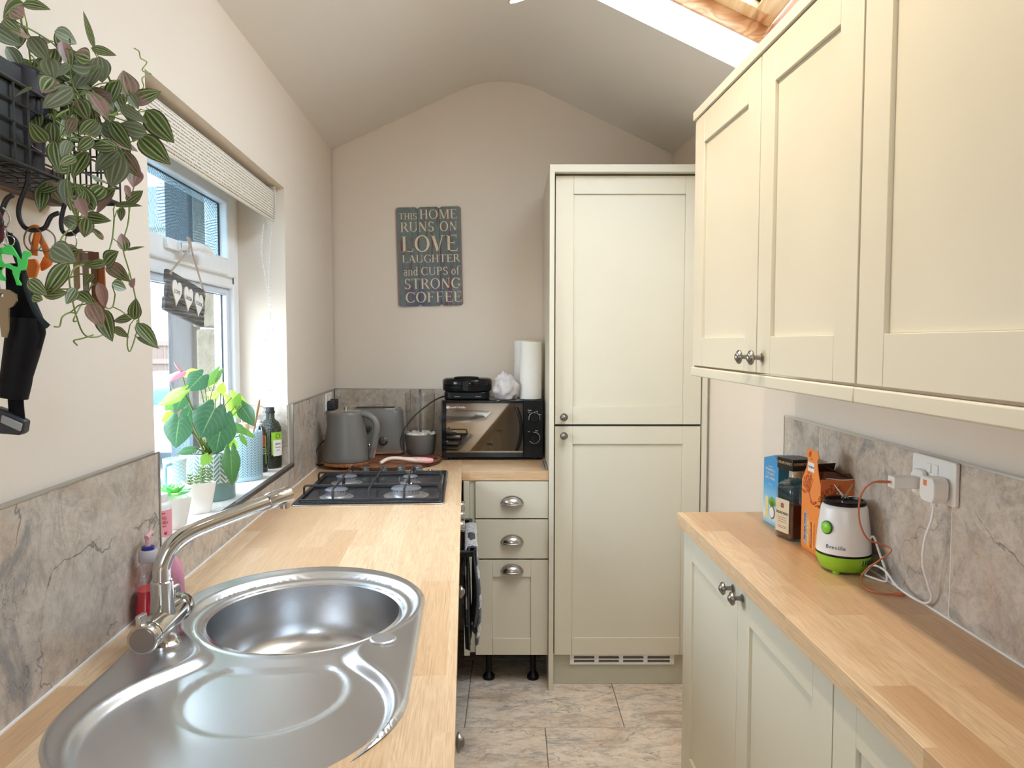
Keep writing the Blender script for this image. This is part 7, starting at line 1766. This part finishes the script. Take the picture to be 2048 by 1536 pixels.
for zz, s_, q_ in ((.170, 'NOT FROM', .005), (.160, 'PINEAPPLE &', .0115), (.148, 'COCONUT', .0115), (.136, 'JUICE DRINK', .0115), (.118, 'Tropical', .007)):
    text_mesh(s_, q_, M_WTXT, 'lettering', t, onleft(-.0364, .002, zz), .0003)
m = MB(); m.M = onleft(-.0364, .022, .045); m.prism(rrect(-.010, .010, -.030, .035, .006), 0, .0005); m.build('juice_glass_picture', plain('pale_yellow_print', (.80, .68, .30), .5), t)
m = MB(); m.M = onleft(-.0364, -.014, .038); m.prism([(.019 * cos(2 * PI * k / 28), .019 * sin(2 * PI * k / 28)) for k in range(28)], 0, .0004); cc_ = m.build('coconut_picture', plain('coconut_brown', (.22, .11, .06), .6), t)
m = MB(); m.M = onleft(-.0369, -.013, .038); m.prism([(.0155 * cos(2 * PI * k / 28), .0155 * sin(2 * PI * k / 28)) for k in range(28)], 0, .0004); m.build('coconut_flesh', plain('coconut_white', (.88, .88, .86), .5), cc_)
m = MB(); random.seed(2)
for k in range(12):
    a_ = PI * (.12 + .76 * k / 11); B = Vector((-.0367, -.014, .055)); leaf(m, B, B + Vector((0, .030 * cos(a_) * -1, .030 * sin(a_))), (-1, 0, 0), .008, r=.5, fold=0, curl=0)
m.build('leaf_picture', plain('leaf_green_print', (.12, .35, .08), .5), t, solid=.0004)
for zz, s_ in ((.140, 'This is'), (.132, 'our fruit'), (.120, 'no added sugar')): text_mesh(s_, .007, M_WTXT, 'lettering', t, ontofront(-.010, -.0513, zz), .0002)
# amaretto bottle
t = thing('liqueur_bottle', 'square clear bottle of dark amber liqueur with black cap beside the juice carton', 'bottle', (.770, 1.985, .9105), math.radians(14))
M_BG = glass_mat('bottle_glass', (.88, .90, .88), 1.8)
def sqlathe(levels, r=.010):
    rows = [[(x, y, z) for x, y in rrect(-s_, s_, -s_, s_, min(r, s_ * .95), 4)] for s_, z in levels]; return rows
def addrows(m, rows, cb=True, ct_=True):
    n0 = len(rows[0]); vs = [p for r_ in rows for p in r_]; fs = []
    for i in range(len(rows) - 1):
        for j in range(n0): fs.append((i * n0 + j, i * n0 + (j + 1) % n0, (i + 1) * n0 + (j + 1) % n0, (i + 1) * n0 + j))
    if cb: fs.append(tuple(range(n0))[::-1])
    if ct_: fs.append(tuple(range((len(rows) - 1) * n0, len(rows) * n0)))
    m.add(vs, fs)
m = MB(); addrows(m, sqlathe([(.036, 0), (.0385, .003), (.0385, .128), (.036, .142), (.029, .151), (.020, .156), (.0165, .160), (.0155, .176)]), ct_=False); m.build('bottle', M_BG, t, smooth=45)
n = NT('amber_liqueur'); M_AM = n.set(color=n.mix(n.noise(n.obj(), 8), (.085, .018, .008), (.13, .03, .012)), rough=.08, coat=.5)
m = MB(); addrows(m, sqlathe([(.034, .004), (.0362, .006), (.0362, .096)])); m.build('liqueur', M_AM, t, smooth=40)
m = MB(); m.lathe([(.0168, .166), (.0168, .188), (0, .188)], 24); m.build('gold_neck_ring', plain('pale_gold_neck', (.52, .42, .26), .35), t, smooth=40)
m = MB(); m.box(-.0345, .0345, -.0345, .0345, .188, .219); cp_ = m.build('cap', plain('black_cap', (.012, .011, .011), .35), t, bevel=.0015)
for MM in (onleft(-.0348, 0, .206), ontofront(0, -.0348, .206)): text_mesh('DISARONNO', .0105, plain('gold_print', (.62, .44, .20), .4), 'lettering', cp_, MM, .0003)
m = MB(); m.box(-.0392, -.0388, -.030, .030, .018, .108); lb_ = m.build('label', plain('cream_label', (.72, .60, .40), .6), t)
text_mesh('DISARONNO', .0105, plain('black_print', (.03, .02, .02), .5), 'lettering', lb_, onleft(-.0394, 0, .070), .0003, sx_=.9)
m = MB(); m.M = onleft(-.0394, 0, .090); m.prism([(-.006, -.006), (.006, -.006), (.007, .004), (.003, .008), (-.003, .008), (-.007, .004)], 0, .0003); m.build('crest', plain('brown_print', (.30, .12, .07), .5), lb_)
m = MB()
for zz in (.058, .052, .046, .034, .030): m.box(-.0396, -.0393, -.018, .018, zz - .0006, zz + .0006)
m.build('small_print', plain('brown_print', (.30, .12, .07), .5), lb_)
# open ginger-ale box
t = thing('drinks_box', 'torn-open orange ginger ale cardboard box behind the blender base', 'box', (.7968, 1.845, .9105))
M_OR = plain('bright_orange_card', (.86, .27, .05), .5, var=.05); M_ORD = plain('deep_orange_card', (.62, .15, .035), .5, var=.06); M_TREE = plain('dark_orange_print', (.50, .10, .02), .6)
bx0, bx1, by0, by1, bh = -.040, .0405, -.055, .060, .195
def panel(m, pts): m.add(pts, [tuple(range(len(pts)))])
m = MB(); panel(m, [(bx1, by0, 0), (bx1, by1, 0), (bx1, by1, bh), (bx1, by0, bh)][::-1]); panel(m, [(bx0, by1, 0), (bx1, by1, 0), (bx1, by1, bh), (bx0, by1, bh)][::-1]); panel(m, [(bx0, by0, .001), (bx1, by0, .001), (bx1, by1, .001), (bx0, by1, .001)]); m.build('carton_back', M_ORD, t, smooth=0, solid=.0018)
m = MB(); panel(m, [(bx0, by0, 0), (bx1 - .001, by0, 0), (bx1 - .001, by0, bh), (bx0, by0, bh)]); fp = m.build('front_panel', M_ORD, t, smooth=0, solid=.0016)
m = MB(); panel(m, [(bx0, by0, .008), (bx0, by0 + .01, 0), (bx0, by1 - .008, 0), (bx0, by1, .010), (bx0, by1, bh - .020), (bx0, by1 - .030, bh + .022), (bx0, by1 - .034, bh + .040), (bx0, by1 - .026, bh + .050), (bx0, by1 - .030, bh + .066), (bx0, by0 + .022, bh + .066), (bx0, by0 + .014, bh + .052), (bx0, by0 + .024, bh + .040), (bx0, by0 + .016, bh + .015), (bx0, by0, bh - .016)][::-1]); sp_ = m.build('side_panel', M_OR, t, smooth=0, solid=.0016)
m = MB(); panel(m, [(bx0 + .004, by0, bh), (bx1, by0, bh), (bx1, by0 + .02, bh + .010), (bx0 + .016, by0 + .022, bh + .016)]); panel(m, [(bx1, by0, bh), (bx1, by1, bh), (bx1 - .036, by1 - .006, bh + .020), (bx1 - .030, by0 + .01, bh + .016)]); panel(m, [(bx0, by1, bh), (bx1, by1, bh), (bx1 - .01, by1 - .034, bh + .028), (bx0 + .02, by1 - .03, bh + .024)]); m.build('torn_flaps', plain('dark_inner_flap', (.10, .035, .02), .8), t, smooth=0, solid=.0015)
m = MB(); m.tube(smoothpath([(bx0 + .004, by0 + .004, bh - .002), (bx0 + .02, by0 + .001, bh + .002), (bx1 - .03, by0 - .001, bh - .001), (bx1, by0, bh + .001)], 4), .0018, 4); m.build('torn_edge', plain('raw_cardboard', (.60, .50, .40), .9), fp)
def tree(m, MM, s_):
    random.seed(12); m.M = MM
    m.tube(smoothpath([(.030 * s_, -.005 * s_, 0), (.010 * s_, -.012 * s_, 0), (-.004 * s_, .002 * s_, 0), (-.012 * s_, .022 * s_, 0)], 5), [.0030 * s_] * 8 + [.0016 * s_] * 8, 4)
    for k in range(70):
        a_ = random.uniform(.35, 1.1) * PI; r_ = random.uniform(.012, .042) * s_; c_ = (-.010 * s_ + r_ * cos(a_) * .9, .012 * s_ + r_ * sin(a_), 0); b_ = random.uniform(0, 2 * PI)
        m.tube([c_, (c_[0] + .005 * cos(b_) * s_, c_[1] + .005 * sin(b_) * s_, 0)], .0007 * s_ + .0003, 4)
    for k in range(9): a_ = (.3 + k * .09) * PI; m.tube([(-.008 * s_, .008 * s_, 0), (-.010 * s_ + .036 * s_ * cos(a_), .012 * s_ + .036 * s_ * sin(a_), 0)], .0006 * s_ + .0002, 4)
    m.M = Matrix.Identity(4)
m = MB(); tree(m, onleft(bx0 - .0009, .002, .140), 1.15); m.build('tree_print', M_TREE, sp_)
m = MB(); tree(m, ontofront(.004, by0 - .0009, .120), 1.15); m.build('tree_print', plain('deep_brown_orange_print', (.30, .055, .015), .6), fp)
onl90 = lambda y, z: onleft(bx0 - .0010, y, z) @ RZ(PI / 2, 4, 'Z')
m = MB(); m.M = onleft(bx0 - .0009, .034, .058); m.prism([(-.009, -.042), (.009, -.042), (.009, .040), (-.009, .040)], 0, .0003); m.M = Matrix.Identity(4); lb_ = m.build('silver_strip', plain('silver_grey_print', (.42, .42, .46), .4), sp_)
text_mesh('FEVER-TREE', .0135, plain('navy_print', (.02, .03, .12), .5), 'lettering', lb_, onl90(.034, .058) @ Matrix.Translation((0, 0, .0004)), .0003)
m = MB(); m.M = onleft(bx0 - .0009, .001, .060); m.prism([(-.022, -.050), (.020, -.050), (.020, .020), (-.022, .020)], 0, .0002); m.M = Matrix.Identity(4); m.build('amber_panel', plain('amber_print', (.90, .42, .05), .5), sp_)
text_mesh('GINGER ALE', .0125, M_WTXT, 'lettering', sp_, onl90(.014, .052) @ Matrix.Translation((0, 0, .0006)), .0003)
m = MB(); m.M = onleft(bx0 - .0012, -.004, .046); m.prism([(-.0065, -.034), (.0065, -.034), (.0065, .032), (-.0065, .032)], 0, .0003); m.M = Matrix.Identity(4); m.build('red_strip', plain('brick_red_print', (.50, .07, .02), .5), sp_)
text_mesh('REFRESHINGLY LIGHT', .0055, M_WTXT, 'lettering', sp_, onl90(-.004, .046) @ Matrix.Translation((0, 0, .0009)), .0002)
text_mesh('WITH NATURAL GINGER', .0050, M_TREE, 'lettering', sp_, onl90(-.024, .050) @ Matrix.Translation((0, 0, .0006)), .0002)
m = MB(); m.M = onleft(bx0 - .0009, .003, bh + .020); m.prism([(-.020, -.010), (.018, -.010), (.018, .013), (-.020, .013)], 0, .0003); m.M = Matrix.Identity(4); q_ = m.build('white_panel', plain('white_label', (.85, .83, .78), .5), sp_)
text_mesh('7% ABV 0', .008, plain('navy_print', (.02, .03, .12), .5), 'lettering', q_, onleft(bx0 - .0014, .003, bh + .021), .0002)
m = MB(); tree(m, onleft(bx0 - .0009, .005, bh + .045), .32); m.build('tree_print', M_TREE, sp_)
# blender base
t = thing('blender_base', 'white and lime green blender base with exposed blades on the right worktop', 'blender', (.7745, 1.700, .9105))
M_LG = plain('lime_green_plastic', (.30, .56, .03), .3)
m = MB()
for k in range(4): a_ = PI / 4 + k * PI / 2; m.lathe([(.008, 0), (.009, .006)], 12, (.038 * cos(a_), .038 * sin(a_), 0))
m.build('feet', M_LG, t)
m = MB(); m.lathe([(0, .004), (.042, .004), (.050, .009), (.0590, .030), (.0605, .042), (0, .042)], 56); m.build('lower_shell', M_LG, t, smooth=50)
m = MB(); m.lathe([(.0608, .042), (.0612, .043), (.0612, .046), (.0605, .047)], 56, cap=False); m.build('black_band', M_BLACK, t, smooth=50)
m = MB(); m.lathe([(.0605, .0465), (.0603, .052), (.0565, .10), (.0510, .146), (.0490, .153), (.044, .157), (0, .157)], 56); m.build('white_shell', M_WPLAS, t, smooth=50)
m = MB(); m.lathe([(.046, .1565), (.047, .158), (.047, .164), (.045, .166), (.041, .166), (.040, .161), (0, .160)], 48); cr_ = m.build('black_collar', M_BLACK, t, smooth=40)
m = MB(); m.lathe([(.008, .160), (.008, .170), (.005, .173), (0, .173)], 20)
for a_, up_ in ((.4, .030), (2.2, .026), (3.6, .012), (5.2, .008)):
    d = Vector((cos(a_), sin(a_), 0)); s_ = Vector((-sin(a_), cos(a_), 0)); b_ = Vector((0, 0, .170)); e2 = b_ + d * .026 + Vector((0, 0, up_))
    m.add([b_ - s_ * .004, b_ + s_ * .004, e2 + s_ * .001, e2 - s_ * .001, b_ - s_ * .004 + Vector((0, 0, .001)), b_ + s_ * .004 + Vector((0, 0, .001)), e2 + s_ * .001 + Vector((0, 0, .001)), e2 - s_ * .001 + Vector((0, 0, .001))], [(3, 2, 1, 0), (4, 5, 6, 7), (0, 1, 5, 4), (1, 2, 6, 5), (2, 3, 7, 6), (3, 0, 4, 7)])
m.build('blades', M_CHROME, cr_, smooth=30)
aB = math.radians(206)
def onshell(a_, r_, z): return Matrix.Translation((r_ * cos(a_), r_ * sin(a_), z)) @ RZ(a_ + PI / 2, 4, 'Z') @ RZ(PI / 2 - .09, 4, 'X')
m = MB(); m.M = onshell(aB, .0553, .106); m.lathe([(.0155, 0), (.0155, .0015), (.0140, .0025)], 28, cap=True); m.build('button_ring', plain('dark_green_ring', (.03, .09, .01), .4), t, smooth=40)
m = MB(); m.M = onshell(aB, .0553, .106); m.lathe([(.0130, .002), (.0130, .004), (.0110, .006), (0, .0065)], 28); m.build('power_button', plain('bright_green_button', (.25, .65, .04), .35), t, smooth=50)
for ch_, k in zip('Breville', (0, 7.5, 13, 19.5, 24.5, 28, 31.5, 36.5)):
    a_ = math.radians(211 + k); text_mesh(ch_, .0125 if k == 0 else .0125, plain('navy_slate_print', (.06, .08, .16), .4), 'logo_letter', t, onshell(a_, .0597, .064 - .0), .0004)
m = MB()
for k in range(4): a_ = math.radians(290 + k * 7); m.tube([(.0585 * cos(a_), .0585 * sin(a_), .024), (.0602 * cos(a_), .0602 * sin(a_), .036)], .0012, 5)
m.build('vent_slots', M_BLACKM, t)
# socket, plug, charger and cables on the right wall
MR = lambda x, y, z: Matrix.Translation((x, y, z)) @ RZ(-PI / 2, 4, 'Z') @ RZ(PI / 2, 4, 'X')
s2_ = socket('double_socket', 'white double wall socket on the right-hand tiles', .150, .084, MR(RW - TT, 1.441, 1.173))
M_W2 = M_WPLAS
p_ = plug('white_plug', 'white three-pin plug with orange mark and trailing white flex, right wall socket', MR(RW - TT - .0115, 1.405, 1.160), M_W2)
m = MB(); m.box(-.010, .001, .006, .017, .0302, .0308); m.build('orange_mark', plain('orange_print', (.80, .22, .06), .5), p_)
t = tag(empty('usb_charger', (0, 0, 0)), 'white block phone charger sticking out of the right wall socket', 'charger'); t.matrix_world = MR(RW - TT - .0115, 1.475, 1.160)
m = MB(); m.prism([(-.017, -.023), (.017, -.023), (.024, -.012), (.024, .014), (.014, .026), (-.014, .026), (-.024, .014), (-.024, -.012)], 0, .010); m.build('plug_body', M_W2, t, bevel=.002)
m = MB(); m.prism(rrect(-.013, .013, -.012, .012, .003), .010, .062); m.build('charger_block', M_W2, t, bevel=.0015)
o_ = Vector((.7655, 1.475, 1.160))
t = tag(empty('orange_cable', o_), 'orange-brown charging cable trailing from the white charger onto the worktop', 'cable')
M_OC = plain('terracotta_cable', (.52, .15, .06), .45)
pts = [(.738, 1.478, 1.160), (.728, 1.482, 1.156), (.722, 1.498, 1.140), (.728, 1.53, 1.105), (.745, 1.56, 1.055), (.778, 1.59, 1.012), (.810, 1.59, 1.000), (.822, 1.575, .992), (.806, 1.585, .970), (.790, 1.61, .942), (.780, 1.62, .920), (.768, 1.59, .9135), (.762, 1.55, .9130), (.777, 1.528, .9130), (.797, 1.522, .9135), (.803, 1.521, .9140)]
m = MB(); m.tube([p - o_ for p in smoothpath(pts, 7)], .0019, 8); m.build('cord', M_OC, t, smooth=60)
m = MB(); m.tube([Vector((.762, 1.475, 1.160)) - o_, Vector((.743, 1.477, 1.160)) - o_, Vector((.738, 1.478, 1.160)) - o_], [.0042, .0042, .0028], 10, flat=.7); m.tube([Vector((.802, 1.521, .915)) - o_, Vector((.806, 1.520, .915)) - o_, Vector((.822, 1.516, .915)) - o_], [.003, .0044, .0044], 10, flat=.8); m.build('connector', M_OC, t, smooth=40)
m = MB(); m.cyl(Vector((.822, 1.516, .915)) - o_, Vector((.829, 1.514, .915)) - o_, .0026, .0026, 8); m.build('metal_tip', M_CHROME, t)
o_ = Vector((.8125, 1.405, 1.124))
pts = [(.8120, 1.405, 1.126), (.809, 1.405, 1.10), (.800, 1.41, 1.06), (.803, 1.42, 1.01), (.818, 1.425, .965), (.828, 1.430, .935), (.826, 1.46, .918), (.815, 1.53, .925), (.812, 1.58, .945), (.805, 1.62, .945), (.800, 1.640, .925), (.802, 1.648, .9145), (.812, 1.625, .9135), (.826, 1.603, .9140), (.830, 1.610, .930), (.826, 1.640, .975), (.822, 1.655, 1.0), (.816, 1.662, .990), (.818, 1.668, .960), (.823, 1.675, .945)]
m = MB(); m.tube([Vector(p) - o_ for p in smoothpath(pts, 7)], .0026, 8); attach(m.build('cord', M_W2, None, smooth=60), p_, Matrix.Translation(o_))
t = thing('screw', 'small dark screw standing on its head against the right tiles', 'screw', (.830, 1.555, .9105))
m = MB(); m.lathe([(.0035, 0), (.0035, .0012), (.0012, .003), (.0012, .013), (0, .015)], 10); m.build('screw', M_PEWTER, t)

# ================================================================= CEILING LAMP
t = thing('ceiling_spotlight', 'brushed steel spotlight bar under the ridge, only its tip in view', 'ceiling lamp', (0.0, 1.55, 2.695))
m = MB(); m.prism(rrect(-.035, .035, -.06, .06, .01), -.022, .0); m.build('ceiling_plate', M_CHROME, t, bevel=.002)
m = MB(); m.tube([(0, -.72, -.135), (0, .72, -.135)], .009, 14); m.cyl((0, 0, -.135), (0, 0, -.02), .008); m.build('bar', M_CHROME, t, smooth=50)
for ih, (y_, tgt) in enumerate(((.69, Vector((.28, .30, -1))), (.23, Vector((.45, .15, -.8))), (-.23, Vector((.45, -.1, -.8))), (-.69, Vector((.35, -.2, -1))))):
    d = tgt.normalized(); b_ = Vector((0, y_, -.165)); m = MB()
    m.cyl((0, y_, -.135), b_, .005, .005, 10); m.tube([b_ - d * .01, b_, b_ + d * .07, b_ + d * .072], [.012, .024, .031, .0315], 28, cap=True); hd_ = m.build('spot_head', M_CHROME, t, smooth=40)
    n = NT('lit_bulb'); n.set(color=(1, .9, .75), emit=(1, .83, .6), estr=6.0)
    m = MB(); e2 = b_ + d * .0725; m.tube([e2, e2 + d * .003], .026, 24); m.build('bulb', n.mat, hd_)
    l = bpy.data.lights.new('bulb_light', 'SPOT'); l.energy = SPOT_W * (.8, 1.15, 1.1, .5)[ih]; l.color = (1.0, .84, .62); l.spot_size = math.radians(120); l.spot_blend = .8; l.shadow_soft_size = .025
    lo = bpy.data.objects.new('bulb_light', l); sc.collection.objects.link(lo); lo.parent = t; lo.location = e2 + d * .008; lo.rotation_euler = (-d).to_track_quat('Z', 'Y').to_euler()
